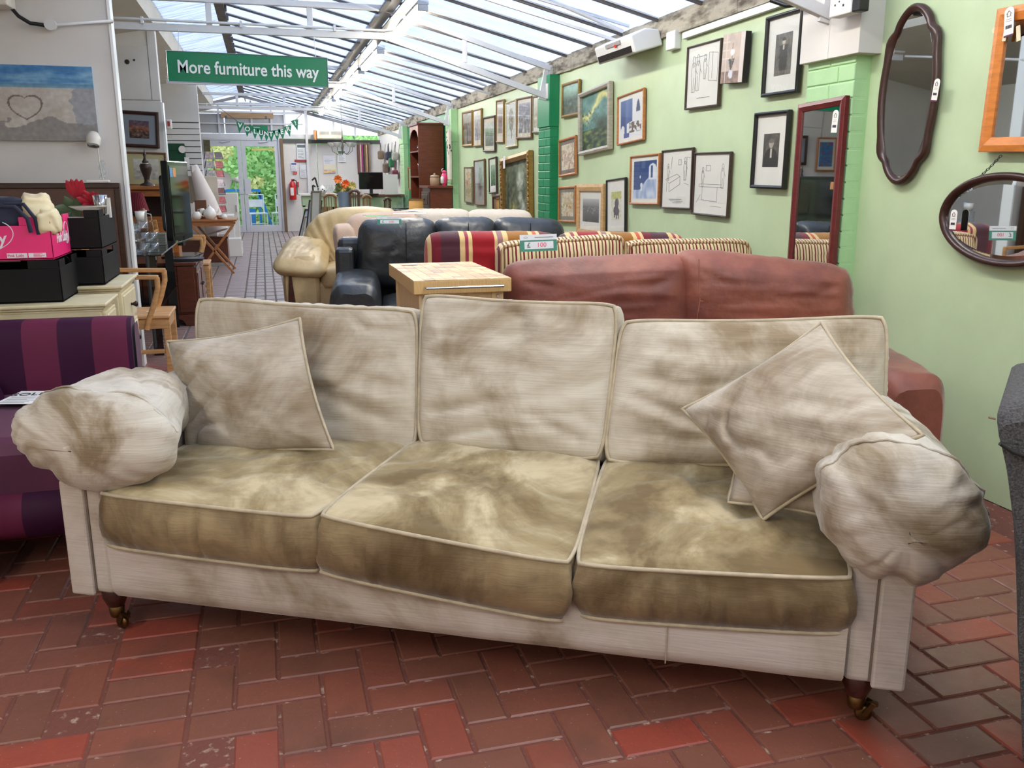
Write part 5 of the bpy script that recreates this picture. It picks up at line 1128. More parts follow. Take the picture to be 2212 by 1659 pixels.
# television and cabinet
a=fy(362,352,8.5); b=fy(404,362,9.25); zb_=fy(365,515,8.5).z; rz=math.atan2(b.y-a.y,b.x-a.x); L=math.hypot(b.x-a.x,b.y-a.y); hh=a.z-zb_
t=thing('television','black flat screen television seen side-on, standing on the brown cabinet','television',(a.x,a.y,zb_),rz)
scr=M('tv_screen',C(16,22,22),.06,var=0,spec=.9); B('casing',(-.02,L+.02,0,.06,-.05,hh+.02),M('gloss_black',C(14,14,15),.12,var=0),t,bevel=.008); B('screen',(.02,L-.02,-.004,.001,.01,hh-.02),scr,t); B('bezel_trim',(-.02,L+.02,-.01,.0,-.055,-.045),M('bright_metal',C(190,190,190)),t)
B('back_bulge',(.1,L-.1,.06,.12,.05,hh-.1),bp_,t,bevel=.03); B('stand_neck',(L/2-.05,L/2+.05,.0,.05,-.09,0),bp_,t); B('stand_base',(L/2-.25,L/2+.25,-.12,.16,.562-zb_,.578-zb_),M('gloss_black',C(14,14,15)),t,bevel=.004)
B('sticker',(.03,.13,-.006,-.004,hh-.12,hh-.04),M('sticker_blue',C(110,150,190),.5,var=.3,scale=40),t); B('sticker',(.15,.25,-.006,-.004,hh-.12,hh-.04),M('sticker_orange',C(216,150,90),.5,var=.3,scale=40),t)
t=thing('cabinet','reddish brown wooden cabinet with arched plinth, under the television','cabinet',(-.60,8.22,0)); B('body',(-.62,-.02,.02,1.0,.10,.53),redw,t,bevel=.004); B('top',(-.66,.0,0,1.03,.53,.56),redw,t,bevel=.006)
for i in range(4): B('plank',(-.6+.145*i,-.463+.145*i,.008,.02,.12,.52),redw,t,bevel=.003)
for k in range(2):
    d=B('door',(-.02,-.004,.05+.48*k,.50+.48*k,.13,.51),redw,t,bevel=.004); B('door_panel',(-.006,.002,.10+.48*k,.45+.48*k,.18,.46),redw,d,bevel=.006); MB().lathe([(.006,0),(.012,.014),(.004,.02)],(0,.46+.12*k,.32),10,ax='x').build('handle',knobm,d)
m=MB(); m.prism([(-.62,0),(-.52,0),(-.50,.045),(-.44,.075),(-.2,.075),(-.14,.045),(-.12,0),(-.02,0),(-.02,.10),(-.62,.10)],.0,.03); m.build('arched_plinth',redw,t)
B('plinth_rail',(-.03,-.01,.03,1.0,0,.10),redw,t)
t=thing('notebook_computer','closed black laptop with its cable on the brown cabinet','laptop',(-.68,8.45,.56)); B('case',(-.15,.13,-.1,.1,0,.02),bp_,t,bevel=.003); MB().tube([(.0,-.1,.01),(.1,-.18,.005),(.05,-.2,.004),(-.1,-.17,.004)],.004,6).build('cable',bp_,t)
# open-arm chairs
def armchair(label,y0,x1,s=1):
    t=thing('wooden_armchair',label,'chair',(x1,y0,0),0,'light oak open-arm chairs'); D,Wd=.46,.44
    m=MB(); m.box(-D,0,0,Wd,.425,.445); m.build('seat',oakw,t,bevel=.006); B('seat_rail',(-D+.02,-.02,.01,.035,.36,.425),oakw,t,bevel=.003); B('seat_rail',(-D+.02,-.02,Wd-.035,Wd-.01,.36,.425),oakw,t,bevel=.003); B('seat_rail',(-.035,-.01,.03,Wd-.03,.36,.425),oakw,t,bevel=.003)
    for y in (.012,Wd-.052): B('leg',(-.045,-.005,y,y+.04,0,.425),oakw,t,bevel=.004); MB().bar((-D+.03,y+.02,0),(-D-.06,y+.02,.86),.04,.035,up=(0,1,0)).build('leg',oakw,t,bevel=.004)
    for y in (-.01,Wd-.015):
        MB().bar((-D-.04,y+.012,.70),(-.045,y+.012,.685),.028,.032,up=(0,1,0)).build('armrest',oakw,t,bevel=.007)
        MB().tube([(-.055,y+.012,.685),(-.055,y+.012,.62),(-.085,y+.012,.52),(-.12,y+.012,.43),(-.14,y+.012,.36)],.017,8).build('arm_support',oakw,t)
    for z in (.2,): B('stretcher',(-D+.02,-.02,.02,.045,z,z+.025),oakw,t,bevel=.003)
    for z in (.62,.74): MB().bar((-D-.03-.1*(z-.6),.03,z),(-D-.03-.1*(z-.6),Wd-.03,z),.02,.06).build('back_rail',oakw,t,bevel=.004)
    return t
armchair('light oak open-arm chair behind the cream chests, tag on its seat',5.86,-.61); armchair('light oak open-arm chair farther back beyond the brown cabinet',9.36,-.56)
P=fz(322,685,.447); o=B('tag_card',(-.03,.03,-.012,.012,0,.002),tagm,None); o.location=(-.74,6.05,.447); tag(o,'white tag lying on the nearer oak chair seat','tag','white arched price tags')
# mirror frame leaning, shelf unit with lamps
a=fz(268,490,.76); t=thing('leaning_mirror','black framed mirror leaning sideways on the black table','mirror',(-1.13,8.2,.76),0); mt=Matrix.Rotation(-.32,4,'Y'); B('frame',(-.03,.02,-.25,.25,0,.50),M('gloss_black',C(14,14,15)),t,bevel=.004,mt=mt); B('mirror_glass',(.02,.023,-.22,.22,.03,.47),mirror,t,mt=mt)
t=thing('pine_dresser','orange pine shelf unit against the partition, lamps and mug on it','dresser',(-1.35,9.95,0)); 
B('body',(-.35,.47,-.02,.30,0,.86),pinew,t,bevel=.004); B('back_board',(-.35,.47,.28,.30,.86,1.2),dw,t); B('top',(-.38,.50,-.1,.32,1.16,1.20),pinew,t,bevel=.006); B('cornice',(-.36,.48,-.07,.30,1.09,1.16),pinew,t,bevel=.012); B('side_board',(-.35,-.32,.0,.3,.86,1.1),pinew,t); B('side_board',(.44,.47,.0,.3,.86,1.1),pinew,t); B('shelf',(-.33,.45,.0,.28,.86,.885),pinew,t)
for k in range(2): d=B('drawer',(-.30+.38*k,.04+.38*k,-.03,-.015,.66,.83),pinew,t,bevel=.004); MB().lathe([(.006,0),(.014,.016),(.004,.022)],(-.13+.38*k,-.05,.74),10,ax='y').build('knob',knobm,d)
U=fy(318,400,9.9); t=thing('urn_lamp','dark bronze urn-shaped lamp base on the pine dresser top','lamp',(U.x,9.92,1.20)); brz=M('dark_bronze',C(62,48,40),.4,.3,var=.2,scale=20)
MB().lathe([(.075,0),(.07,.015),(.035,.03),(.025,.05),(.03,.08),(.055,.16),(.062,.20),(.05,.215),(.052,.22)],(0,0,0),18).build('urn',brz,t); MB().lathe([(.022,.22),(.035,.235),(.02,.26),(.012,.28),(.018,.31),(.008,.33),(.002,.37)],(0,0,0),14).build('finial',brz,t); MB().lathe([(.03,.215),(.024,.235)],(0,0,0),14).build('collar',ch_,t)
L0=fy(300,450,9.85); t=thing('table_lamp','pleated crimson lampshade on a small lamp in the pine dresser','lamp',(-1.2,9.55,.80)); m=MB(); n=56; vs=[]
for k,(r,z) in enumerate(((.10,.16),(.055,.34))): vs+=[((r+.004*(i%2))*math.cos(2*PI*i/n),(r+.004*(i%2))*math.sin(2*PI*i/n),z) for i in range(n)]
m.add(vs,[(i,(i+1)%n,n+(i+1)%n,n+i) for i in range(n)]); m.build('lamp_shade',M('crimson_fabric',C(128,26,42),.8,sheen=.2),t); MB().lathe([(.05,0),(.045,.01),(.012,.03),(.02,.08),(.01,.16)],(0,0,0),14).build('base',ch_,t)
t=thing('side_cupboard','tan painted cupboard standing before the pine dresser','cupboard',(-1.30,9.5,0)); B('body',(-.22,.2,-.15,.25,0,.78),wood('tan',C(150,112,68)),t,bevel=.004); B('top',(-.23,.21,-.16,.26,.78,.80),pinew,t,bevel=.003); B('door',(-.18,.16,-.16,-.15,.05,.72),wood('tan',C(150,112,68)),t,bevel=.003)
t=thing('mug','tall cream mug with a big loop handle in the pine dresser','mug',(-1.14,9.42,.80)); MB().lathe([(.03,0),(.036,.02),(.034,.15),(.038,.17),(.034,.17)],(0,0,0),18).build('cup',ch_,t); MB().tube([(.035,0,.14),(.07,0,.13),(.075,0,.08),(.035,0,.04)],.006,6).build('handle',ch_,t); MB().lathe([(.03,.17),(.012,.19)],(0,0,0),14).build('cork_lid',pinew,t)
t=thing('price_card','green edged £ price card in the pine dresser beside the mug','price card',(-.93,9.82,.89)); B('card',(-.035,.035,0,.003,0,.11),M('teal_card',C(70,140,120),.6),t); B('label',(-.026,.026,-.001,0,.02,.08),tagm,t); text('£',.06,inkm,t,(0,-.002,.05))
# pictures on the wings
p2=lambda x,y:fy(x,y,10.27)
town=scape((96,70,90),(150,84,50),(70,50,44),s=21,vs_=110)
picture('dark framed old town print with wide grey mount on the second partition',P4(256,238,343,242,345,320,258,318),darkoak,.035,C(140,146,156),.20,town,plane=p2,rz=0,group='pictures on the second partition')
picture('brown framed pale landscape drawing below the dark framed town print',P4(268,330,361,327,361,405,276,400),brownf,.02,C(188,182,140),.16,scape((206,204,196),(188,186,180),(170,170,164),s=22,vs_=40),plane=p2,rz=0,group='pictures on the second partition')
picture('blue and red semi-abstract flower poster reflected in the tall red mirror',P4(160,238,225,238,225,330,160,330),oak,.02,WHT,.1,figure((70,130,160),(60,110,180),(180,60,60),31),plane=p2,rz=0,group='pictures on the second partition')
o=B('fire_alarm',(-.03,.03,-.05,0,-.05,.05),ch_,None,bevel=.012); o.location=fy(372,269,11.2)+V((0,0,0)); tag(o,'small white alarm unit with a red lens on the second partition edge','alarm'); o.location.y=10.25; o.location=fy(372,269,10.29)+V((-.03,0,0)); B('red_lens',(-.012,.012,-.054,-.048,-.02,.03),M('red_lens',C(170,50,50),.3),o)
# green crate on slatwall
t=thing('green_box','dark green fabric box hung on the slatted partition','box',fy(382,340,15.27)); B('case',(-.16,.13,-.1,.1,-.22,.2),M('dark_green_cloth',C(16,66,42),.8),t,bevel=.01); B('flap',(-.165,.135,-.11,-.1,.1,.21),M('dark_green_cloth',C(16,66,42)),t,bevel=.003); MB().lathe([(.055,0),(.055,.006)],(.10,-.12,.12),16,ax='y').build('round_tag',ch_,t); B('price_ticket',(.12,.19,-.12,-.117,-.15,0),tagm,t)
# folding X table and tea set
t=thing('folding_table','folding oak table with crossed legs, tea china on top','table',(-.66,12.9,0)); ow=wood('oak_mid',C(160,100,52),.4)
B('table_top',(-.32,.30,-.3,.45,.70,.725),ow,t,bevel=.004); B('apron',(-.28,.26,-.28,-.25,.64,.70),ow,t)
for y in (-.26,.38):
    for a_,b_ in (((-.28,.66),(.22,.0)),((.26,.66),(-.25,0))): MB().bar((a_[0],y,a_[1]),(b_[0],y,b_[1]),.03,.045,up=(0,1,0)).build('leg',ow,t,bevel=.004)
MB().bar((0,-.26,.34),(0,.38,.34),.025,.025).build('crossbar',ow,t)
def pot(label,x,y,z,s,name,cat,spout=True,grp='china on the folding table',mat=ch_):
    t=thing(name,label,cat,(x,y,z),0,grp); MB().lathe([(.04*s,0),(.065*s,.03*s),(.07*s,.06*s),(.05*s,.10*s),(.035*s,.115*s)],(0,0,0),16).build('body',mat,t)
    if spout: MB().tube([(.05*s,0,.05*s),(.085*s,0,.08*s),(.095*s,0,.11*s)],[.012*s,.009*s,.006*s],8).build('spout',mat,t); MB().lathe([(.034*s,.115*s),(.02*s,.13*s),(.006*s,.135*s),(.010*s,.15*s),(.002*s,.155*s)],(0,0,0),14).build('lid',mat,t)
    MB().tube([(-.05*s,0,.10*s),(-.095*s,0,.09*s),(-.09*s,0,.04*s),(-.06*s,0,.03*s)],.007*s,6).build('handle',mat,t); return t
pot('larger white china teapot centred on the folding table',-.70,12.75,.727,1.25,'teapot','teapot'); pot('small white china jug left of the teapot on the folding table',-.87,12.72,.727,.9,'jug','jug',False); pot('small white cup tilted between jug and teapot',-.80,12.82,.80,.6,'cup','cup',False)
vase('terracotta rimmed small bowl right of the teapot',-.58,12.78,.727,[(.001,0),(.03,0),(.05,.05),(.046,.05)],M('terracotta',C(180,120,84),.7),'bowl','bowl'); pot('low white sauce boat at the right of the folding table',-.52,12.7,.727,.6,'sauce_boat','dish',False)
t=thing('photo_album','brown leather album standing on the folding table behind the jug','album',(-.84,12.98,.727)); B('cover',(-.06,.09,-.03,.03,0,.25),M('brown_leather',C(96,58,34),.5),t,bevel=.006); B('pages',(-.08,-.05,-.025,.025,.01,.22),ch_,t)
# big rolled shade leaning behind the table
a=V((-.86,12.55,1.45)); b=V((-.60,13.6,.5)); m=MB(); 
a=fy(418,358,13.75); b=fy(470,500,13.62); m.tube([a,a.lerp(b,.5),b],[.055,.13,.16],24); o=m.build('lamp_shade',M('pale_paper_shade',C(206,196,190),.7,var=.05)); t=o; tag(o,'long conical pale paper shade leaning behind the folding table','shade'); B('price_ticket',(a.x-.02,a.x+.04,a.y-.075,a.y-.07,a.z-.09,a.z-.0),tagm,o)
o=B('drum_shade',(-.17,.17,-.15,.15,-.2,.2),M('beige_shade',C(176,166,150),.8),None,bevel=.01); o.location=fy(440,410,14.4); o.rotation_euler=(0,0,.4); MB().tube([(0,0,-.2),(0,0,-fy(440,410,14.4).z+.02)],.012,6).build('pole',steel,o); tag(o,'beige square shade behind the long conical shade','shade')
# card rack
t=thing('card_rack','revolving rack of greeting cards in front of the left glass door','rack',(-.86,18.2,0)); MB().tube([(0,0,0),(0,0,1.8)],.015,8).build('pole',steel,t); MB().lathe([(.25,0),(.25,.03),(.02,.05)],(0,0,0),20).build('base',steel,t); random.seed(21)
cc=[C(176,90,92),C(214,200,200),C(150,120,104),C(220,214,210),C(196,170,176),C(112,76,74),C(206,186,188),C(96,86,90)]
for k in range(8):
    for j in range(6):
        a=j*PI/3-.9; z=.45+k*.165; r=.17; x,y=r*math.cos(a),r*math.sin(a)
        if math.sin(a)>.75: continue
        mt=Matrix.Translation((x,y,z))@Matrix.Rotation(a+PI/2,4,'Z')@Matrix.Rotation(-.2,4,'X'); B('greeting_card',(-.075,.075,-.003,.003,0,.13),M('card_%d'%random.randrange(8),random.choice(cc),.6,var=.35,scale=22),t,mt=mt)
        MB().tube([mt@V((-.08,-.012,.02)),mt@V((.08,-.012,.02))],.0025,4).build('wire_pocket',steel,t)
t=thing('poster_card','small dark card with photo stuck high on the left glass door','card',fy(447,315,21.9)); B('card',(-.07,.07,0,.004,-.13,.13),M('card_print',C(86,80,52),.6,var=.4,scale=18),t)
for i,(px,py) in enumerate(((480,390),(477,450))):
    o=MB().lathe([(.001,0),(.2,.004),(.21,.012)],(0,0,0),28,ax='y',cap=False).build('white_disc',ch_); o.location=fy(px,py,21.2); MB().tube([(0,.03,0),(0,.03,-fy(px,py,21.2).z)],.012,6).build('pole',steel,o); tag(o,'round white %s fan disc behind the card rack'%('upper','lower')[i],'disc','white discs behind the card rack')
P=fy(508,388,20.8); t=thing('wall_spot','small cream spotlight head before the door mullion','lamp',P); MB().lathe([(.02,-.06),(.05,.0),(.07,.07),(.06,.07)],(0,0,0),16,ax='x').build('lamp_shade',wpl,t); MB().tube([(0,0,0),(-.1,.05,-.02)],.012,6).build('arm',wpl,t); MB().tube([(.0,0,-.04),(0,.0,-2+P.z-P.z),( 0,0,-P.z)],.01,6).build('pole',steel,t)
# white goods
def fridge(label,x0,x1,y0,y1,h,door=True):
    t=thing('refrigerator' if door else 'white_cabinet',label,'appliance' if door else 'cabinet',((x0+x1)/2,y0,0)); w_=x1-x0; B('body',(-w_/2,w_/2,0,y1-y0,.02,h),ch_,t,bevel=.01); B('door',(-w_/2,w_/2,-.03,-.002,.05,h),ch_,t,bevel=.008); B('handle',(w_/2-.05,w_/2-.03,-.055,-.03,h*.6,h*.75),M('grey_vent',C(150,150,150)),t); B('plinth',(-w_/2+.02,w_/2-.02,.0,.3,0,.04),M('grey_vent',C(150,150,150)),t); return t
fridge('white upright fridge freezer beside the left glass door',-1.15,-.50,19.4,20.0,.95)
fridge('white low washing machine cabinet nearer than the fridge, beyond the folding table',-1.1,-.52,16.6,17.2,.62,False)
o=B('storage_box',(-.24,.24,-.18,.18,0,.22),M('white_cardboard',C(216,212,206),.8),None,bevel=.004); o.location=(-.92,14.0,.43); tag(o,'white storage box with a hand slot on the dark chest under the folding table','box'); B('hand_slot',(.12,.15,-.182,-.179,.08,.15),M('dark_hole',C(50,35,25)),o)
t=thing('wooden_chest','dark brown wooden chest behind the folding table','chest',(-.92,14.0,0)); B('body',(-.4,.38,-.25,.25,.03,.42),redw,t,bevel=.006); B('lid',(-.41,.39,-.26,.26,.40,.43),redw,t,bevel=.004); B('skirting',(-.41,.39,-.255,-.24,0,.05),M('grey_vent',C(150,150,150)),t)
for i in range(2):
    o=B('white_crate',(-.12,.12,-.15,.15,0,.30-.1*i),ch_,None,bevel=.01); o.location=(-.50,15.4+.6*i,0); tag(o,('tall white carton standing on the floor beside the dark chest','short white carton on the floor beyond the tall one')[i],'carton')
# ================= SIGNS, BACK OF THE SHOP =================
sg=M('sign_green',C(0,122,78),.35,var=.02); wl=M('white_lettering',C(236,242,236),.5,var=0)
a,b,c,d=[fy(*p,8.3) for p in ((357,107),(708,126),(709,189),(363,177))]; cc_=(a+b+c+d)/4; w_=((b-a).x+(c-d).x)/2; h=((a-d).z+(b-c).z)/2
t=thing('hanging_sign','green hanging sign reading More furniture this way','sign',cc_); t.rotation_euler=(0,.012,0)
B('board',(-w_/2,w_/2,0,.012,-h/2,h/2),sg,t,bevel=.001); m=MB(); f_frame(w_,h,.006,.004,M('bright_metal',C(190,190,190)),t,'edge_trim')
tx=text('More furniture this way',.145,wl,t,(0,-.005,-.005),off=.0024,sx=.97); bpy.context.view_layer.update(); 
if tx.dimensions.x>0: tx.scale=(1.165*1.0/(tx.dimensions.x/tx.scale[0]),1,1)
for x in (-w_/2+.1,w_/2-.1): MB().tube([(x,0.006,h/2),(x,.1,h/2+.10),(x,.19,2.52-cc_.z)],.003,5).build('hanging_wire',steel,t)
# lamps
lg=M('batten_body',C(206,206,204),.4,var=.02); le=emis('tube_glow',(1,.94,.82,1),42)
yl=(-2.2,.4,2.9,5.2,7.85,10.65,12.75,15.3,17.6,19.7)
order='first second third fourth fifth sixth seventh eighth ninth tenth'.split()
for i,y in enumerate(yl):
    vis_=y>7; t=thing('fluorescent_light','strip light on the ridge beam, %s'%(('nearest in view','second from the camera','third from the camera','fourth from the camera','fifth from the camera','farthest of the row')[max(0,i-4)] if vis_ else 'above or behind the viewer, %s'%order[i]),'light',(1.40,y,2.70),0,'strip lights along the roof beam'); L=1.72
    B('housing',(-.05,.05,0,L,.0,.045),lg,t,bevel=.004); m=MB(); m.lathe([(.004,.02),(.042,.03),(.045,.06),(.045,L-.06),(.042,L-.03),(.004,L-.02)],(0,0,-.012),16,ax='y'); m.v=[(x,-yy,z) for x,yy,z in m.v] if m.v[0][1]<0 else m.v; m.build('diffuser',le,t)
    for yy in (.0,L-.03): B('end_cap',(-.045,.045,yy,yy+.025,-.05,.0),lg,t,bevel=.006)
    MB().tube([(-.0,L/2,.04),(-.08,L/2,.08)],.006,6).build('bracket',steel,t)
for i,(x,y) in enumerate(((-2.0,-2.4),(-2.0,-.2))):  # unseen fill lamps, added to brighten the room from behind the camera
    t=thing('fluorescent_light','added unseen strip light filling the room from behind the viewer, %s'%('left rear','left','centre rear')[i],'light',(x,y,2.45 if x<-1 else 2.75),0,'added fill lights behind the viewer'); B('housing',(-.05,.05,0,1.72,0,.04),lg,t,bevel=.004); B('diffuser',(-.04,.04,.03,1.69,-.05,0),le,t,bevel=.01)
# bunting
pk_=[fy(x,y,17.82) for x,y in ((474,233),(518,266),(545,275),(578,283),(610,282),(635,262),(652,246))]
t=thing('bunting','green triangular bunting spelling VOLUNTEER! above the glass doors','bunting',(0,0,0)); MB().tube(pk_,.005,5).build('cord',dark,t)
tri=[(518,264,'V',.25),(534,272,'O',.2),(550,277,'L',.12),(563,280,'U',.06),(574,282,'N',.03),(584,283,'T',0),(596,281,'E',-.08),(607,278,'E',-.15),(620,272,'R',-.3),(635,259,'!',-.4)]
for x,y,ch,r in tri:
    P=fy(x+1,y,17.8); f=MB(); f.prism([(-.075,0),(.075,0),(0,-.20)],0,.004); fl=f.build('pennant',sg,t); fl.location=P; fl.rotation_euler=(0,-r*-.6,0); text(ch,.115,wl,fl,(0,-.004,-.06),off=.003)
o=B('exit_sign',(-.22,.22,0,.02,-.06,.06),sg,None); o.location=fy(557,277,21.95); tag(o,'small green sign behind the bunting over the doors','sign'); lines(o,-.1,.1,-.001,-.02,.02,2,wl,.01)
# air heater, chandelier
P=fy(712,291,21.6); t=thing('air_heater','white slatted warm air heater on the end wall above the notices','heater',P); w_,h=.58,.17; B('casing',(-.30,.30,-.1,.25,-.1,.1),M('aged_white_casing',C(196,190,176),.4),t,bevel=.02); 
for k in range(5):
    B('slat',(-.24,-.02,-.106,-.1,.0+.016*k,.006+.016*k),M('grey_vent',C(150,150,150)),t); B('slat',(.03,.25,-.106,-.1,.0+.016*k,.006+.016*k),M('grey_vent',C(150,150,150)),t)
B('side_board',(-.36,-.31,-.1,.2,-.12,.1),wood('golden',C(176,118,58)),t)
P=fy(740,318,17.15); t=thing('chandelier','five-arm chandelier with white glass cups hanging before the notices','light',P); ant=M('antique_silver',C(120,112,100),.35,.8)
MB().lathe([(.002,-.12),(.02,-.09),(.012,-.05),(.022,0),(.012,.06),(.02,.12),(.008,.2),(.004,.34)],(0,0,0),14).build('stem',ant,t)
for i in range(5):
    a=2*PI*i/5+.35; x,y=math.cos(a),math.sin(a); ar=MB().tube([(0,0,-.08),(.10*x,.10*y,-.13),(.19*x,.19*y,-.07),(.20*x,.20*y,-.0)],.006,6).build('arm',ant,t); MB().lathe([(.03,-.0),(.055,.025),(.075,.075),(.078,.08),(.07,.078)],(.2*x,.2*y,0),16,cap=False).build('glass_cup',ch_,ar)
MB().tube([(0,0,.3),(0,0,hr(P.x)-P.z-.01)],.004,5).build('chain',ant,t)
# notices on end wall
def notice(label,pa,pb,colr,Y=21.97,nl=6,band=None,txt=None,cat='notice',cells=None):
    a=fy(*pa,Y); b=fy(*pb,Y); w_=b.x-a.x; h=a.z-b.z; t=thing('notice',label,cat,((a.x+b.x)/2,Y,(a.z+b.z)/2),0,'notices on the end wall'); B('sheet',(-w_/2,w_/2,0,.004,-h/2,h/2),M('sheet_%d%d%d'%tuple(int(x*99) for x in colr[:3]),colr,.6,var=.02),t)
    if nl: lines(t,-w_*.4,w_*.4,-.001,-h*.38,h*.1,nl,inkm,h*.02)
    if band: B('heading_band',(-w_*.42,w_*.42,-.002,0,h*.25,h*.42),band,t)
    if cells:
        for k in range(12): B('calendar_cell',(-w_/2+w_*(k%3)/3+.004,-w_/2+w_*(k%3+1)/3-.004,-.002,0,-h*.48+h*.1*(k//3),-h*.48+h*.1*(k//3+1)-.006),cells[k%len(cells)],t)
bl_=M('notice_blue',C(60,66,140),.6); rd_=M('notice_red',C(170,36,44),.6)
notice('large white poster with rows of small symbols, left on the end wall',(640,310),(662,345),C(214,220,220),band=M('notice_grey',C(100,108,112),.6))
notice('dark red strip sign under the symbols poster',(636,345),(662,350),C(160,40,50),nl=0); notice('stacked blue and white safety notice beside the door post',(628,351),(642,370),C(226,226,232),nl=5,band=bl_); notice('small red notice under the blue safety notice',(633,371),(642,376),C(206,70,70),nl=0)
notice('plain white typed sheet right of the safety notice',(647,356),(667,384),C(222,222,226)); notice('pale sheet above the coloured calendar',(698,336),(724,355),C(218,218,226),nl=4)
notice('coloured year planner with orange, pink and blue blocks',(699,355),(725,374),C(220,214,190),nl=0,cells=[M('cell_orange',C(222,186,90),.6),M('cell_pink',C(200,120,110),.6),M('cell_blue',C(140,160,200),.6),M('cell_orange',C(222,186,90))]); notice('white letter with a green heading strip',(729,324),(747,350),C(222,224,226),band=M('notice_green',C(40,130,80),.6))
# fire extinguisher
P=fy(634,432,21.7); t=thing('fire_extinguisher','red fire extinguisher hung on the end wall beside the door post','extinguisher',(P.x,21.85,P.z)); er=M('extinguisher_red',C(196,26,30),.25,coat=.4)
MB().lathe([(.07,0),(.078,.015),(.08,.34),(.06,.40),(.025,.43)],(0,0,0),20).build('cylinder',er,t); B('label',(-.055,.02,-.083,-.07,.1,.28),ch_,t,bevel=.01); MB().tube([(.02,0,.46),(.09,-.02,.44),(.10,-.03,.3),(.095,-.03,.12)],.012,8).build('hose',bp_,t); B('handle',(-.02,.05,-.02,.02,.43,.48),bp_,t,bevel=.004); B('gauge',(-.02,.02,-.03,-.01,.45,.48),er,t)
notice('red and green extinguisher instruction sign',(640,393),(646,404),C(190,70,60),nl=2)
# framed panels leaning beyond the cream sofa
for i,(px,py,w_,h,r,c_) in enumerate(((642,500,.45,.75,.32,blackf),(650,508,.5,.62,.26,silver),(657,512,.4,.9,.18,dk_),(650,470,.3,1.05,.1,greyg))):
    P=V((.64+.055*i,16.3-.22*i,0)); t=thing('leaning_picture',('black edged frame leaning nearest the doors','silver frame leaning second in the stack','dark brown frame leaning third in the stack','tall grey frame standing at the back of the leaning stack')[i],'frame',P,0,'frames leaning beyond the cream sofa'); t.rotation_euler=(0,r,PI/2+.35-PI); 
    t.rotation_euler=(-r,0,-PI/2+.5); mt=Matrix.Translation((0,0,h/2)); f=f_frame(w_,h,.03,.03,c_,t); f.location=(0,0,h/2); B('mirror_glass',(-w_/2+.02,w_/2-.02,-.014,-.004,.02,h-.02),mirror if i%2 else M('pale_print',C(196,204,214),.3,var=.1),t)
# counter area
ctg=M('counter_green',C(176,196,156),.5,var=.04)
t=thing('shop_counter','pale green shop counter with brown top under the monitor','counter',(2.15,17.6,0)); B('front_panel',(-.62,.50,-.02,.5,0,.90),ctg,t,bevel=.003); B('counter_top',(-.65,.53,-.06,.55,.90,.945),wood('brown_top',C(122,86,62)),t,bevel=.004)
t=thing('display_desk','pale green mirrored desk holding ornaments, left of the counter','desk',(1.05,17.5,0)); B('table_top',(-.38,.42,-.1,.45,.93,.965),ch_,t,bevel=.004); B('front_panel',(-.33,.40,-.05,.4,.72,.93),ctg,t,bevel=.004)
for x in (-.33,.36): B('leg',(x,x+.05,-.05,.0,0,.75),ctg,t)
B('mirror_glass',(-.2,.35,-.02,-.015,.45,.72),mirror,t); B('lower_panel',(-.28,.36,-.02,.3,.1,.42),M('sage_board',C(150,164,140),.6),t)
P=fy(802,392,17.4); t=thing('computer_monitor','black computer monitor on the counter','monitor',(P.x,17.45,.945)); B('screen_casing',(-.23,.23,-.02,.02,.10,.42),bp_,t,bevel=.006); B('screen',(-.215,.215,-.024,-.018,.115,.405),scr,t); B('stand_neck',(-.03,.03,-.01,.03,.02,.12),bp_,t); B('stand_base',(-.13,.13,-.08,.1,0,.02),bp_,t,bevel=.004)
P=fy(845,395,17.4); o=B('paper_board',(-.13,.13,0,.02,0,.38),ch_,None,bevel=.002); o.location=(P.x,17.4,.945); tag(o,'plain white board standing right of the monitor','board')
for i,(px,w_,h,l) in enumerate(((676,.05,.16,'black and white card stand on the display desk'),(690,.035,.3,'black angled scanner stand on the display desk'))):
    P=fy(px,410,17.45); t=thing('card_stand' if i==0 else 'scanner_stand',l,'stand',(P.x,17.45,.965)); MB().bar((0,0,0),(-.07 if i else 0,0,h),w_,.03).build('upright',bp_,t,bevel=.003); MB().bar((-.07 if i else 0,0,h),(-.13 if i else .05,0,h-.03-.02*i),.03,.03).build('head',bp_,t)
    B('base',(-.05,.05,-.04,.04,0,.012),bp_,t)
t=pot('spotted white cow-shaped teapot on the display desk',1.10,17.42,.965,1.15,'teapot','teapot',True,None); 
for i,(x,z) in enumerate(((-.03,.05),(.03,.06),(0,.085))): MB().lathe([(.014,-.004),(.014,.004)],(x,-.078,z),10,ax='y').build('spot',M('brown_spot',C(70,48,36),.5),t)
for i in range(4): vase('clear glass bottle on the display desk, %s from the teapot'%('first','second','third','fourth')[i],1.14+.05*i,17.5+.03*(i%2),.965,[(.001,.002),(.022,.004),(.024,.10),(.01,.13),(.01,.16)],clg,'bottle','bottle','bottles on the display desk')
o=B('black_box',(-.06,.06,-.04,.04,0,.19),bp_,None,bevel=.004); o.location=(1.42,17.5,.965); tag(o,'black box behind the orange flowers','box')
P=fy(743,415,14.6); zt=P.z; t=thing('flower_bucket','tall galvanised bucket of orange and yellow artificial flowers','bucket',(P.x,14.6,.3)); bz=fy(743,455,14.6).z-.3
MB().lathe([(.07,0),(.10,zt-.3),(.103,zt-.295),(.095,zt-.3)],(0,0,0),20).build('bucket',M('galvanised_blue_grey',C(150,172,190),.35,.4,var=.1),t); B('stand',(-.12,.12,-.12,.12,-.3,0),dw,t)
H=zt-.3; random.seed(8)
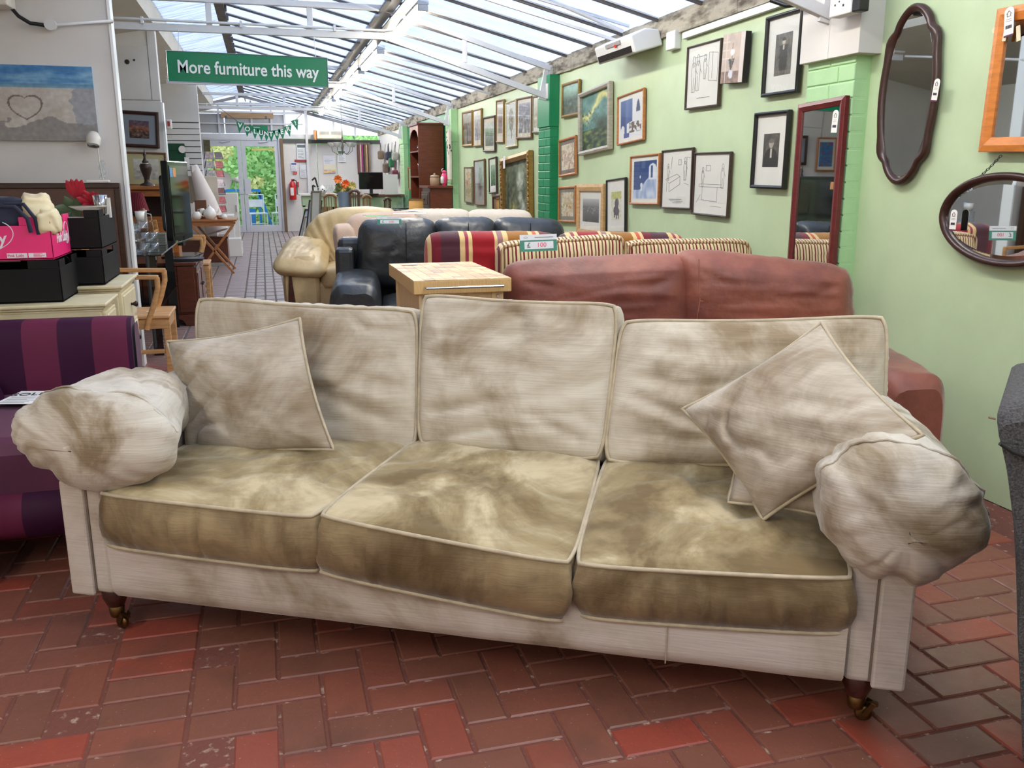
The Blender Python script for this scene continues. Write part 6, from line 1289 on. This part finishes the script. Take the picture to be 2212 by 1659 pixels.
for i,(x,z,col) in enumerate(((-.09,.20,C(222,120,50)),(.03,.13,C(232,100,36)),(.13,.10,C(206,190,110)),(-.02,.07,C(190,150,80)))):
    st_=MB().tube([(0,0,H-.05),(x*.6,0,H+z*.6),(x,-.02,H+z)],.004,5).build('stem',gl_,t); pm_=M('flower_%d'%i,col,.6,var=.15)
    for k in range(14): petal(st_,V((x,-.03,H+z)),V((math.cos(k*.449),-.35+.3*(k%2),math.sin(k*.449))),.075,.016,pm_,'petal')
for k in range(22): petal(t,V((random.uniform(-.1,.1),-.02,H+random.uniform(-.02,.06))),V((random.uniform(-1,1),random.uniform(-.6,.2),random.uniform(-.3,1))),.11,.02,M('green_leaf',C(110,124,72),.5,var=.2),'leaf')
# chairs by the far table: only backs show
def backchair(label,px0,px1,py,Y,c_):
    a=fy(px0,py,Y); b=fy(px1,py,Y); w_=b.x-a.x; h=a.z; t=thing('wooden_dining_chair',label,'chair',((a.x+b.x)/2,Y,0),0,'slat-back chairs near the counter'); wm=wood(c_[0],c_[1])
    B('seat',(-w_/2,w_/2,0,.38,.43,.455),wm,t,bevel=.006)
    for x in (-w_/2,w_/2-.03): MB().bar((x+.015,0,0),(x+.015,-.06,h-.03),.03,.03).build('leg',wm,t,bevel=.003); B('leg',(x,x+.03,.34,.37,0,.43),wm,t)
    m=MB(); m.tube([(-w_/2+.0,-.06,h-.05),(-w_/4,-.07,h-.01),(0,-.075,h),(w_/4,-.07,h-.01),(w_/2,-.06,h-.05)],.024,8); m.build('crest_rail',wm,t)
    for k in range(4): x=-w_/2+w_*(k+1)/5; MB().bar((x,-.0,.45),(x,-.06,h-.03),.012,.025).build('slat',wm,t)
backchair('tan slat-back chair left of the flower bucket',698,726,420,15.8,('tan',C(150,112,68))); backchair('dark brown slat-back chair right of the flower bucket',752,776,411,13.9,('dk',C(86,60,46))); backchair('tan chair post and back right of the dark chair',782,800,422,15.8,('tan',C(150,112,68))); backchair('brown chair back farther along the dark dining table',828,843,428,15.8,('dk',C(86,60,46)))
t=thing('dining_table','dark dining table with glass plates in front of the counter','table',(1.95,15.35,0)); B('table_top',(-.55,.55,-.25,.25,.70,.73),dw,t,bevel=.004)
for x in (-.5,.45):
    for y in (-.24,.19): B('leg',(x,x+.05,y,y+.05,0,.70),dw,t)
for i in range(3): vase('clear glass plate on the dark dining table, %s from the left'%('first','second','third')[i],1.65+.25*i,15.25,.73,[(.001,.004),(.07,.008),(.10,.03),(.098,.03)],clg,'plate','plate','glass plates on the dining table')
for i in range(3): vase('glass decanter beside the ochre drum, %s from the left'%('first','second','third')[i],2.36+.08*i,16.2+.04*(i%2),.73,[(.001,.004),(.035,.01),(.035,.10),(.012,.14),(.02,.22)],clg,'decanter','decanter','decanters by the ochre drum')
t=thing('drinks_trolley','small dark side table under the decanters','table',(2.45,16.2,0)); B('table_top',(-.18,.2,-.15,.15,.71,.73),dw,t); 
for x in (-.16,.15):
    for y in (-.12,.1): B('leg',(x,x+.03,y,y+.03,0,.71),dw,t)
P=fy(899,452,13.0); t=thing('ochre_drum','ochre cylindrical lampshade before the bookcase','shade',(P.x,13.0,.45)); MB().lathe([(.108,0),(.112,.0),(.105,fy(899,430,13.0).z-.45),(.10,fy(899,430,13.0).z-.45)],(0,0,0),28).build('drum',M('ochre_shade',C(186,138,70),.7),t); MB().lathe([(.113,fy(899,430,13.0).z-.46),(.113,fy(899,430,13.0).z-.45)],(0,0,0),28).build('rim',M('ochre_rim',C(160,112,54),.7),t); B('stand',(-.1,.1,-.1,.1,-.45,0),dw,t)
# bookcase
mh=wood('mahogany',C(104,48,28),.3)
t=thing('bookcase','tall narrow mahogany bookcase with arched top on the green wall','bookcase',(XW-.02,14.45,0),-PI/2); hT=2.10; Wb,Db=.85,.42
t.rotation_euler=(0,0,0); 
# local: x from -Db..0 (front at -Db), y width
B('side_board',(-.40,0,-.42,-.40,0,hT),mh,t,bevel=.003); B('side_board',(-.40,0,.40,.42,0,hT),mh,t,bevel=.003); B('back_board',(-.02,0,-.4,.4,0,hT),M('wood_dark_back',C(70,30,18),.5),t); B('top',(-.42,0,-.44,.44,hT-.03,hT),mh,t,bevel=.004)
m=MB(); m.prism([(-.40,hT-.03),(-.40,hT-.22),(-.28,hT-.13),(-.1,hT-.09),(.1,hT-.09),(.28,hT-.13),(.40,hT-.22),(.40,hT-.03)],-.40,-.385,'x'); m.build('arched_pelmet',M('pale_pink_wood',C(190,156,146),.5),t)
for z in (.5,.92,1.27,1.66): B('shelf',(-.40,-.02,-.40,.40,z,z+.022),mh,t,bevel=.002)
for i in range(7):
    y=14.45-.3+.095*i+(.02 if i%2 else 0); z=(1.682,1.292)[i%2]; vase('glass %s on the bookcase %s shelf, spot %s'%(('tumbler','carafe')[i//4%2],('upper','middle')[i%2],('one','two','three','four','five','six','seven')[i]),XW-.3,y,z,[(.001,.003),(.03,.004),(.034,.10+.05*(i%3)),(.03,.10+.05*(i%3))],clg,'drinking_glass','glass','glassware in the bookcase')
# chest by pillar, jar, vase, hung cloth
t=thing('chest_of_drawers','dark mahogany chest with carved drawer fronts below the bookcase','chest',(XW-.0,13.35,0)); B('body',(-.34,-.01,-.75+.05,-.05,.0,1.12),mh,t,bevel=.004); B('top',(-.38,0,-.75,0,1.12,1.155),mh,t,bevel=.006)
t.location=(XW-.095,13.72,0)
for k in range(4):
    d=B('drawer',(-.36,-.34,-.68,-.07,.08+.255*k,.30+.255*k),M('carved_dark_wood',C(78,62,54),.4,var=.2,scale=30),t,bevel=.005); B('raised_panel',(-.372,-.358,-.62,-.13,.12+.255*k,.26+.255*k),M('carved_dark_wood',C(78,62,54)),d,bevel=.01); B('handle',(-.39,-.37,-.42,-.33,.18+.255*k,.20+.255*k),knobm,d)
t=thing('stoneware_jar','brown stoneware jar with a lid on the carved chest','jar',(XW-.30,13.35,1.155)); sw=M('stoneware',C(166,140,110),.4); MB().lathe([(.06,0),(.07,.02),(.07,.11),(.055,.13)],(0,0,0),20).build('body',sw,t); MB().lathe([(.07,.13),(.065,.145),(.012,.16),(.014,.18),(.003,.185)],(0,0,0),18).build('lid',sw,t)
t=thing('pink_figurine','bright pink and white bird ornament beside the stoneware jar','ornament',(XW-.20,13.12,1.155)); MB().lathe([(.03,0),(.04,.03),(.052,.09),(.045,.15),(.02,.18)],(0,0,0),18).build('body',M('hot_pink',C(226,60,120),.3),t); MB().lathe([(.02,.175),(.034,.195),(.028,.215),(.006,.225)],(0,0,0),14).build('head',M('hot_pink',C(226,60,120)),t); MB().tube([(-.02,0,.20),(-.04,-.01,.215),(-.03,0,.24),(-.01,0,.25)],.005,6).build('crest',ch_,t); MB().lathe([(.001,.0),(.03,.02),(.03,.1),(.001,.13)],(-.03,-.02,.02),12).build('white_belly',ch_,t)
a=fx(958,288,XW-.2); t=thing('hanging_garment','long white cloth puppet with black markings hung on the light green pillar','garment',(XW-.14,13.02,0)); 
for i,(y0,y1,z0,z1) in enumerate(((-.09,.09,1.55,1.95),(-.09,-.01,1.24,1.56),(.01,.09,1.24,1.56))): B(('bodice','trouser_leg','trouser_leg')[i],(-.02,.02,y0,y1,z0,z1),M('off_white_cloth',C(214,206,190),.85),t,bevel=.008)
m=MB(); random.seed(2)
for i in range(12): y=random.uniform(-.07,.07); z=random.uniform(1.6,1.93); m.box(-.024,-.02,y-.008,y+.008,z-.012,z+.012); m.box(y-.008,y+.008,-.094,-.09,z-.012,z+.012) if abs(y)<.012 else 0
m.build('black_markings',bp_,t,kind='stuff')
# belts, bags
random.seed(17); bc_=[C(90,40,36),C(110,60,50),C(206,190,160),C(176,30,120),C(34,30,32),C(126,84,54),C(196,160,110),C(60,44,36),C(140,112,84)]
rl=B('belt_rail',(0,.34,-.02,.02,0,.03),dw,None); rl.location=(2.23,21.955,2.07); tag(rl,'dark rail carrying the row of belts on the end wall','rail')
nm_=('first','second','third','fourth','fifth','sixth','seventh','eighth','ninth'); cn=('maroon','brown','cream','magenta','black','tan','sand','dark brown','olive brown')
for i in range(9):
    x=2.25+.036*i; t=thing('belt','%s leather belt hanging on the end wall, %s from the left'%(cn[i],nm_[i]),'belt',(x,21.93,2.07),0,'belts hung on the end wall'); l=random.uniform(.68,.8); MB().box(-.014,.014,-.004,.004,-l,0).build('strap',M('belt_%d'%i,bc_[i],.5),t); B('buckle',(-.017,.017,-.008,.006,-.05,.0),M('antique_silver',C(120,112,100)),t)
for i,(y,z,s,col,l) in enumerate(((19.9,1.75,.12,C(40,44,60),'navy'),(19.4,1.6,.13,C(24,96,60),'green'),(18.9,1.72,.11,C(150,150,140),'grey'),(20.4,1.5,.14,C(96,80,66),'brown'),(19.0,1.35,.13,C(96,24,40),'maroon'),(21.2,1.8,.13,C(110,92,74),'taupe'))):
    t=thing('handbag','%s handbag hanging on the white wall behind the counter'%l,'bag',(XW-.09,y,z),0,'bags hung behind the counter'); bm2=M('bag_%d'%i,col,.55); B('body',(-.06,.06,-s,s,-s,s*.5),bm2,t,bevel=.03,); MB().tube([(0,-s*.7,s*.5),(0,-s*.4,s*1.4),(0,0,s*1.8),(0,s*.4,s*1.4),(0,s*.7,s*.5)],.008,6).build('strap',bm2,t); B('clasp',(-.066,-.058,-.02,.02,-.02,.02),M('bright_metal',C(190,190,190)),t)
for i in range(5):
    y=18.6+.55*i; o=MB().tube([(XW-.03,y,2.0),(XW-.05,y+.05,1.7),(XW-.06,y-.02,1.4),(XW-.03,y+.1,1.25)],.006,5).build('necklace',bp_ if i%2 else ant); tag(o,'thin hanging necklace or lead on the white wall, %s from the pillar'%nm_[i],'necklace','necklaces hung behind the counter')
# outside things
wm_=M('white_metal',C(238,240,244),.4); blu=M('sky_blue_paint',C(40,140,220),.4)
def gchair(label,x,y,rz):
    t=thing('garden_chair',label,'chair',(x,y,-.06),rz,'white chairs outside the door'); B('seat',(-.22,.22,-.2,.2,.43,.46),wm_,t,bevel=.004)
    for a in (-.2,.2):
        for b in (-.18,.18): MB().tube([(a,b,0),(a,b,.44 if b<0 else .9)],.014,6).build('leg',wm_,t)
    MB().tube([(-.2,.18,.9),(.2,.18,.9)],.014,6).build('top_rail',wm_,t); B('back_panel',(-.18,.18,.17,.19,.6,.78),wm_,t); MB().tube([(-.2,-.18,.2),(.2,-.18,.2)],.01,6).build('stretcher',wm_,t)
gchair('white metal chair outside, seen through the left part of the open-view pane',-.15,23.2,.2); gchair('white slatted chair outside behind the right door pane',.45,23.4,-.3)
t=thing('railing','bright blue painted railing outside the glass doors','railing',(-.4,23.7,-.06)); MB().bar((-1.4,0,1.0),(.35,0,1.0),.05,.06).build('top_rail',blu,t)
for x in (-1.3,-.5,.32): MB().bar((x,0,0),(x,0,1.0),.06,.06).build('post',blu,t)
MB().bar((.32,0,.95),(.62,0,0),.06,.06,up=(0,1,0)).build('brace',blu,t); B('infill_panel',(-.05,.2,-.01,.01,0,.55),blu,t)
o=MB().bar((-.2,24.3,1.95),(.9,24.3,1.98),.03,.05).build('timber_rail',M('yellow_timber',C(220,190,110),.6)); tag(o,'yellowish timber rail in front of the leaves outside','rail'); B('post',(.86,.92,24.28,24.34,-.1,1.98),M('yellow_timber',C(220,190,110)),o)
# ================= BUTCHER BLOCK TROLLEY =================
x0,x1,y0,y1=.548,.945,3.415,4.13
t=thing('kitchen_trolley','butcher block trolley with a steel towel rail between the beige and black sofas','trolley',((x0+x1)/2,(y0+y1)/2,0)); hx_,hy_=(x1-x0)/2,(y1-y0)/2; bw_=[M('beech_block_%d'%i,c_,.45,var=.15,scale=60,stretch=(1,1,1)) for i,c_ in enumerate((C(206,172,120),C(192,154,104),C(176,142,102),C(160,128,98),C(214,182,132)))]
tp=B('block_top',(-hx_,hx_,-hy_,hy_,.845,.8985),M('beech_edge',C(206,168,112),.4,var=.12,scale=14,stretch=(14,14,1)),t,bevel=.003); random.seed(31)
nx_,ny_=9,11; ms=[]
for i in range(nx_):
    off=random.uniform(-.02,.02)
    for j in range(ny_):
        a=-hx_+2*hx_*i/nx_; b=-hy_+2*hy_*j/ny_; dark_=nz2(i*.5+3,j*.5)>.1
        B('end_grain_block',(a+.0006,a+2*hx_/nx_-.0006,b+.0006,b+2*hy_/ny_-.0006,.895,.8998+random.uniform(0,.0004)),bw_[random.choice((2,3,2,1)) if dark_ else random.choice((0,0,1,4))],tp)
bl=M('beech_frame',C(206,176,134),.45,var=.1,scale=8,stretch=(6,6,1))
B('cabinet_body',(-hx_+.035,hx_-.035,-hy_+.04,hy_-.04,.12,.845),bl,t,bevel=.004)
for x in (-hx_+.025,hx_-.075):
    for y in (-hy_+.03,hy_-.08): B('leg',(x,x+.05,y,y+.05,0,.845),bl,t,bevel=.005)
MB().tube([(-hx_+.045,-hy_-.03,.872),(hx_-.04,-hy_-.03,.872)],.005,8).build('towel_rail',M('bright_metal',C(190,190,190)),t)
for x in (-hx_+.045,hx_-.05):
    MB().tube([(x,-hy_-.03,.872),(x,-hy_+.0,.872)],.004,6).build('rail_bracket',_m['bright_metal'],t); MB().lathe([(.008,0),(.006,.004)],(x+.0,-hy_+.026,.825),12,ax='y').build('bolt',_m['bright_metal'],t)
o=B('tag_card',(-.035,.035,-.012,.012,0,.0015),tagm,None); P=fz(885,572,.902); o.location=P; tag(o,'white tag lying flat on the butcher block top','tag','white arched price tags')
# price cards
tc_=M('teal_card',C(96,160,140),.6); hd=M('card_header',C(226,228,232),.6,var=0); pinki=M('pink_pen',C(226,96,120),.6,var=0); gri=M('grey_green_pen',C(90,120,110),.6,var=0)
def pricecard(label,px4,Y,sz=1):
    P=[fy(*p,Y) for p in px4]; c_=sum(P,V((0,0,0)))/4; w_=((P[1]-P[0]).length+(P[2]-P[3]).length)/2; h=((P[0]-P[3]).z+(P[1]-P[2]).z)/2; rl=math.atan2((P[1]-P[0]).z,(P[1]-P[0]).x)
    t=thing('price_card',label,'price card',c_,0,'£100 price cards on the sofa backs'); t.rotation_euler=(-.12,-rl,0); B('card',(-w_/2,w_/2,0,.002,-h/2,h/2),tc_,t)
    B('header',(-w_/2,w_/2,-.001,0,h*.17,h/2),hd,t); B('price_panel',(-w_*.38,w_*.40,-.0015,0,-h*.36,h*.08),hd,t); lines(t,-w_*.1,w_*.4,-.0012,h*.3,h*.33,1,M('pale_ink',C(150,156,160),.7,var=0),h*.05,ragged=False)
    MB().tube([(-w_*.34+w_*.05*math.cos(a),-.0014,h*.33+h*.05*math.sin(a)) for a in [2*PI*i/10 for i in range(10)]],h*.008,4,closed=True).build('printed_emblem',_m['pale_ink'],t)
    text('£',h*.40,gri,t,(-w_*.27,-.002,-h*.13),off=h*.008); text('100',h*.36,pinki,t,(w_*.08,-.002,-h*.13),sx=1.15); return t
pricecard('larger teal price card reading £100 on the striped sofa cushion',P4(1120,508,1198,505,1208,543,1126,542),4.30)
pricecard('smaller teal price card reading £100 on the black sofa back',P4(813,468,866,468,868,485,817,486),6.05)
swing_tag('white price tag pinned to the broad striped sofa back',ql(SF,985,521,.12),0,.075,.055,0,C(200,200,200))
for o in [COL.objects[-1]]: pass
o=B('tag_card',(-.04,.04,-.012,.012,0,.002),tagm,None); P=fz(787,578,.655); o.location=(P.x,P.y,.66); tag(o,'white tag lying on the black sofa arm','tag','white arched price tags')
o=B('green_paper',(-.1,.1,-.06,.06,0,.002),M('green_paper',C(90,176,110),.7),None); o.location=fz(815,466,.99); o.rotation_euler=(0,0,.3); tag(o,'bright green paper sheet on the pinkish sofa back','paper')
for i,(px,py,r) in enumerate(((868,458,.1),(885,463,-.2),(905,457,.5))):
    o=B('white_sheet',(-.13,.13,-.08,.08,0,.003),_m['white_paper'],None); o.location=fz(px,py,1.0)+V((0,0,.004*i)); o.rotation_euler=(0,0,r); tag(o,('white leaflet lying on the cream sofa back, lower left one','white leaflet lying on the cream sofa back, middle one','white leaflet lying on the cream sofa back, right one')[i],'paper','leaflets on the cream sofa back')
# ================= GREY ARMCHAIR AT THE RIGHT EDGE =================
pc=V((1.3,1.2,0)); nn=-_F; out=[(2150,908),(2154,893),(2168,884),(2212,876),(2420,868),(2420,1960),(2212,1960),(2208,1659),(2203,1520),(2196,1400),(2192,1270),(2186,1150),(2176,1050),(2166,975),(2157,935)]
pl_=[onp(x,y,pc,nn) for x,y in out]; pl_=[V((p.x,p.y,max(.02,p.z))) for p in pl_]
t=thing('armchair','charcoal woven armchair cut off by the right picture edge','armchair',(pc.x,pc.y,0)); dv=(V((1.3,1.2,0))).normalized(); m=MB(); n=len(pl_)
rings=[]
for k,(dd,ins) in enumerate(((0,.03),(.02,.008),(.05,0),(.45,0),(.48,.01),(.5,.03))):
    cen=sum(pl_,V((0,0,0)))/n; rings.append([p+(cen-p).normalized()*ins+dv*dd-pc for p in pl_])
m.add([p for r in rings for p in r],[(k*n+i,k*n+(i+1)%n,(k+1)*n+(i+1)%n,(k+1)*n+i) for k in range(5) for i in range(n)],0,True); m.add(rings[0],[tuple(range(n))]); m.add(rings[-1],[tuple(range(n))])
gw=M('charcoal_weave',C(86,84,84),.9,var=.35,scale=220,bump=.7,bs=240,col2=C(52,50,50),detail=2); m.build('arm',gw,t)
sm2=[onp(x,y,pc-dv*.008,nn)-pc for x,y in ((2160,958),(2185,975),(2212,985),(2300,1010))]; MB().tube(sm2,.004,6).build('seam',M('dark_seam',C(34,33,33),.9),t)
MB().tube([onp(2150,905,pc,nn)-pc,onp(2136,902,pc,nn)-pc],.002,5).build('loose_thread',M('brown_thread',C(120,92,74),.9),t); mt=Matrix.Rotation(-YAW,4,'Z')
B('seat',(.34,.86,.02,.48,.12,.44),gw,t,bevel=.04,mt=mt); B('back',(.34,.9,-.06,.06,.12,.86),gw,t,bevel=.03,mt=mt); B('arm',(.86,.98,-.04,.5,.05,.7),gw,t,bevel=.03,mt=mt)
for x in (.4,.9): B('foot',(x,x+.05,.05,.1,0,.13),dw,t,mt=mt)
